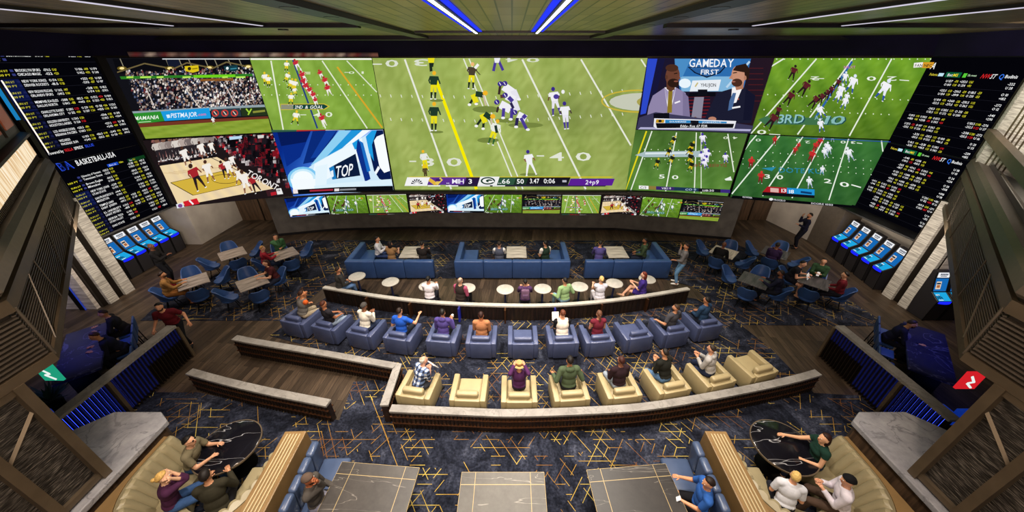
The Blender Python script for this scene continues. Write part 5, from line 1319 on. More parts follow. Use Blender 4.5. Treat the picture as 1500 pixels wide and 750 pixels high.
def make_kiosk(label, loc, rz, group):
    """front is +Y"""
    t = thing('betting_kiosk', label, 'kiosk', loc, rz, group)
    W = .46
    prof = [(-.30, .012), (.22, .012), (.26, .70), (.27, .80), (-.02, .98), (-.16, 1.42), (-.20, 1.62), (-.34, 1.64), (-.34, .5)]
    q = MB(); vs = [(-W / 2, y, z) for y, z in prof] + [(W / 2, y, z) for y, z in prof]; n = len(prof)
    q.add(vs, [tuple(range(n)), tuple(range(n, 2 * n))[::-1]] + [(i, (i + 1) % n, n + (i + 1) % n, n + i) for i in range(n)]); q.build('cabinet', principled('kiosk_grey', '#2c2a2e', .4, .2), t)
    def onface(y0, z0, y1, z1, off=.006):
        """maps (x, f in 0..1) on the sloping face from (y0,z0) to (y1,z1)"""
        d = Vector((y1 - y0, z1 - z0)).normalized(); nrm = Vector((d.y, -d.x)) if d.y * 1 > 0 else Vector((-d.y, d.x))
        if nrm.y < 0 and abs(d.x) > .7: nrm = -nrm
        return lambda x, f, o=off: (x, y0 + (y1 - y0) * f + nrm.x * o, z0 + (z1 - z0) * f + nrm.y * o)
    def quad(q, fn, x0, x1, f0, f1, o=.006): q.add([fn(x0, f0, o), fn(x1, f0, o), fn(x1, f1, o), fn(x0, f1, o)], [(0, 1, 2, 3)])
    con = onface(.27, .80, -.02, .98); scr = onface(-.02, .98, -.16, 1.42); hd = onface(-.16, 1.42, -.20, 1.62)
    C = lambda n, c, s=1.0: emissive('kiosk_' + n, c, s, False)
    q = MB(); quad(q, con, -.2, .2, .06, .94)
    q.cur = 1
    for k in range(5): quad(q, con, .02 + .036 * k, .045 + .036 * k, .2 + .1 * (k % 2), .5 + .1 * (k % 3), .009)
    q.cur = 2; quad(q, con, .03, .17, .12, .2, .009); quad(q, con, .06, .18, .62, .72, .009)
    q.build('touch_console', [C('cyan', '#1ea6e0'), C('ink', '#0b2440'), C('pale', '#d8e8f0')], t, fixn=False)
    q = MB(); quad(q, scr, -.2, .2, .05, .97)
    q.cur = 1; quad(q, scr, -.0, .16, .2, .75, .009); q.cur = 2; quad(q, scr, .03, .13, .3, .5, .011); q.cur = 3; quad(q, scr, .02, .15, .55, .66, .011)
    q.build('upper_screen', [C('blue', '#1668b4'), C('photo', '#e0cdb4'), C('brown', '#a8623a'), C('ink', '#0b2440')], t, fixn=False)
    q = MB(); quad(q, hd, -.19, .19, .08, .92)
    q.cur = 1
    for k in range(5): quad(q, hd, -.12 + .05 * k, -.085 + .05 * k, .45, .75, .009)
    quad(q, hd, -.1, .1, .25, .36, .009)
    q.build('header_sign', [C('white', '#eef0f4', 1.0), C('ink', '#0b2440')], t, fixn=False)
    q = MB()
    for k in range(8):
        a0, a1 = -1 + 2 * k / 8, -1 + 2 * (k + 1) / 8
        y0, y1 = .275 + .05 * (1 - a0 * a0), .275 + .05 * (1 - a1 * a1)
        q.add([(a0 * .2, y0, .80), (a1 * .2, y1, .80), (a1 * .2, y1, .73), (a0 * .2, y0, .73), (a0 * .2, .26, .80), (a1 * .2, .26, .80), (a1 * .2, .26, .73), (a0 * .2, .26, .73)], [(0, 1, 2, 3), (0, 4, 5, 1), (3, 2, 6, 7)])
    q.build('blue_lip', emissive('kiosk_lip', '#1420ff', 1.4, False), t, fixn=False)
    for s in (-1, 1):
        q = MB()
        for i in range(1, 6): q.tube((s * (W / 2 + .008), prof[i][0], prof[i][1]), (s * (W / 2 + .008), prof[i + 1][0], prof[i + 1][1]), .014, n=4)
        q.build('edge_trim', BLACKMETAL, t)
    return t
# ================================================================ PEOPLE
V3 = Vector
def cloth(col):
    return principled('cloth_' + col.strip('#'), col, .88, 0, .2, var=.14, vscale=9, bump=.25, bscale=22)
def skinmat(col):
    return principled('skin_' + col.strip('#'), col, .5, 0, .35, var=.04, vscale=14)
def hairmat(col):
    return principled('hair_' + col.strip('#'), col, .55, 0, .3, var=.25, vscale=40, bump=.4, bscale=90)
def ik(a, b, l1, l2, pole):
    d = b - a; L_ = d.length
    if L_ > (l1 + l2) * .995:
        b = a + d.normalized() * (l1 + l2) * .995; d = b - a; L_ = d.length
    u = d.normalized(); x = (l1 * l1 - l2 * l2 + L_ * L_) / (2 * L_); h = math.sqrt(max(0, l1 * l1 - x * x))
    p = pole - u * pole.dot(u)
    if p.length < 1e-4: p = V3((0, 0, -1)) - u * u.dot(V3((0, 0, -1)))
    return a + u * x + p.normalized() * h, b
ARMS = {  # right hand, left hand relative to the hips (x right, y forward, z up); elbow pole
    'lap': ((.11, .30, .12), (-.11, .32, .11)),
    'phone': ((.07, .36, .30), (-.07, .34, .28)),
    'rest': ((.33, .22, .16), (-.33, .22, .16)),
    'chin': ((.03, .24, .60), (-.05, .26, .22)),
    'chinl': ((.08, .26, .20), (-.04, .24, .60)),
    'headhold': ((.13, .02, .78), (-.13, .02, .78)),
    'table': ((.15, .46, .26), (-.15, .46, .26)),
    'point': ((.24, .50, .42), (-.12, .34, .16)),
    'gesture': ((.44, .34, .42), (-.2, .26, .18)),
    'crossed': ((-.10, .22, .26), (.12, .20, .22)),
    'shakehead': ((.02, .18, .62), (-.14, .30, .14)),
    'down': ((.25, .05, -.06), (-.25, .04, -.06)),
    'eyes': ((.07, .22, .62), (-.07, .22, .62)),
    'reach': ((.26, .52, .26), (-.16, .34, .16)),
    'reachl': ((.14, .34, .18), (-.26, .52, .26)),
    'wall': ((.34, .10, -.08), (-.28, .34, .16)),
}
def person(label, x, y, rz=0.0, hip=.53, lean=.1, arms='lap', legs='sit', head=(0, 0), s=1.0, skin='#c58f70', hair='#1d1612', style='short', shirt='#888888', sleeve=2.0, pants='#26304a', shorts=False, shoes='#1a1a1c', beard=None, hood=False, vest=None, voxel=.017, feet=None, female=False, hat=None, group=None, plaid=False, spread=1.0, tilt=0.0, glasses=False):
    """rz = direction faced (0 looks towards the screens)."""
    prim = []      # kind, a, b, ra, rb, region, frame
    O = V3((0, 0, hip))
    t = V3((math.sin(tilt), math.sin(lean), math.cos(lean))).normalized(); f = V3((0, math.cos(lean), -math.sin(lean)))
    X = t.cross(f) * -1; X.normalize(); X = V3((abs(X.x), X.y, X.z)) if X.x < 0 else X
    f = t.cross(X).normalized(); TM = Matrix((X, f, t)).transposed()
    k = .93 if female else 1.0
    def ell(c, r, reg, M=TM): prim.append(('e', V3(c), M.copy(), V3(r), None, reg))
    def cap(a, b, ra, rb, reg): prim.append(('c', V3(a), V3(b), ra, rb, reg))
    sh_w = .185 * k * s
    ell(O + t * .02 * s, (.168 * s, .125 * s, .12 * s), 'hip')
    ell(O + t * .15 * s, ((.145 if female else .155) * s, .108 * s, .15 * s), 'torso')
    ell(O + t * .35 * s, (.172 * k * s, .118 * s, .165 * s), 'torso')
    if female: ell(O + t * .35 * s + f * .07 * s, (.13 * s, .065 * s, .07 * s), 'torso')
    nb = O + t * .515 * s
    S = {1: O + t * .455 * s + X * sh_w, -1: O + t * .455 * s - X * sh_w}
    cap(S[1] - X * .02, S[-1] + X * .02, .066 * s, .066 * s, 'torso')
    ell(nb - t * .03 * s, (.105 * s, .075 * s, .06 * s), 'torso')
    ht = (t + V3((0, 0, 1)) * .8 + f * .12).normalized()
    hc = nb + ht * .175 * s
    HM = Matrix.Rotation(head[0], 3, 'Z') @ Matrix.Rotation(-head[1], 3, 'X')
    HM = TM.to_quaternion().slerp(Matrix.Identity(3).to_quaternion(), .8).to_matrix() @ HM
    hl = lambda px_, py_, pz_: hc + HM @ V3((px_ * s, py_ * s, pz_ * s))
    cap(nb - t * .02 * s, hl(0, -.012, -.06), .058 * s * k, .052 * s * k, 'neck')
    ell(hc, (.075 * s, .094 * s, .108 * s), 'head', HM)
    ell(hl(0, .024, -.062), (.056 * s, .066 * s, .058 * s), 'head', HM)
    cap(hl(0, .088, .012), hl(0, .107, -.022), .010 * s, .014 * s, 'head')
    for sd in (1, -1): ell(hl(sd * .077, -.005, -.012), (.010 * s, .018 * s, .030 * s), 'head', HM)
    hands = []
    A = ARMS[arms] if isinstance(arms, str) else arms
    for sd, tg in ((1, A[0]), (-1, A[1])):
        T = O + V3(tg) * s
        pole = V3((sd * .38, -.45, -.85))
        e, wv = ik(S[sd], T, .29 * s, .255 * s, pole)
        cap(S[sd], e, .054 * s * k, .043 * s * k, 'ua%d' % sd); cap(e, wv, .042 * s * k, .029 * s * k, 'fa%d' % sd)
        d = (wv - e).normalized(); hands.append((sd, wv, d))
        cap(wv, wv + d * .05 * s, .028 * s, .03 * s, 'hand')
    H = {1: O + V3((.092 * s, 0, -.02)), -1: O + V3((-.092 * s, 0, -.02))}
    soles = []
    for sd in (1, -1):
        if legs == 'sit': ft = V3((sd * .12 * spread, .46 * s, .075)); pole = V3((sd * .1, .6, 1))
        elif legs == 'stretch': ft = V3((sd * .13 * spread, .62 * s, .075)); pole = V3((sd * .1, .6, 1))
        elif legs == 'perch': ft = V3((sd * .12 * spread, .34 * s, .30)); pole = V3((sd * .2, .9, .6))
        elif legs == 'cross':
            ft = V3((.10, .50 * s, .075)) if sd == -1 else V3((-.16, .62 * s, .34)); pole = V3((sd * .15, .5, 1))
        elif legs == 'walk': ft = V3((sd * .10, (.16 if sd == 1 else -.12) * s, .075)); pole = V3((0, 1, .1))
        else: ft = V3((sd * .10 * spread, .02, .075)); pole = V3((0, 1, .05))
        if feet: ft = V3(feet[0 if sd == 1 else 1])
        kn, an = ik(H[sd], ft, .43 * s, .43 * s, pole)
        cap(H[sd], kn, .088 * s, .060 * s, 'th%d' % sd); cap(kn, an, .058 * s, .040 * s, 'sk%d' % sd)
        fd = V3((sd * .18, 1, 0)).normalized() if abs((kn - an).z) > .1 else V3((0, 1, 0))
        zb = an.z - .035
        cap(V3((an.x, an.y, zb + .03)) - fd * .04 * s, V3((an.x, an.y, zb + .012)) + fd * .17 * s, .042 * s, .032 * s, 'foot')
    # ---- surface
    mb_ = MB()
    for p in prim:
        if p[0] == 'e':
            M4 = Matrix.Translation(p[1]) @ p[2].to_4x4()
            mb_.ellipsoid((0, 0, 0), p[3], M4, 16, 10)
        else:
            a, b, ra, rb = p[1:5]; L_ = (b - a).length; q = MB()
            d = (b - a).normalized(); prof = []
            for i in range(1, 6): an = -PI / 2 + PI / 2 * i / 5; prof.append((ra * math.cos(an), ra * math.sin(an)))
            for i in range(1, 5): prof.append((ra + (rb - ra) * i / 5, L_ * i / 5))
            for i in range(0, 5): an = PI / 2 * i / 5; prof.append((rb * math.cos(an), L_ + rb * math.sin(an)))
            M4 = Matrix.Translation(a) @ d.to_track_quat('Z', 'Y').to_matrix().to_4x4()
            mb_.lathe(prof, 12, M=M4)
    me = bpy.data.meshes.new('tmp'); me.from_pydata(mb_.v, [], mb_.f)
    o = bpy.data.objects.new('tmp', me); COL.objects.link(o)
    r = o.modifiers.new('r', 'REMESH'); r.mode = 'VOXEL'; r.voxel_size = voxel
    sm = o.modifiers.new('s', 'SMOOTH'); sm.iterations = 3; sm.factor = .5
    bpy.context.view_layer.update()
    body = bpy.data.meshes.new_from_object(o.evaluated_get(bpy.context.evaluated_depsgraph_get()))
    bpy.data.objects.remove(o); bpy.data.meshes.remove(me)
    nv = len(body.vertices); co = np.empty(nv * 3); body.vertices.foreach_get('co', co); co = co.reshape(-1, 3)
    no = np.empty(nv * 3); body.vertices.foreach_get('normal', no); no = no.reshape(-1, 3)
    D = []
    TP = []
    for p in prim:
        if p[0] == 'e':
            R_ = np.array(p[2]); q = (co - np.array(p[1])) @ R_ / np.array(p[3])
            D.append((np.linalg.norm(q, axis=1) - 1) * min(p[3])); TP.append(np.zeros(nv))
        else:
            a, b = np.array(p[1]), np.array(p[2]); ab = b - a; tt = np.clip(((co - a) @ ab) / (ab @ ab), 0, 1)
            D.append(np.linalg.norm(co - (a + tt[:, None] * ab), axis=1) - (p[3] + (p[4] - p[3]) * tt)); TP.append(tt)
    D = np.array(D); idx = D.argmin(axis=0); tv = np.array(TP)[idx, np.arange(nv)]
    reg = np.array([p[5] for p in prim])[idx]
    tz = (co - np.array(O)) @ np.array(t)
    faces = [tuple(p.vertices) for p in body.polygons]
    FA = np.array([f_ if len(f_) == 4 else f_ + (f_[-1],) for f_ in faces])
    hcn = (co - np.array(hc)) @ np.array(HM) / (np.array([.075, .094, .108]) * s)
    m_head = reg == 'head'
    m_ua = np.char.startswith(reg, 'ua'); m_fa = np.char.startswith(reg, 'fa'); m_th = np.char.startswith(reg, 'th'); m_sk = np.char.startswith(reg, 'sk')
    mask = {}
    mask['shirt'] = (reg == 'torso') | (m_ua & (tv < min(1.1, sleeve))) | (m_fa & (tv < sleeve - 1)) | ((reg == 'hip') & (tz > .015))
    if sleeve < 0.05: mask['shirt'] = (reg == 'torso') & (np.abs((co - np.array(O)) @ np.array(X)) < .165 * s) | ((reg == 'hip') & (tz > .015))
    mask['trousers'] = (reg == 'hip') & (tz < .09) | (m_th & (tv < (.75 if shorts else 2))) | (m_sk & (tv < (-1 if shorts else .93)))
    mask['shoe'] = (reg == 'foot')
    hline = .30 + .62 * np.clip(hcn[:, 1], -1, 1)
    mask['hair'] = m_head & (hcn[:, 2] > hline)
    if style in ('bald',): mask['hair'] &= False
    if style == 'thin': mask['hair'] &= (hcn[:, 2] < .75) & (hcn[:, 1] < .25)
    if beard: mask['beard'] = m_head & (hcn[:, 2] < -.38) & (hcn[:, 1] > .05) & (hcn[:, 2] > -1.6)
    sk = skinmat(skin)
    # hands with five fingers, eyes and mouth joined to the body mesh
    ex = MB()
    for sd, wv, d in hands:
        up_ = V3((0, 0, 1)) if abs(d.z) < .85 else V3((0, 1, 0))
        wd = d.cross(up_).normalized() * sd; pn = -(wd.cross(d)).normalized() * sd
        if pn.z > 0: pn = -pn
        for i, (off, ln) in enumerate(((-.027, .062), (-.009, .074), (.010, .078), (.028, .068))):
            b0 = wv + d * .07 * s + wd * off * s * -1; d1 = (d + pn * .35).normalized(); d2 = (d * .6 + pn * .9).normalized()
            m1 = b0 + d1 * ln * .55 * s; ex.tube(b0 - d * .03 * s, b0, .009 * s, n=6); ex.tube(b0, m1, .0095 * s, .0085 * s, n=6); ex.tube(m1, m1 + d2 * ln * .5 * s, .0085 * s, .0065 * s, n=6)
        b0 = wv + d * .02 * s - wd * .022 * s; d1 = (d * .75 - wd * .65 + pn * .2).normalized(); m1 = b0 + d1 * .045 * s
        ex.tube(b0, m1, .012 * s, .010 * s, n=6); ex.tube(m1, m1 + (d1 + d * .6).normalized() * .032 * s, .010 * s, .0075 * s, n=6)
    HM4 = Matrix.Translation(hc) @ HM.to_4x4()
    ex.cur = 1
    for sd in (1, -1): ex.ellipsoid((sd * .031 * s, .083 * s, .008 * s), (.012 * s, .008 * s, .008 * s), HM4, 8, 6)
    ex.cur = 2
    for sd in (1, -1): ex.ellipsoid((sd * .031 * s, .0885 * s, .008 * s), (.0062 * s, .0045 * s, .0065 * s), HM4, 8, 6)
    ex.cur = 3
    ex.ellipsoid((0, .0865 * s, -.055 * s), (.024 * s, .007 * s, .007 * s), HM4, 10, 6)
    allv = [tuple(c) for c in co] + ex.v
    allf = faces + [tuple(i + nv for i in f_) for f_ in ex.f]
    bm_ = bpy.data.meshes.new('person'); bm_.from_pydata(allv, [], allf)
    for m in (sk, principled('eye_white', '#e8e4e0', .3), principled('iris_dark', '#1c120c', .3), principled('lips_' + skin.strip('#'), hx(*[int(skin[i:i + 2], 16) * k_ for i, k_ in ((1, .78), (3, .58), (5, .58))]), .5)): bm_.materials.append(m)
    bm_.polygons.foreach_set('material_index', [0] * len(faces) + ex.mi)
    bm_.polygons.foreach_set('use_smooth', [True] * len(allf))
    P = bpy.data.objects.new('person', bm_); COL.objects.link(P)
    P.location = (x, y, 0); P.rotation_euler = (0, 0, rz)
    tag(P, label, 'person', group)
    def shell(nm, msk, dist, mat, edge=.003, lift=None):
        fm = msk[FA].all(axis=1); sel = FA[fm]
        if len(sel) < 3: return None
        used = np.unique(sel); rem = -np.ones(nv, int); rem[used] = np.arange(len(used))
        full = np.ones(nv, bool); full[np.unique(FA[~fm])] = False       # interior vertices
        dd = np.where(full, dist, edge)
        pts = co + no * dd[:, None]
        if lift is not None: pts = lift(pts, full)
        m = bpy.data.meshes.new(nm); m.from_pydata([tuple(p) for p in pts[used]], [], [tuple(dict.fromkeys(int(rem[i]) for i in f_)) for f_ in sel])
        m.polygons.foreach_set('use_smooth', [True] * len(m.polygons)); m.materials.append(mat)
        ob = bpy.data.objects.new(nm, m); COL.objects.link(ob); ob.parent = P
        return ob
    shell('trousers', mask['trousers'], .010 if not shorts else .014, cloth(pants))
    shell('shirt', mask['shirt'], .016, PLAID if plaid else cloth(shirt))
    if vest: shell('vest', (reg == 'torso') & (np.abs((co - np.array(O)) @ np.array(X)) < .17 * s) | ((reg == 'hip') & (tz > .0)), .026, cloth(vest))
    shx = mask['shoe']
    for sd in (1, -1): shell('shoe', shx & (np.sign(co[:, 0] - .0001) == (sd if legs not in ('cross',) else np.sign(co[:, 0]))) if legs != 'cross' else (shx & ((co[:, 2] > .2) if sd == 1 else (co[:, 2] <= .2))), .006, cloth(shoes))
    hm = hairmat(hair)
    q = MB()
    if hat is None or style in ('bun', 'pony', 'long'):
        if style != 'bald' and hat is None:
            shell('hair', mask['hair'], .017 * s, hm, .004)
    if style == 'bun':
        q.ellipsoid((0, -.115 * s, .03 * s), (.035 * s, .035 * s, .035 * s), HM4); q.build('hair_bun', hm, P, True)
    elif style == 'pony':
        q.ellipsoid((0, -.108 * s, .01 * s), (.025 * s, .03 * s, .025 * s), HM4); q.ellipsoid((0, -.125 * s, -.10 * s), (.026 * s, .028 * s, .11 * s), HM4); q.build('ponytail', hm, P, True)
    elif style == 'long':
        q.ellipsoid((0, -.055 * s, -.06 * s), (.086 * s, .062 * s, .14 * s), HM4); q.build('long_hair', hm, P, True)
    if beard: shell('beard', mask['beard'], .008 * s, hairmat(beard), .002)
    if hood:
        q = MB(); c = nb - f * .075 * s - t * .02 * s
        M4 = Matrix.Translation(c) @ TM.to_4x4()
        q.ellipsoid((0, 0, 0), (.105 * s, .06 * s, .075 * s), M4, 16, 10); q.build('hood', cloth(shirt), P, True)
    if glasses:
        q = MB()
        for sd in (1, -1): q.ellipsoid((sd * .032 * s, .092 * s, .01 * s), (.024 * s, .008 * s, .017 * s), HM4, 10, 6); q.tube((sd * .055 * s, .085 * s, .012 * s), (sd * .08 * s, -.01 * s, .012 * s), .003, M=HM4)
        q.build('sunglasses', principled('dark_lens', '#101014', .15), P, True)
    if hat:
        kind, hcx = hat; q = MB()
        if kind == 'brim':
            q.lathe([(.16 * s, .045 * s), (.162 * s, .052 * s), (.092 * s, .06 * s), (.088 * s, .135 * s), (.05 * s, .15 * s), (.01, .145 * s)], 24, M=HM4)
            hb = q.build('hat', cloth(hcx), P, True); q = MB(); q.lathe([(.093 * s, .062 * s), (.0935 * s, .085 * s), (.088 * s, .085 * s), (.088 * s, .062 * s)], 24, M=HM4); q.build('hat_band', cloth('#2a2018'), hb)
        else:
            shell('hat', m_head & (hcn[:, 2] > (.18 + .25 * np.clip(hcn[:, 1], -1, 1))), .022 * s, cloth(hcx), .012)
            if kind == 'cap':
                q.ellipsoid((0, .11 * s, .045 * s), (.065 * s, .07 * s, .010 * s), HM4, 14, 6); q.build('hat_visor', cloth(hcx), P, True)
    return P
def hand_at(P, loc):   # a point given in the person's own frame -> room
    return Matrix.Translation(P.location) @ Matrix.Rotation(P.rotation_euler.z, 4, 'Z') @ V3(loc)
def held(name, label, cat, P, loc, size, mat, rx=.6, extra=None):
    p = hand_at(P, loc); t = None
    q = MB(); q.rbox((0, 0, 0), size, min(size) * .3); o = q.build(name, mat)
    o.location = p; o.rotation_euler = (rx, 0, P.rotation_euler.z); tag(o, label, cat)
    return o
# ================================================================ LAYOUT
import re
def face_to(x, y): return math.atan2(-x, y)
def local(loc, rz, dx, dy): return (loc[0] + dx * math.cos(rz) - dy * math.sin(rz), loc[1] + dx * math.sin(rz) + dy * math.cos(rz))
# ---- blue armchairs
BL = [(-6.65, 8.03, -.25), (-5.6, 7.78, -.29), (-4.45, 7.53, -.25), (-3.29, 7.32, -.20), (-2.02, 7.22, -.10), (-.88, 7.15, -.03), (.31, 7.13, 0), (1.46, 7.16, .05), (2.5, 7.21, .11), (3.65, 7.38, .20), (4.79, 7.58, .20), (5.9, 7.86, .21)]
OCCB = ['under the man in orange and grey', 'under the person in a black top', 'under the man in a cream shirt and cap', 'under the person in a bright blue top', 'under the person in a purple hoodie', 'under the person in a tan jacket', 'empty, in the middle of the row', 'under the person in a white vest', 'under the woman with a ponytail', 'empty, right of the ponytail woman', 'under the bearded man in charcoal', 'under the man in a navy jacket']
BC = []
for i, (x, y, rz) in enumerate(BL):
    c = local((x, y), rz, 0, .41); BC.append((c[0], c[1], rz))
    lab = 'blue leather armchair, %s from the left, %s' % (ORD[i], OCCB[i])
    if i == 0: protoB = blueA('club_armchair', lab, (c[0], c[1], 0.012), rz, 'blue leather armchairs'); 
    else: dup(protoB, (c[0], c[1], 0.012), rz, lab)
CR = [(-2.36, 5.36, -.16), (-1.05, 5.26, -.04), (.17, 5.22, 0), (1.42, 5.27, .08), (2.68, 5.36, .13), (3.93, 5.52, .2), (5.16, 5.74, .25), (6.4, 6.03, .27)]
OCCC = ['under the reader in a plaid shirt', 'empty, right of the plaid-shirt reader', 'under the person in a straw hat', 'under the person in a green hoodie', 'under the person in a dark maroon top', 'under the man in black and jeans', 'under the man in a grey hoodie', 'empty, at the right end of the row']
CC = []
for i, (x, y, rz) in enumerate(CR):
    c = local((x, y), rz, 0, .45); CC.append((c[0], c[1], rz))
    lab = 'cream leather armchair, %s from the left, %s' % (ORD[i], OCCC[i])
    if i == 0: protoC = creamA('club_armchair', lab, (c[0], c[1], 0.012), rz, 'cream leather armchairs')
    else: dup(protoC, (c[0], c[1], 0.012), rz, lab)
def in_chair(c, label, **k):
    p = local(c[:2], c[2], 0, k.pop('dy', -.02)); rz = c[2] + k.pop('turn', 0)
    k.setdefault('hip', .585)
    return person(label, p[0], p[1], rz, **k)
in_chair(BC[0], 'person in an orange and grey top, hand to chin, leftmost blue armchair', shirt='#d8622a', vest='#6e6a66', sleeve=.25, pants='#a89a84', arms='chin', skin='#c98a62', hair='#3a2014', lean=.25, turn=-.3, dy=.1)
in_chair(BC[1], 'person in black top and sunglasses in the second blue armchair', shirt='#26242a', sleeve=.6, pants='#8fa0b8', arms='lap', skin='#b87a58', hair='#4a2416', lean=-.1, turn=-.25, glasses=True, head=(0, .1))
in_chair(BC[2], 'person in cream shirt and grey cap in the third blue armchair', shirt='#ddd8cc', pants='#2a3450', arms='phone', skin='#8a5a40', hat=('beanie', '#4a4644'), lean=.22, turn=-.1)
in_chair(BC[3], 'person in a bright blue top gesturing with an open right hand', shirt='#2458c0', sleeve=.7, pants='#20242e', arms='gesture', skin='#d09a78', hair='#22140e', lean=.12)
P = in_chair(BC[4], 'person in a purple hoodie holding a white cup', shirt='#4b3f80', pants='#22242c', arms=((.20, .30, .32), (-.1, .32, .14)), hair='#120e0c', hood=True, lean=.2, skin='#b07a5a')
held('paper_cup', 'small white cup held by the person in the purple hoodie', 'cup', P, (.19, .42, .93), (.07, .07, .1), principled('white_paper', '#efeeea', .6), 0)
in_chair(BC[5], 'person in a tan and brown jacket seen from behind, left of the empty blue armchair', shirt='#a8714e', pants='#5a3a28', arms='lap', hair='#2a120c', lean=.1, skin='#a86a48')
P = in_chair(BC[7], 'person in a white vest over a black shirt, holding a white sheet', shirt='#17171c', vest='#e0d4c8', sleeve=.9, pants='#1a1c28', arms='phone', hair='#5a2e1c', lean=.25, skin='#c98f70')
held('paper_sheet', 'white sheet held up by the person in the white vest', 'paper', P, (-.14, .46, .92), (.2, .004, .26), principled('white_paper', '#efeeea', .6), -.5)
in_chair(BC[8], 'woman in a maroon vest with a brown ponytail', shirt='#6a2030', sleeve=.2, pants='#241c22', arms='lap', hair='#5a3a2a', style='pony', female=True, lean=.1, skin='#c48a70')
in_chair(BC[10], 'bearded man in a charcoal t-shirt, second blue armchair from the right', shirt='#43434a', sleeve=.8, pants='#22242c', arms='rest', hair='#3a2a20', beard='#3a2a20', lean=-.05, turn=.25, head=(.5, 0), skin='#c68c6a')
in_chair(BC[11], 'man in a navy jacket in the rightmost blue armchair', shirt='#27405e', pants='#22283a', arms='lap', hair='#17110e', lean=.1, turn=.25, skin='#b57c5a')
P = in_chair(CC[0], 'grey-haired man in a plaid shirt reading a paper', plaid=True, sleeve=.9, pants='#3a3c46', arms='phone', hair='#b8b2aa', style='thin', lean=.45, turn=-.5, skin='#d6a088', head=(-.2, -.3))
held('booklet', 'pale booklet in the hands of the man in plaid', 'booklet', P, (0, .50, .90), (.3, .02, .22), principled('pale_print', '#d4d4d8', .6), .6)
in_chair(CC[2], 'small person in a purple shirt and straw hat, hands raised to the face', shirt='#4a2450', pants='#2a2230', arms='headhold', s=.9, hat=('brim', '#b98f5c'), hair='#6a4428', lean=.1, hip=.57, dy=.12)
in_chair(CC[3], 'large person in a green hoodie in the fourth cream armchair', shirt='#48563f', pants='#22242a', arms='rest', hair='#15100d', hood=True, lean=.15, skin='#b27a58', s=1.06, dy=.08)
in_chair(CC[4], 'person in a dark maroon top with head bowed, fifth cream armchair', shirt='#2a1a20', pants='#8f9aa8', arms='lap', hair='#3a1a14', lean=.15, skin='#8a5a44', head=(.2, -.1), dy=.04, turn=.1)
in_chair(CC[5], 'man in a black jacket and blue jeans perched in a cream armchair', shirt='#1b1c18', pants='#4f6f94', arms='phone', hair='#1c1512', lean=.3, turn=.25, skin='#c08a68', dy=.08, spread=1.8)
in_chair(CC[6], 'man in a light grey hoodie in a cream armchair near the right end', shirt='#a9a7a6', pants='#232b44', arms='phone', hair='#2a221e', hood=True, lean=.2, turn=.5, skin='#c68f70', dy=.06)

# ---- sofas
def sofa(label, x0, x1, left, right, group):
    cx = (x0 + x1) / 2; L_ = x1 - x0; y0 = 11.33
    t = thing('booth_sofa', label, 'sofa', (cx, y0, .012), 0, group)
    n = 4 if L_ > 4 else 3
    for k in range(n):
        q = MB(); q.rbox((-L_ / 2 + L_ * (k + .5) / n, .11, .42), (L_ / n - .004, .22, .76), .04, 3); q.build('back_panel', SOFABLUE, t, True)
    q = MB(); q.rbox((0, .5, .25), (L_ - .44, .6, .38), .04, 3); q.build('seat', SOFABLUE, t, True)
    for s, on in ((-1, left), (1, right)):
        if on:
            q = MB(); q.rbox((s * (L_ / 2 - .11), .92, .42), (.22, 1.5, .76), .05, 3); q.build('side_back', SOFABLUE, t, True)
            q = MB(); q.rbox((s * (L_ / 2 - .5), 1.2, .25), (.6, .86, .38), .04, 3); q.build('side_seat', SOFABLUE, t, True)
    q = MB(); q.box((0, .35, .03), (L_ - .2, .5, .04)); q.build('plinth', BLACKMETAL, t)
    return t
SG = 'blue booth sofas'
sofa('blue L-shaped booth sofa on the left, with three people', -6.39, -3.01, True, False, SG)
sofa('blue U-shaped booth sofa in the middle', -2.21, 2.24, True, True, SG)
sofa('blue L-shaped booth sofa on the right, beside the standing woman', 2.8, 6.09, False, True, SG)
pt = None
for nm, cx in (('left', -4.05), ('middle', .18), ('right', 4.2)):
    for k, y in (('rear', 12.34), ('front', 11.86 + .01)):
        lab = 'pale grey rectangular table, %s one of the pair at the %s sofa' % ({'rear': 'farther', 'front': 'nearer'}[k], nm)
        y += .16
        if pt is None: pt = make_pair_table(lab, (cx, y, .012), 'sofa tables')
        else: dup(pt, (cx, y, .012), 0, lab)
def seat_px(px_, py_, z=.56): return at(px_, py_, z)
def seated(label, px_, py_, rz, hip=.56, **k):
    p = at(px_, py_, hip); return person(label, p.x, p.y, rz, hip=hip, **k)
person('man in a white shirt and jeans, hands raised, on the left sofa', -5.45, 12.35, -1.45, hip=.57, shirt='#cfd2dc', pants='#2b3a62', arms='phone', hair='#1a120e', lean=.1, skin='#c48d70')
person('long-haired person in a fawn top on the left sofa', -4.75, 11.86, -.05, hip=.57, shirt='#8a6a48', sleeve=.3, pants='#26304e', arms='table', hair='#1c1210', style='long', female=True, lean=.15, skin='#c8967c')
person('dark-haired person in a black jacket at the right of the left sofa', -3.5, 11.84, 0, hip=.57, shirt='#231f1f', pants='#1c1c24', arms='table', hair='#15100e', lean=.15)
person('person in a grey waistcoat and white shirt on the middle sofa', -.5, 11.86, 0, hip=.57, shirt='#d9d8d6', vest='#4a4f60', pants='#20232e', arms='table', hair='#20150f', lean=.1, skin='#c8967c')
person('person in a dark green vest on the middle sofa, turned sideways', 1.33, 11.92, .5, hip=.57, shirt='#d6d2cc', vest='#1d3026', sleeve=.6, pants='#1a2028', arms='lap', hair='#14100e', lean=.1)
person('person in a violet shirt leaning on the right sofa table', 3.42, 11.86, -.2, hip=.57, shirt='#4b447c', pants='#20222c', arms='table', hair='#1a1310', lean=.25)
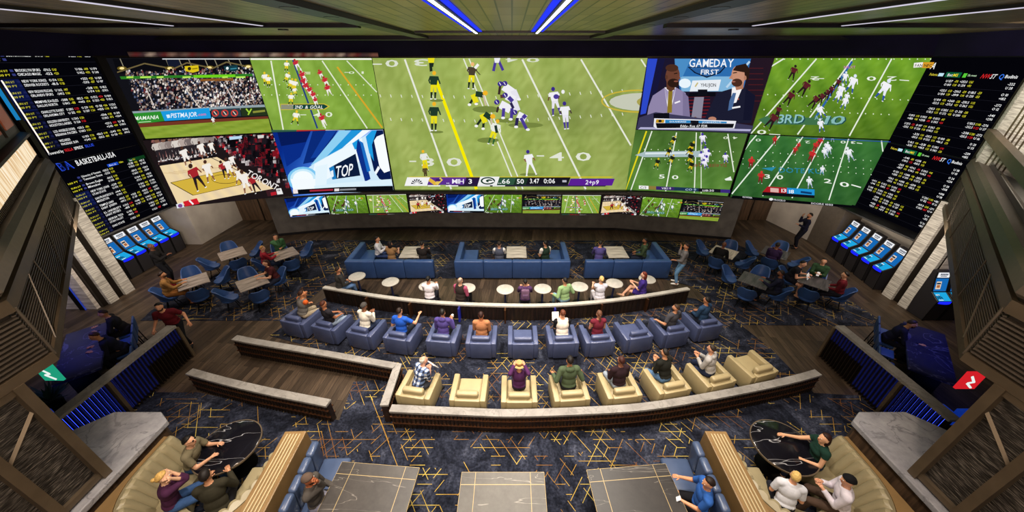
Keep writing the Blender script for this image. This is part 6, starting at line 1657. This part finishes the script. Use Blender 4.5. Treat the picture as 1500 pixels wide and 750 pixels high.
person('bearded man in an olive hoodie on the right sofa', 5.3, 12.2, 1.35, hip=.57, shirt='#3a4a34', pants='#1d2434', arms='lap', hair='#15100d', beard='#1c1410', hood=True, lean=.05, skin='#8a5a40')
person('standing woman in a grey sweater and blue jeans beside the right sofa', 6.3, 11.02, 1.15, hip=.93, legs='stand', shirt='#6c6a6c', sleeve=1.7, pants='#6f9cc8', shoes='#e8e6e2', arms='shakehead', hair='#2a1610', female=True, skin='#b9805f', lean=0, head=(0, .15), tilt=.06)

# ---- round tables and the people at them
rt = None
RT = [(523, 405), (572, 413), (626, 419), (684, 422), (740, 424), (795, 423), (849, 420), (900, 415), (948, 409)]
RD = ['beside the man in a dark jacket', 'empty, under the left sofa back', 'before the man in white', 'before the bald man', 'empty, left of the purple hoodie', 'empty, right of the purple hoodie', 'beside the green shirt', 'right of the woman in a white top', 'behind the red-haired woman']
for i, p_ in enumerate(RT):
    p = at(*p_, .72); lab = 'round white pedestal table, %s from the left, %s' % (ORD[i], RD[i])
    if rt is None: rt = make_round_table(lab, (p.x, p.y, .012), 'round white tables')
    else: dup(rt, (p.x, p.y, .012), 0, lab)
row = [(498, 421, -.75, 'person in a dark grey jacket and jeans at the far left round table', dict(shirt='#353433', pants='#5a7aa8', arms='lap', hair='#2a1c14', lean=.15, skin='#b98060')),
       (630, 436, -.02, 'man in a white shirt seen from behind at a round table', dict(shirt='#dcd6de', pants='#2a2a34', arms='table', hair='#0f0c0c', lean=.1)),
       (675, 438, -.35, 'bald person in a dark vest over pink sleeves', dict(shirt='#a04a68', vest='#2e2624', pants='#22222a', arms='lap', style='thin', hair='#8a7468', lean=.1, skin='#d8a88c')),
       (769, 439, 0, 'person in a purple hoodie with a small backpack', dict(shirt='#4a3058', pants='#1a1a22', arms='table', hair='#120e0e', lean=.1, hood=True, s=.95)),
       (827, 438, .45, 'person in a pale green shirt at a round table', dict(shirt='#86a574', pants='#7fa0b8', arms='rest', hair='#17110e', lean=.1)),
       (878, 436, 0, 'woman in a sleeveless white top with a blond bun', dict(shirt='#cfcfdd', sleeve=.1, pants='#d8d4dc', arms='table', hair='#c9a468', style='bun', female=True, lean=.1, skin='#dca98c')),
       (941, 428, 1.1, 'red-haired woman in a violet dress with bare crossed legs', dict(shirt='#3c2a7c', sleeve=.9, pants='#3c2a7c', shorts=True, arms='phone', hair='#6a2a1a', style='long', female=True, lean=.1, legs='cross', skin='#dba88c', shoes='#d8b090'))]
ls = None
for i, (px_, py_, rz, lab, k) in enumerate(row):
    p = at(px_, py_, .55)
    sl = 'low dark stool under the %s' % lab.split(' ', 1)[1][:60].split(' at ')[0].split(' seen')[0]
    sl = 'low dark stool under the ' + re.sub(r' (at|seen|with) .*', '', lab)
    if ls is None: ls = make_stool(sl, (p.x, p.y, .012), rz, 'low stools at the round tables', h=.42, back=False, mat=principled('dark_stool', '#1a1c28', .5))
    else: dup(ls, (p.x, p.y, .012), rz, sl)
    P = person(lab, p.x, p.y, rz, hip=.55, **k)
    if i == 3:
        q = MB(); q.rbox((0, 0, 0), (.26, .13, .34), .05, 3); b_ = q.build('backpack', cloth('#6a5068'), None, True); b_.location = hand_at(P, (0, -.17, .90)); b_.rotation_euler = (-.1, 0, rz); tag(b_, 'small mauve backpack worn by the person in the purple hoodie', 'backpack')
        q = MB()
        for s in (-1, 1): q.tube((s * .09, .02, .17), (s * .10, .16, .16), .014, n=6)
        q.build('strap', cloth('#503a50'), b_)
        q = MB(); q.rbox((0, -.07, -.06), (.18, .05, .15), .02); q.build('pocket', cloth('#5c4460'), b_, True)

# ---- dining groups left and right
TBL = [('far left', (-11.18, 12.1)), ('near left inner', (-9.05, 10.05))]
LT = {'farther outer table, left side': (-11.18, 12.1), 'farther inner table, left side': (-9.08, 12.07), 'nearer outer table, left side': (-11.15, 10.1), 'nearer inner table, left side': (-9.04, 10.04)}
RTB = {'farther inner table, right side': (8.53, 12.22), 'farther outer table, right side': (10.57, 12.16), 'nearer inner table, right side': (8.52, 10.17), 'nearer outer table, right side': (10.56, 10.1)}
sq = None; tub = None; TOPS = {'farther inner table, right side': GREYTOPL}
DIRS = {'far left': (-1, 1), 'far right': (1, 1), 'near right': (1, -1), 'near left': (-1, -1)}
TC = {}
for side, T in (('L', LT), ('R', RTB)):
    for nm, (x, y) in T.items():
        top = GREYTOP if side == 'L' else TOPS.get(nm, DARKTOP)
        lab = 'square table, %s' % nm
        lab = ('grey-topped ' if side == 'L' else ('pale-topped ' if nm in TOPS else 'dark-topped ')) + lab
        t = make_square_table(lab, (x, y, .012), PI / 4, top, 'square dining tables')
        for dn, (dx, dy) in DIRS.items():
            r = .74 if (nm, dn) not in () else .8
            cx, cy = x + dx * r * .7071, y + dy * r * .7071; rz = face_to(-dx, -dy) + random.uniform(-.12, .12)
            lab = 'blue tub chair, %s edge of the %s' % (dn, nm)
            if tub is None: tub = make_tub(lab, (cx, cy, .012), rz, 'blue tub chairs')
            else: dup(tub, (cx, cy, .012), rz, lab)
            TC[(nm, dn)] = (cx, cy, rz)
def diner(nm, dn, label, fwd=.03, turn=0, **k):
    c = TC[(nm, dn)]; p = local(c[:2], c[2], 0, fwd); k.setdefault('hip', .615)
    return person(label, p[0], p[1], c[2] + turn, **k)
diner('farther inner table, left side', 'far left', 'man in a green sweater with hand to chin at a far table', shirt='#3f6a48', arms='chin', hair='#1a120e', lean=.15, skin='#d0987a', head=(0, .1))
diner('farther inner table, left side', 'near left', 'fair-haired person in a red top at a far table', shirt='#8e2030', arms='table', hair='#a8804c', lean=.15, s=.92, skin='#d8a286', hip=.6)
diner('nearer inner table, left side', 'far right', 'woman in a maroon t-shirt at the inner left table', shirt='#4a1e22', sleeve=.7, arms='table', hair='#3a1a14', style='long', female=True, lean=.2, skin='#d09a7c', pants='#23283a')
diner('nearer outer table, left side', 'near left', 'bearded man in a tan coat with hands on the table', shirt='#8a6436', arms='table', hair='#241610', beard='#2a1a12', lean=.15, pants='#8a5a2c', skin='#c08660', shoes='#5a3218')
diner('farther inner table, right side', 'near left', 'bald man in a black suit bent over the pale table', shirt='#121215', arms='table', style='bald', lean=.45, skin='#6a4030', pants='#101014')
P = diner('farther outer table, right side', 'near left', 'person in a purple top holding a red book', shirt='#2c1c40', arms='phone', hair='#1a100e', lean=.25, skin='#8a5a44')
held('red_book', 'red book held over the far right dark table', 'book', P, (0, .46, .98), (.3, .03, .2), principled('red_cover', '#7c1f24', .6), .5)
diner('nearer inner table, right side', 'near right', 'bearded man in a navy suit at the inner right table', shirt='#15172c', arms='table', hair='#1a120e', beard='#1a120e', lean=.15, skin='#7a4c38', pants='#12141f')
P = diner('nearer outer table, right side', 'far left', 'woman in a black dress with bare legs holding a tablet', shirt='#14141e', sleeve=.5, pants='#14141e', shorts=True, arms='table', hair='#120d0c', female=True, lean=.35, skin='#dba386', shoes='#c89a78')
held('tablet', 'white tablet held by the woman in a black dress', 'tablet', P, (.05, .5, .90), (.26, .02, .19), principled('tablet_white', '#e6e6ea', .4, emis='#ffffff', estr=.2), .4)
P = diner('nearer outer table, right side', 'far right', 'man in a dark green sweater holding a white phone', shirt='#2e4a32', arms='phone', hair='#17110e', lean=.1, skin='#cf9a7c')
held('phone', 'white phone in the hands of the man in a dark green sweater', 'phone', P, (0, .44, .93), (.08, .02, .15), principled('tablet_white', '#e6e6ea', .4), .4)
diner('nearer outer table, right side', 'near right', 'person in a dark red sweater and white trainers', shirt='#5e1520', arms='lap', hair='#17110e', lean=.1, skin='#cf9a7c', pants='#1c1c26', shoes='#e4e4e6', legs='stretch')
P = person('standing man in black with a shaved head near the left kiosks', -13.05, 11.05, -1.2, hip=.93, legs='stand', shirt='#1a191b', pants='#191a20', arms='phone', style='bald', skin='#6e4430', lean=0, head=(0, -.2))
q = MB(); q.rbox((0, 0, .15), (.3, .14, .28), .03); b_ = q.build('tote_bag', cloth('#8a1c28'), None, True); b_.location = (-12.72, 10.78, .012); tag(b_, 'red bag standing on the floor beside the man in black', 'bag')
q = MB(); q.tube((-.08, 0, .28), (-.05, 0, .42), .012); q.tube((.08, 0, .28), (.05, 0, .42), .012); q.tube((-.05, 0, .42), (.05, 0, .42), .012); q.build('handle', cloth('#5a1018'), b_)
person('standing man in a dark suit, hand to ear, near the right back wall', 12.9, 13.9, 1.1, hip=.93, legs='stand', shirt='#14152a', pants='#12131f', arms='chin', hair='#1a120e', beard='#1a120e', lean=0, skin='#b98060')

# ---- kiosks
kg = 'betting kiosks'; kk = None
for side, X, rz, y0, dy in (('left', -15.12, -PI / 2, 11.62, .53), ('right', 14.12, PI / 2, 10.92, .585)):
    for i in range(5):
        x = X; lab = 'betting kiosk with lit blue screens, %s from the camera in the %s row' % (ORD[i], side)
        loc = (x, y0 + dy * i, .0)
        if side == 'right': loc = (13.74 + .1 * i, 10.85 + .6 * i, 0); rz = 1.405
        if kk is None: kk = make_kiosk(lab, loc, rz, kg)
        else: dup(kk, loc, rz, lab, kg)
for i, (x, y) in enumerate(((13.75, 9.12), (14.3, 9.12))):
    dup(kk, (x, y, 0), PI, 'betting kiosk in shadow beyond the right stone pier, %s one' % ('inner', 'outer')[i])

# ---- bars behind the partitions
st = None
for s, nm in ((-1, 'left'), (1, 'right')):
    mx = (lambda x: x) if s < 0 else (lambda x: -x - .35)
    sg = 1 if s < 0 else -1
    ang = 2.31 if s < 0 else PI - 2.31
    c = (mx(-10.95), 6.5)
    t = thing('communal_table', '%s midnight blue marble communal table behind the slatted partition' % nm, 'table', (c[0], c[1], 0), ang)
    q = MB(); q.rbox((0, 0, 1.02), (2.3, .8, .06), .01); q.build('tabletop', BLUEM, t)
    for x in (-.85, .85):
        q = MB(); q.rbox((x, 0, .5), (.12, .5, .98), .01); q.build('leg', BLACKMETAL, t)
    u = Vector((math.cos(ang), math.sin(ang))); nn_ = Vector((abs(u.y), abs(u.x) if True else 0)); nn_.x = abs(u.y) * (1 if s < 0 else -1); nn_.y = abs(u.x)
    pos = []
    for k, tt in enumerate((-.72, -.12, .42, .92)):
        d = u * tt * (1 if s < 0 else 1)
        pos.append((c[0] + d.x + nn_.x * .66, c[1] + d.y + nn_.y * .66))
    rz = face_to(-nn_.x, -nn_.y)
    for k, p in enumerate(pos):
        lab = '%s bar stool from the camera at the %s communal table' % (ORD[k if u.y > 0 else 3 - k], nm)
        if st is None: st = make_stool(lab, (p[0], p[1], 0), rz, 'bar stools at the communal tables')
        else: dup(st, (p[0], p[1], 0), rz, lab)
    if s < 0:
        person('man in a dark suit on the far bar stool at the left communal table', pos[3][0], pos[3][1], rz, hip=.77, legs='perch', shirt='#19181d', pants='#15151b', arms='table', hair='#2a170f', lean=.3, skin='#b07a58')
        person('man in a navy suit bent over the left communal table', pos[1][0], pos[1][1], rz, hip=.77, legs='perch', shirt='#141626', pants='#10121c', arms='table', hair='#3a1c12', lean=.5, skin='#c08660')
    else:
        person('man in a dark navy suit leaning over the right communal table', pos[2][0], pos[2][1], rz, hip=.77, legs='perch', shirt='#12142a', pants='#10121e', arms='reach', hair='#2a1a14', beard='#2a1a14', lean=.4, skin='#c08a6a')
    # blue bench end next to the partition
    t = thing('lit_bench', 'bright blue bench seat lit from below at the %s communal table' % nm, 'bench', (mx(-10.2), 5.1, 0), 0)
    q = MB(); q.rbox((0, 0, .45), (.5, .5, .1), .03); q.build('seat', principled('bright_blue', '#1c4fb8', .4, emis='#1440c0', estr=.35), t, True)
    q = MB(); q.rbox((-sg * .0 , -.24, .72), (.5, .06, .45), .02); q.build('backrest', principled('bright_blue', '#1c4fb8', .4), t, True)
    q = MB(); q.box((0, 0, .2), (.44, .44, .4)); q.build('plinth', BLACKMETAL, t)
    # lit sign panel deep under the mezzanine
    sp_ = at(71, 545, 2.6) if s < 0 else at(1422, 557, 2.6)
    q = MB(); q.box((0, 0, 0), (.34, .04, .4)); o = q.build('sign_panel', emissive('sign_' + nm, '#1f9a78' if s < 0 else '#d02028', 1.0)); o.location = sp_; tag(o, '%s lit sign panel under the mezzanine' % ('green' if s < 0 else 'red'), 'sign')
    q = MB()
    for a_, b_ in (((-.08, .12), (.04, -.02)), ((.04, -.02), (-.06, -.05)), ((-.06, -.05), (.07, -.16))): q.tube((a_[0], -.02, a_[1]), (b_[0], -.02, b_[1]), .02, n=6)
    q.build('white_mark', emissive('sign_white', '#e8f4ee', 1.0), o)
person('man in a dark red polo shirt leaning at the end of the left partition', -9.72, 7.72, PI + .45, hip=.92, legs='stand', shirt='#5e1620', sleeve=.75, pants='#16161c', arms=((.34, .22, .04), (-.36, .14, .0)), hair='#17100d', beard='#2a1c16', lean=.28, skin='#d69a78', s=1.05)
ph = thing('potted_plant', 'dark leafy plant in a pot behind the left partition', 'plant', (-11.1, 5.55, 0))
q = MB(); q.lathe([(.14, 0), (.18, .35), (.16, .35)], 16); q.build('pot', BLACKMETAL, ph)
q = MB(); rr = random.Random(3)
for k in range(60):
    a, e = rr.uniform(0, 2 * PI), rr.uniform(.2, 1.3); L_ = rr.uniform(.3, .6); d = V3((math.cos(a) * math.cos(e), math.sin(a) * math.cos(e), math.sin(e))); w_ = d.cross(V3((0, 0, 1))).normalized() * .035
    b = V3((0, 0, .35)); q.add([b, b + d * L_ * .5 + w_, b + d * L_, b + d * L_ * .5 - w_], [(0, 1, 2, 3)])
q.build('foliage', principled('plant_green', '#1d3a22', .6), ph, fixn=False)

# ---- curved banquettes, black tables, dividers, benches, front tables
def booth(s):
    nm = 'left' if s < 0 else 'right'
    mx = (lambda x: x) if s < 0 else (lambda x: -x - .25)
    R_, cx, cy = 1.0, -5.62, 3.6
    # plan of the back, from the open left end round the rear to the right end
    pts = [(cx - R_, cy + .62 - .62 * i / 8) for i in range(8)]
    pts += [(cx - R_ * math.cos(a), cy - R_ * math.sin(a)) for a in [PI * i / 40 for i in range(41)]]
    pts += [(cx + R_, cy + .3 * i / 4) for i in range(1, 5)]
    P_ = [Vector(p) for p in pts]; Ls = [0]
    for i in range(len(P_) - 1): Ls.append(Ls[-1] + (P_[i + 1] - P_[i]).length)
    def on(l):
        for i in range(len(P_) - 1):
            if l <= Ls[i + 1] or i == len(P_) - 2: break
        d = (P_[i + 1] - P_[i]).normalized(); p = P_[i] + d * (l - Ls[i]); return p, Vector((-d.y, d.x))   # normal points inward
    t = thing('curved_banquette', '%s cream channel-tufted curved banquette round a black marble table' % nm, 'banquette', (mx(cx), cy, .012))
    oz = lambda p: (mx(p[0]) - mx(cx), p[1] - cy)
    NC = 26; N_ = NC * 8
    prof = [(.10, .40), (.03, .62), (-.05, .9), (-.10, .985), (-.16, 1.0), (-.21, .97), (-.22, .85), (-.22, 0.0), (.06, 0.0)]
    vs = []; fs = []; m = len(prof)
    for i in range(N_ + 1):
        l = Ls[-1] * i / N_; p, n = on(l); bmp = abs(math.sin(PI * i / 8)) ** .6 * .045
        for j, (o_, z) in enumerate(prof):
            b_ = bmp if j < 5 else 0
            q_ = p + n * (o_ + b_); x_, y_ = oz(q_); vs.append((x_, y_, z + (b_ * .5 if 2 < j < 6 else 0)))
    for i in range(N_):
        for j in range(m): fs.append((i * m + j, i * m + (j + 1) % m, (i + 1) * m + (j + 1) % m, (i + 1) * m + j))
    fs += [tuple(range(m)), tuple(N_ * m + j for j in range(m))[::-1]]
    q = MB(); q.add(vs, fs); q.build('tufted_back', BANQ, t, True)
    vs = []; fs = []; prof = [(.08, .30), (.08, .44), (.14, .465), (.46, .465), (.52, .44), (.52, .06), (.08, .06)]; m = len(prof); N2 = 60
    for i in range(N2 + 1):
        p, n = on(Ls[-1] * i / N2)
        for o_, z in prof: x_, y_ = oz(p + n * o_); vs.append((x_, y_, z))
    for i in range(N2):
        for j in range(m): fs.append((i * m + j, i * m + (j + 1) % m, (i + 1) * m + (j + 1) % m, (i + 1) * m + j))
    fs += [tuple(range(m)), tuple(N2 * m + j for j in range(m))[::-1]]
    q = MB(); q.add(vs, fs); q.build('seat', BANQ, t, True)
    # timber top round the outside
    x0, x1, y0 = -6.92, -4.46, 1.0
    vs = []; fs = []
    for i in range(N2 + 1):
        p, n = on(Ls[-1] * i / N2); a = p + n * -.225
        b = Vector((min(max(a.x + -n.x * 2.5, x0), x1), max(a.y - n.y * 2.5, y0)))
        if abs(n.x) > .92: b = Vector((x0 if n.x > 0 else x1, a.y))
        for z in (.965, .90):
            for v in (a, b): x_, y_ = oz(v); vs.append((x_, y_, z))
    for i in range(N2):
        for j, k in ((0, 1), (1, 3), (3, 2), (2, 0)): fs.append((i * 4 + j, i * 4 + k, (i + 1) * 4 + k, (i + 1) * 4 + j))
    q = MB(); q.add(vs, fs); q.build('timber_surround', TAN, t)
    # table
    c = (mx(-5.72), 4.18)
    t = thing('marble_table', '%s round black marble table with white veins and bronze rim' % nm, 'table', (c[0], c[1], .012))
    q = MB(); q.lathe([(.56, .69), (.575, .70), (.575, .72), (.56, .728)], 48); tt_ = q.build('tabletop', BLACKM, t, True)
    q = MB(); q.lathe([(.577, .69), (.592, .69), (.592, .722), (.577, .722)], 48); q.build('rim', BRONZE, tt_, True)
    q = MB(); q.tube((0, 0, .03), (0, 0, .69), .06, n=14); q.build('pedestal', BLACKMETAL, t)
    q = MB(); q.lathe([(.3, 0), (.3, .02), (.07, .05)], 24); q.build('base', BLACKMETAL, t)
    # divider with ribbed top
    t = thing('booth_divider', '%s tan wooden divider with pale ribs between the booths' % nm, 'divider', (mx(-4.22), 2.6, .012), .03 * -s)
    q = MB(); q.rbox((0, 0, .55), (.42, 3.3, 1.10), .015); bd_ = q.build('body', TAN, t)
    q = MB()
    for k in range(5): q.box((-.12 + .06 * k, -.02, 1.107), (.022, 3.2, .016))
    q.build('ribs', TANRIB, bd_)
    # blue channel-back bench
    t = thing('bench_sofa', '%s blue leather bench with channelled back beside a stone table' % nm, 'bench', (mx(-3.86), 2.55, .012), .03 * -s)
    sg = 1 if s < 0 else -1
    q = MB(); q.rbox((sg * .36, 0, .36), (.56, 3.1, .18), .05, 3); q.build('seat', BENCHBLUE, t, True)
    q = MB(); q.box((sg * .34, 0, .14), (.5, 3.06, .26)); q.build('plinth', BLACKMETAL, t)
    for k in range(10):
        q = MB(); q.rbox((sg * .06, -1.4 + k * .31, .74), (.15, .305, .62), .05, 3, ry=sg * .1); q.build('back_channel', BENCHBLUE, t, True)
booth(-1); booth(1)
def stone_table(label, x, y, rz, sz, mat=TABLEM):
    t = thing('stone_table', label, 'table', (x, y, .012), rz, 'grey stone tables in front')
    q = MB(); q.rbox((0, 0, .72), (sz[0], sz[1], .04), .006); tt_ = q.build('tabletop', mat, t)
    q = MB()
    for xx in (-sz[0] / 2 + .26, sz[0] / 2 - .26): q.box((xx, 0, .7405), (.009, sz[1] - .01, .003))
    for yy in (-sz[1] / 2 + .22, sz[1] / 2 - .22): q.box((0, yy, .7405), (sz[0] - .01, .009, .003))
    for a in ((-sz[0] / 2, 0, .008, sz[1]), (sz[0] / 2, 0, .008, sz[1])): q.box((a[0], 0, .72), (.008, sz[1], .035))
    for yy in (-sz[1] / 2, sz[1] / 2): q.box((0, yy, .72), (sz[0], .008, .035))
    q.build('gold_inlay', GOLD, tt_)
    for xx in (-sz[0] / 2 + .3, sz[0] / 2 - .3):
        q = MB(); q.tube((xx, 0, .03), (xx, 0, .70), .045, n=12); q.build('pedestal', BLACKMETAL, t)
        q = MB(); q.rbox((xx, 0, .02), (.12, sz[1] - .3, .03), .008); q.build('foot', BLACKMETAL, t)
    return t
stone_table('left dark stone table with gold inlay lines, beside the man in a beanie', -2.56, 3.22, -.075, (1.52, 1.16))
stone_table('middle grey stone table with gold inlay lines at the bottom edge', -.17, 3.08, 0, (1.54, 1.16), TABLEM3)
stone_table('right dark stone table with gold inlay lines, beside the man in blue', 2.22, 3.18, .075, (1.54, 1.16), TABLEM2)

P = person('dark-haired man in an olive shirt on the left banquette, hand on the table', -6.28, 3.92, -1.35, hip=.575, shirt='#6e6650', sleeve=.75, pants='#2e4a70', arms='table', hair='#0f0c0b', lean=.3, skin='#d2a080', voxel=.013, glasses=True, head=(0, -.15))
P = person('blond woman in a purple sweater raising both hands to her face', -6.1, 3.22, -.85, hip=.575, shirt='#44203e', sleeve=1.5, pants='#34507c', arms='eyes', hair='#c9a25c', style='bun', female=True, lean=.2, skin='#e0b090', voxel=.013)
P = person('man in a dark olive jacket with his back to the camera, left banquette', -5.18, 3.12, .45, hip=.575, shirt='#2e2b20', pants='#17171c', arms='table', hair='#17110f', lean=.35, skin='#c08a68', voxel=.013, s=1.05)
P = person('man in a brown beanie and grey sweater with folded arms on the blue bench', -3.52, 3.26, -1.45, hip=.58, shirt='#4a4541', pants='#8b8a9c', arms='shakehead', hat=('beanie', '#5a4a40'), beard='#2a1810', hair='#2a1810', lean=.05, skin='#a8623f', voxel=.013, legs='stretch')
P = person('man in a blue t-shirt and black shorts holding a phone on the right bench', 3.35, 3.2, 1.35, hip=.58, shirt='#2f5fae', sleeve=.8, pants='#141419', shorts=True, arms=((.26, .34, .26), (-.10, .34, .16)), hair='#1f1512', lean=.02, skin='#d79a74', voxel=.013, head=(.2, .1))
held('phone', 'small pale phone held by the man in the blue t-shirt', 'phone', P, (-.10, .43, .76), (.075, .015, .15), principled('tablet_white', '#e6e6ea', .4), .6)
P = person('blond person in a white t-shirt leaning at the right black table', 4.86, 3.2, -.45, hip=.575, shirt='#d5d8e2', sleeve=.8, pants='#20222c', arms='lap', s=.92, hair='#d8b46c', lean=.3, skin='#dba07c', voxel=.013, head=(-.2, -.3))
P = person('woman in a dark green top reaching over the right black table', 6.02, 3.98, 1.35, hip=.575, shirt='#17352c', sleeve=.35, pants='#27324e', arms='reach', hair='#2a1510', style='long', female=True, lean=.15, skin='#dba884', voxel=.013, head=(.1, -.1))
P = person('man in a white long-sleeved shirt and black cap on the right banquette', 5.85, 3.18, 1.0, hip=.575, shirt='#d8d2de', pants='#4a3a30', arms='phone', hat=('beanie', '#111114'), hair='#111114', lean=.2, skin='#d8a080', voxel=.013, head=(.2, .1))

# ================================================================ LIGHT
def spot(x, y, z, e, col, size=80, blend=.7, tx=None, ty=None, r=.12):
    l = bpy.data.lights.new('downlight_lamp', 'SPOT'); l.energy = e; l.color = lin(col); l.spot_size = math.radians(size); l.spot_blend = blend; l.shadow_soft_size = r
    o = bpy.data.objects.new('downlight_lamp', l); COL.objects.link(o); o.location = (x, y, z)
    d = Vector(((tx if tx is not None else x) - x, (ty if ty is not None else y) - y, -z)); o.rotation_euler = d.to_track_quat('-Z', 'Y').to_euler()
    return o
W_ = '#fff3e4'
for x, y, e in [(-3.1, 4.6, 1000), (0, 4.4, 900), (2.9, 4.6, 1000), (-3.1, 7.0, 1350), (0, 7.0, 1350), (2.9, 7.0, 1350), (-5.4, 8.4, 750), (5.2, 8.4, 700), (-3.1, 10.2, 1100), (0, 10.2, 1100), (2.9, 10.2, 1100), (-2.4, 1.2, 600), (-3.9, 2.0, 650), (3.6, 2.0, 550)]: spot(x, y, 8.05, e, W_)
for x, y, e in [(-9.5, 11.2, 800), (9.2, 11.2, 330), (-12.0, 13.0, 600), (12.0, 13.0, 330), (-6.4, 4.2, 520), (6.0, 4.2, 330)]: spot(x, y, 8.05, e, '#ffe6cc', 70)
def area(x, y, z, sx, sy, e, col, tx, ty, tz):  # soft fills added to lift dark surfaces, with no fixture of their own
    l = bpy.data.lights.new('wall_wash', 'AREA'); l.shape = 'RECTANGLE'; l.size = sx; l.size_y = sy; l.energy = e; l.color = lin(col)
    o = bpy.data.objects.new('wall_wash', l); COL.objects.link(o); o.location = (x, y, z); o.rotation_euler = (Vector((tx, ty, tz)) - Vector((x, y, z))).to_track_quat('-Z', 'Y').to_euler(); return o
area(-11.6, 8.9, 3.3, 1.5, .3, 80, '#fff0e0', -14.3, 10, 1.6)
area(11.4, 8.7, 3.3, 1.5, .3, 65, '#fff0e0', 13.6, 9.9, 1.6)
area(-14.9, 8.4, 3.3, 1.2, .3, 60, '#e8e6ff', -15.2, 9.5, 1.4)
spot(-11.2, 6.6, 3.3, 130, '#6a70ff', 65)
spot(10.8, 6.6, 3.3, 100, '#6a70ff', 65)
area(-13.4, 12.6, 1.98, 2.6, .2, 26, '#fff0dc', -15.6, 12.6, .9)
area(13.0, 12.2, 1.98, 2.6, .2, 22, '#fff0dc', 14.8, 12.2, .9)
area(-12.9, 16.0, 1.98, .3, 1.6, 24, '#fff0dc', -14.4, 15.8, .9)
area(12.3, 16.0, 1.98, .3, 1.6, 24, '#fff0dc', 13.8, 15.8, .9)
area(-3.4, -1.0, 8.0, 3, 3, 320, '#ffe8d0', -7.2, 3.0, 3.0)
area(3.4, -1.0, 8.0, 3, 3, 260, '#ffe8d0', 7.0, 3.0, 3.0)
area(0, 0.4, 5.8, 5, .6, 420, '#ffe4c0', 0, 9.5, 8.6)  # unseen uplight added to brighten the ceiling
area(10.6, 9.6, 7.6, 1.5, .5, 120, '#fff4e6', 13.0, 9.2, 6.0)
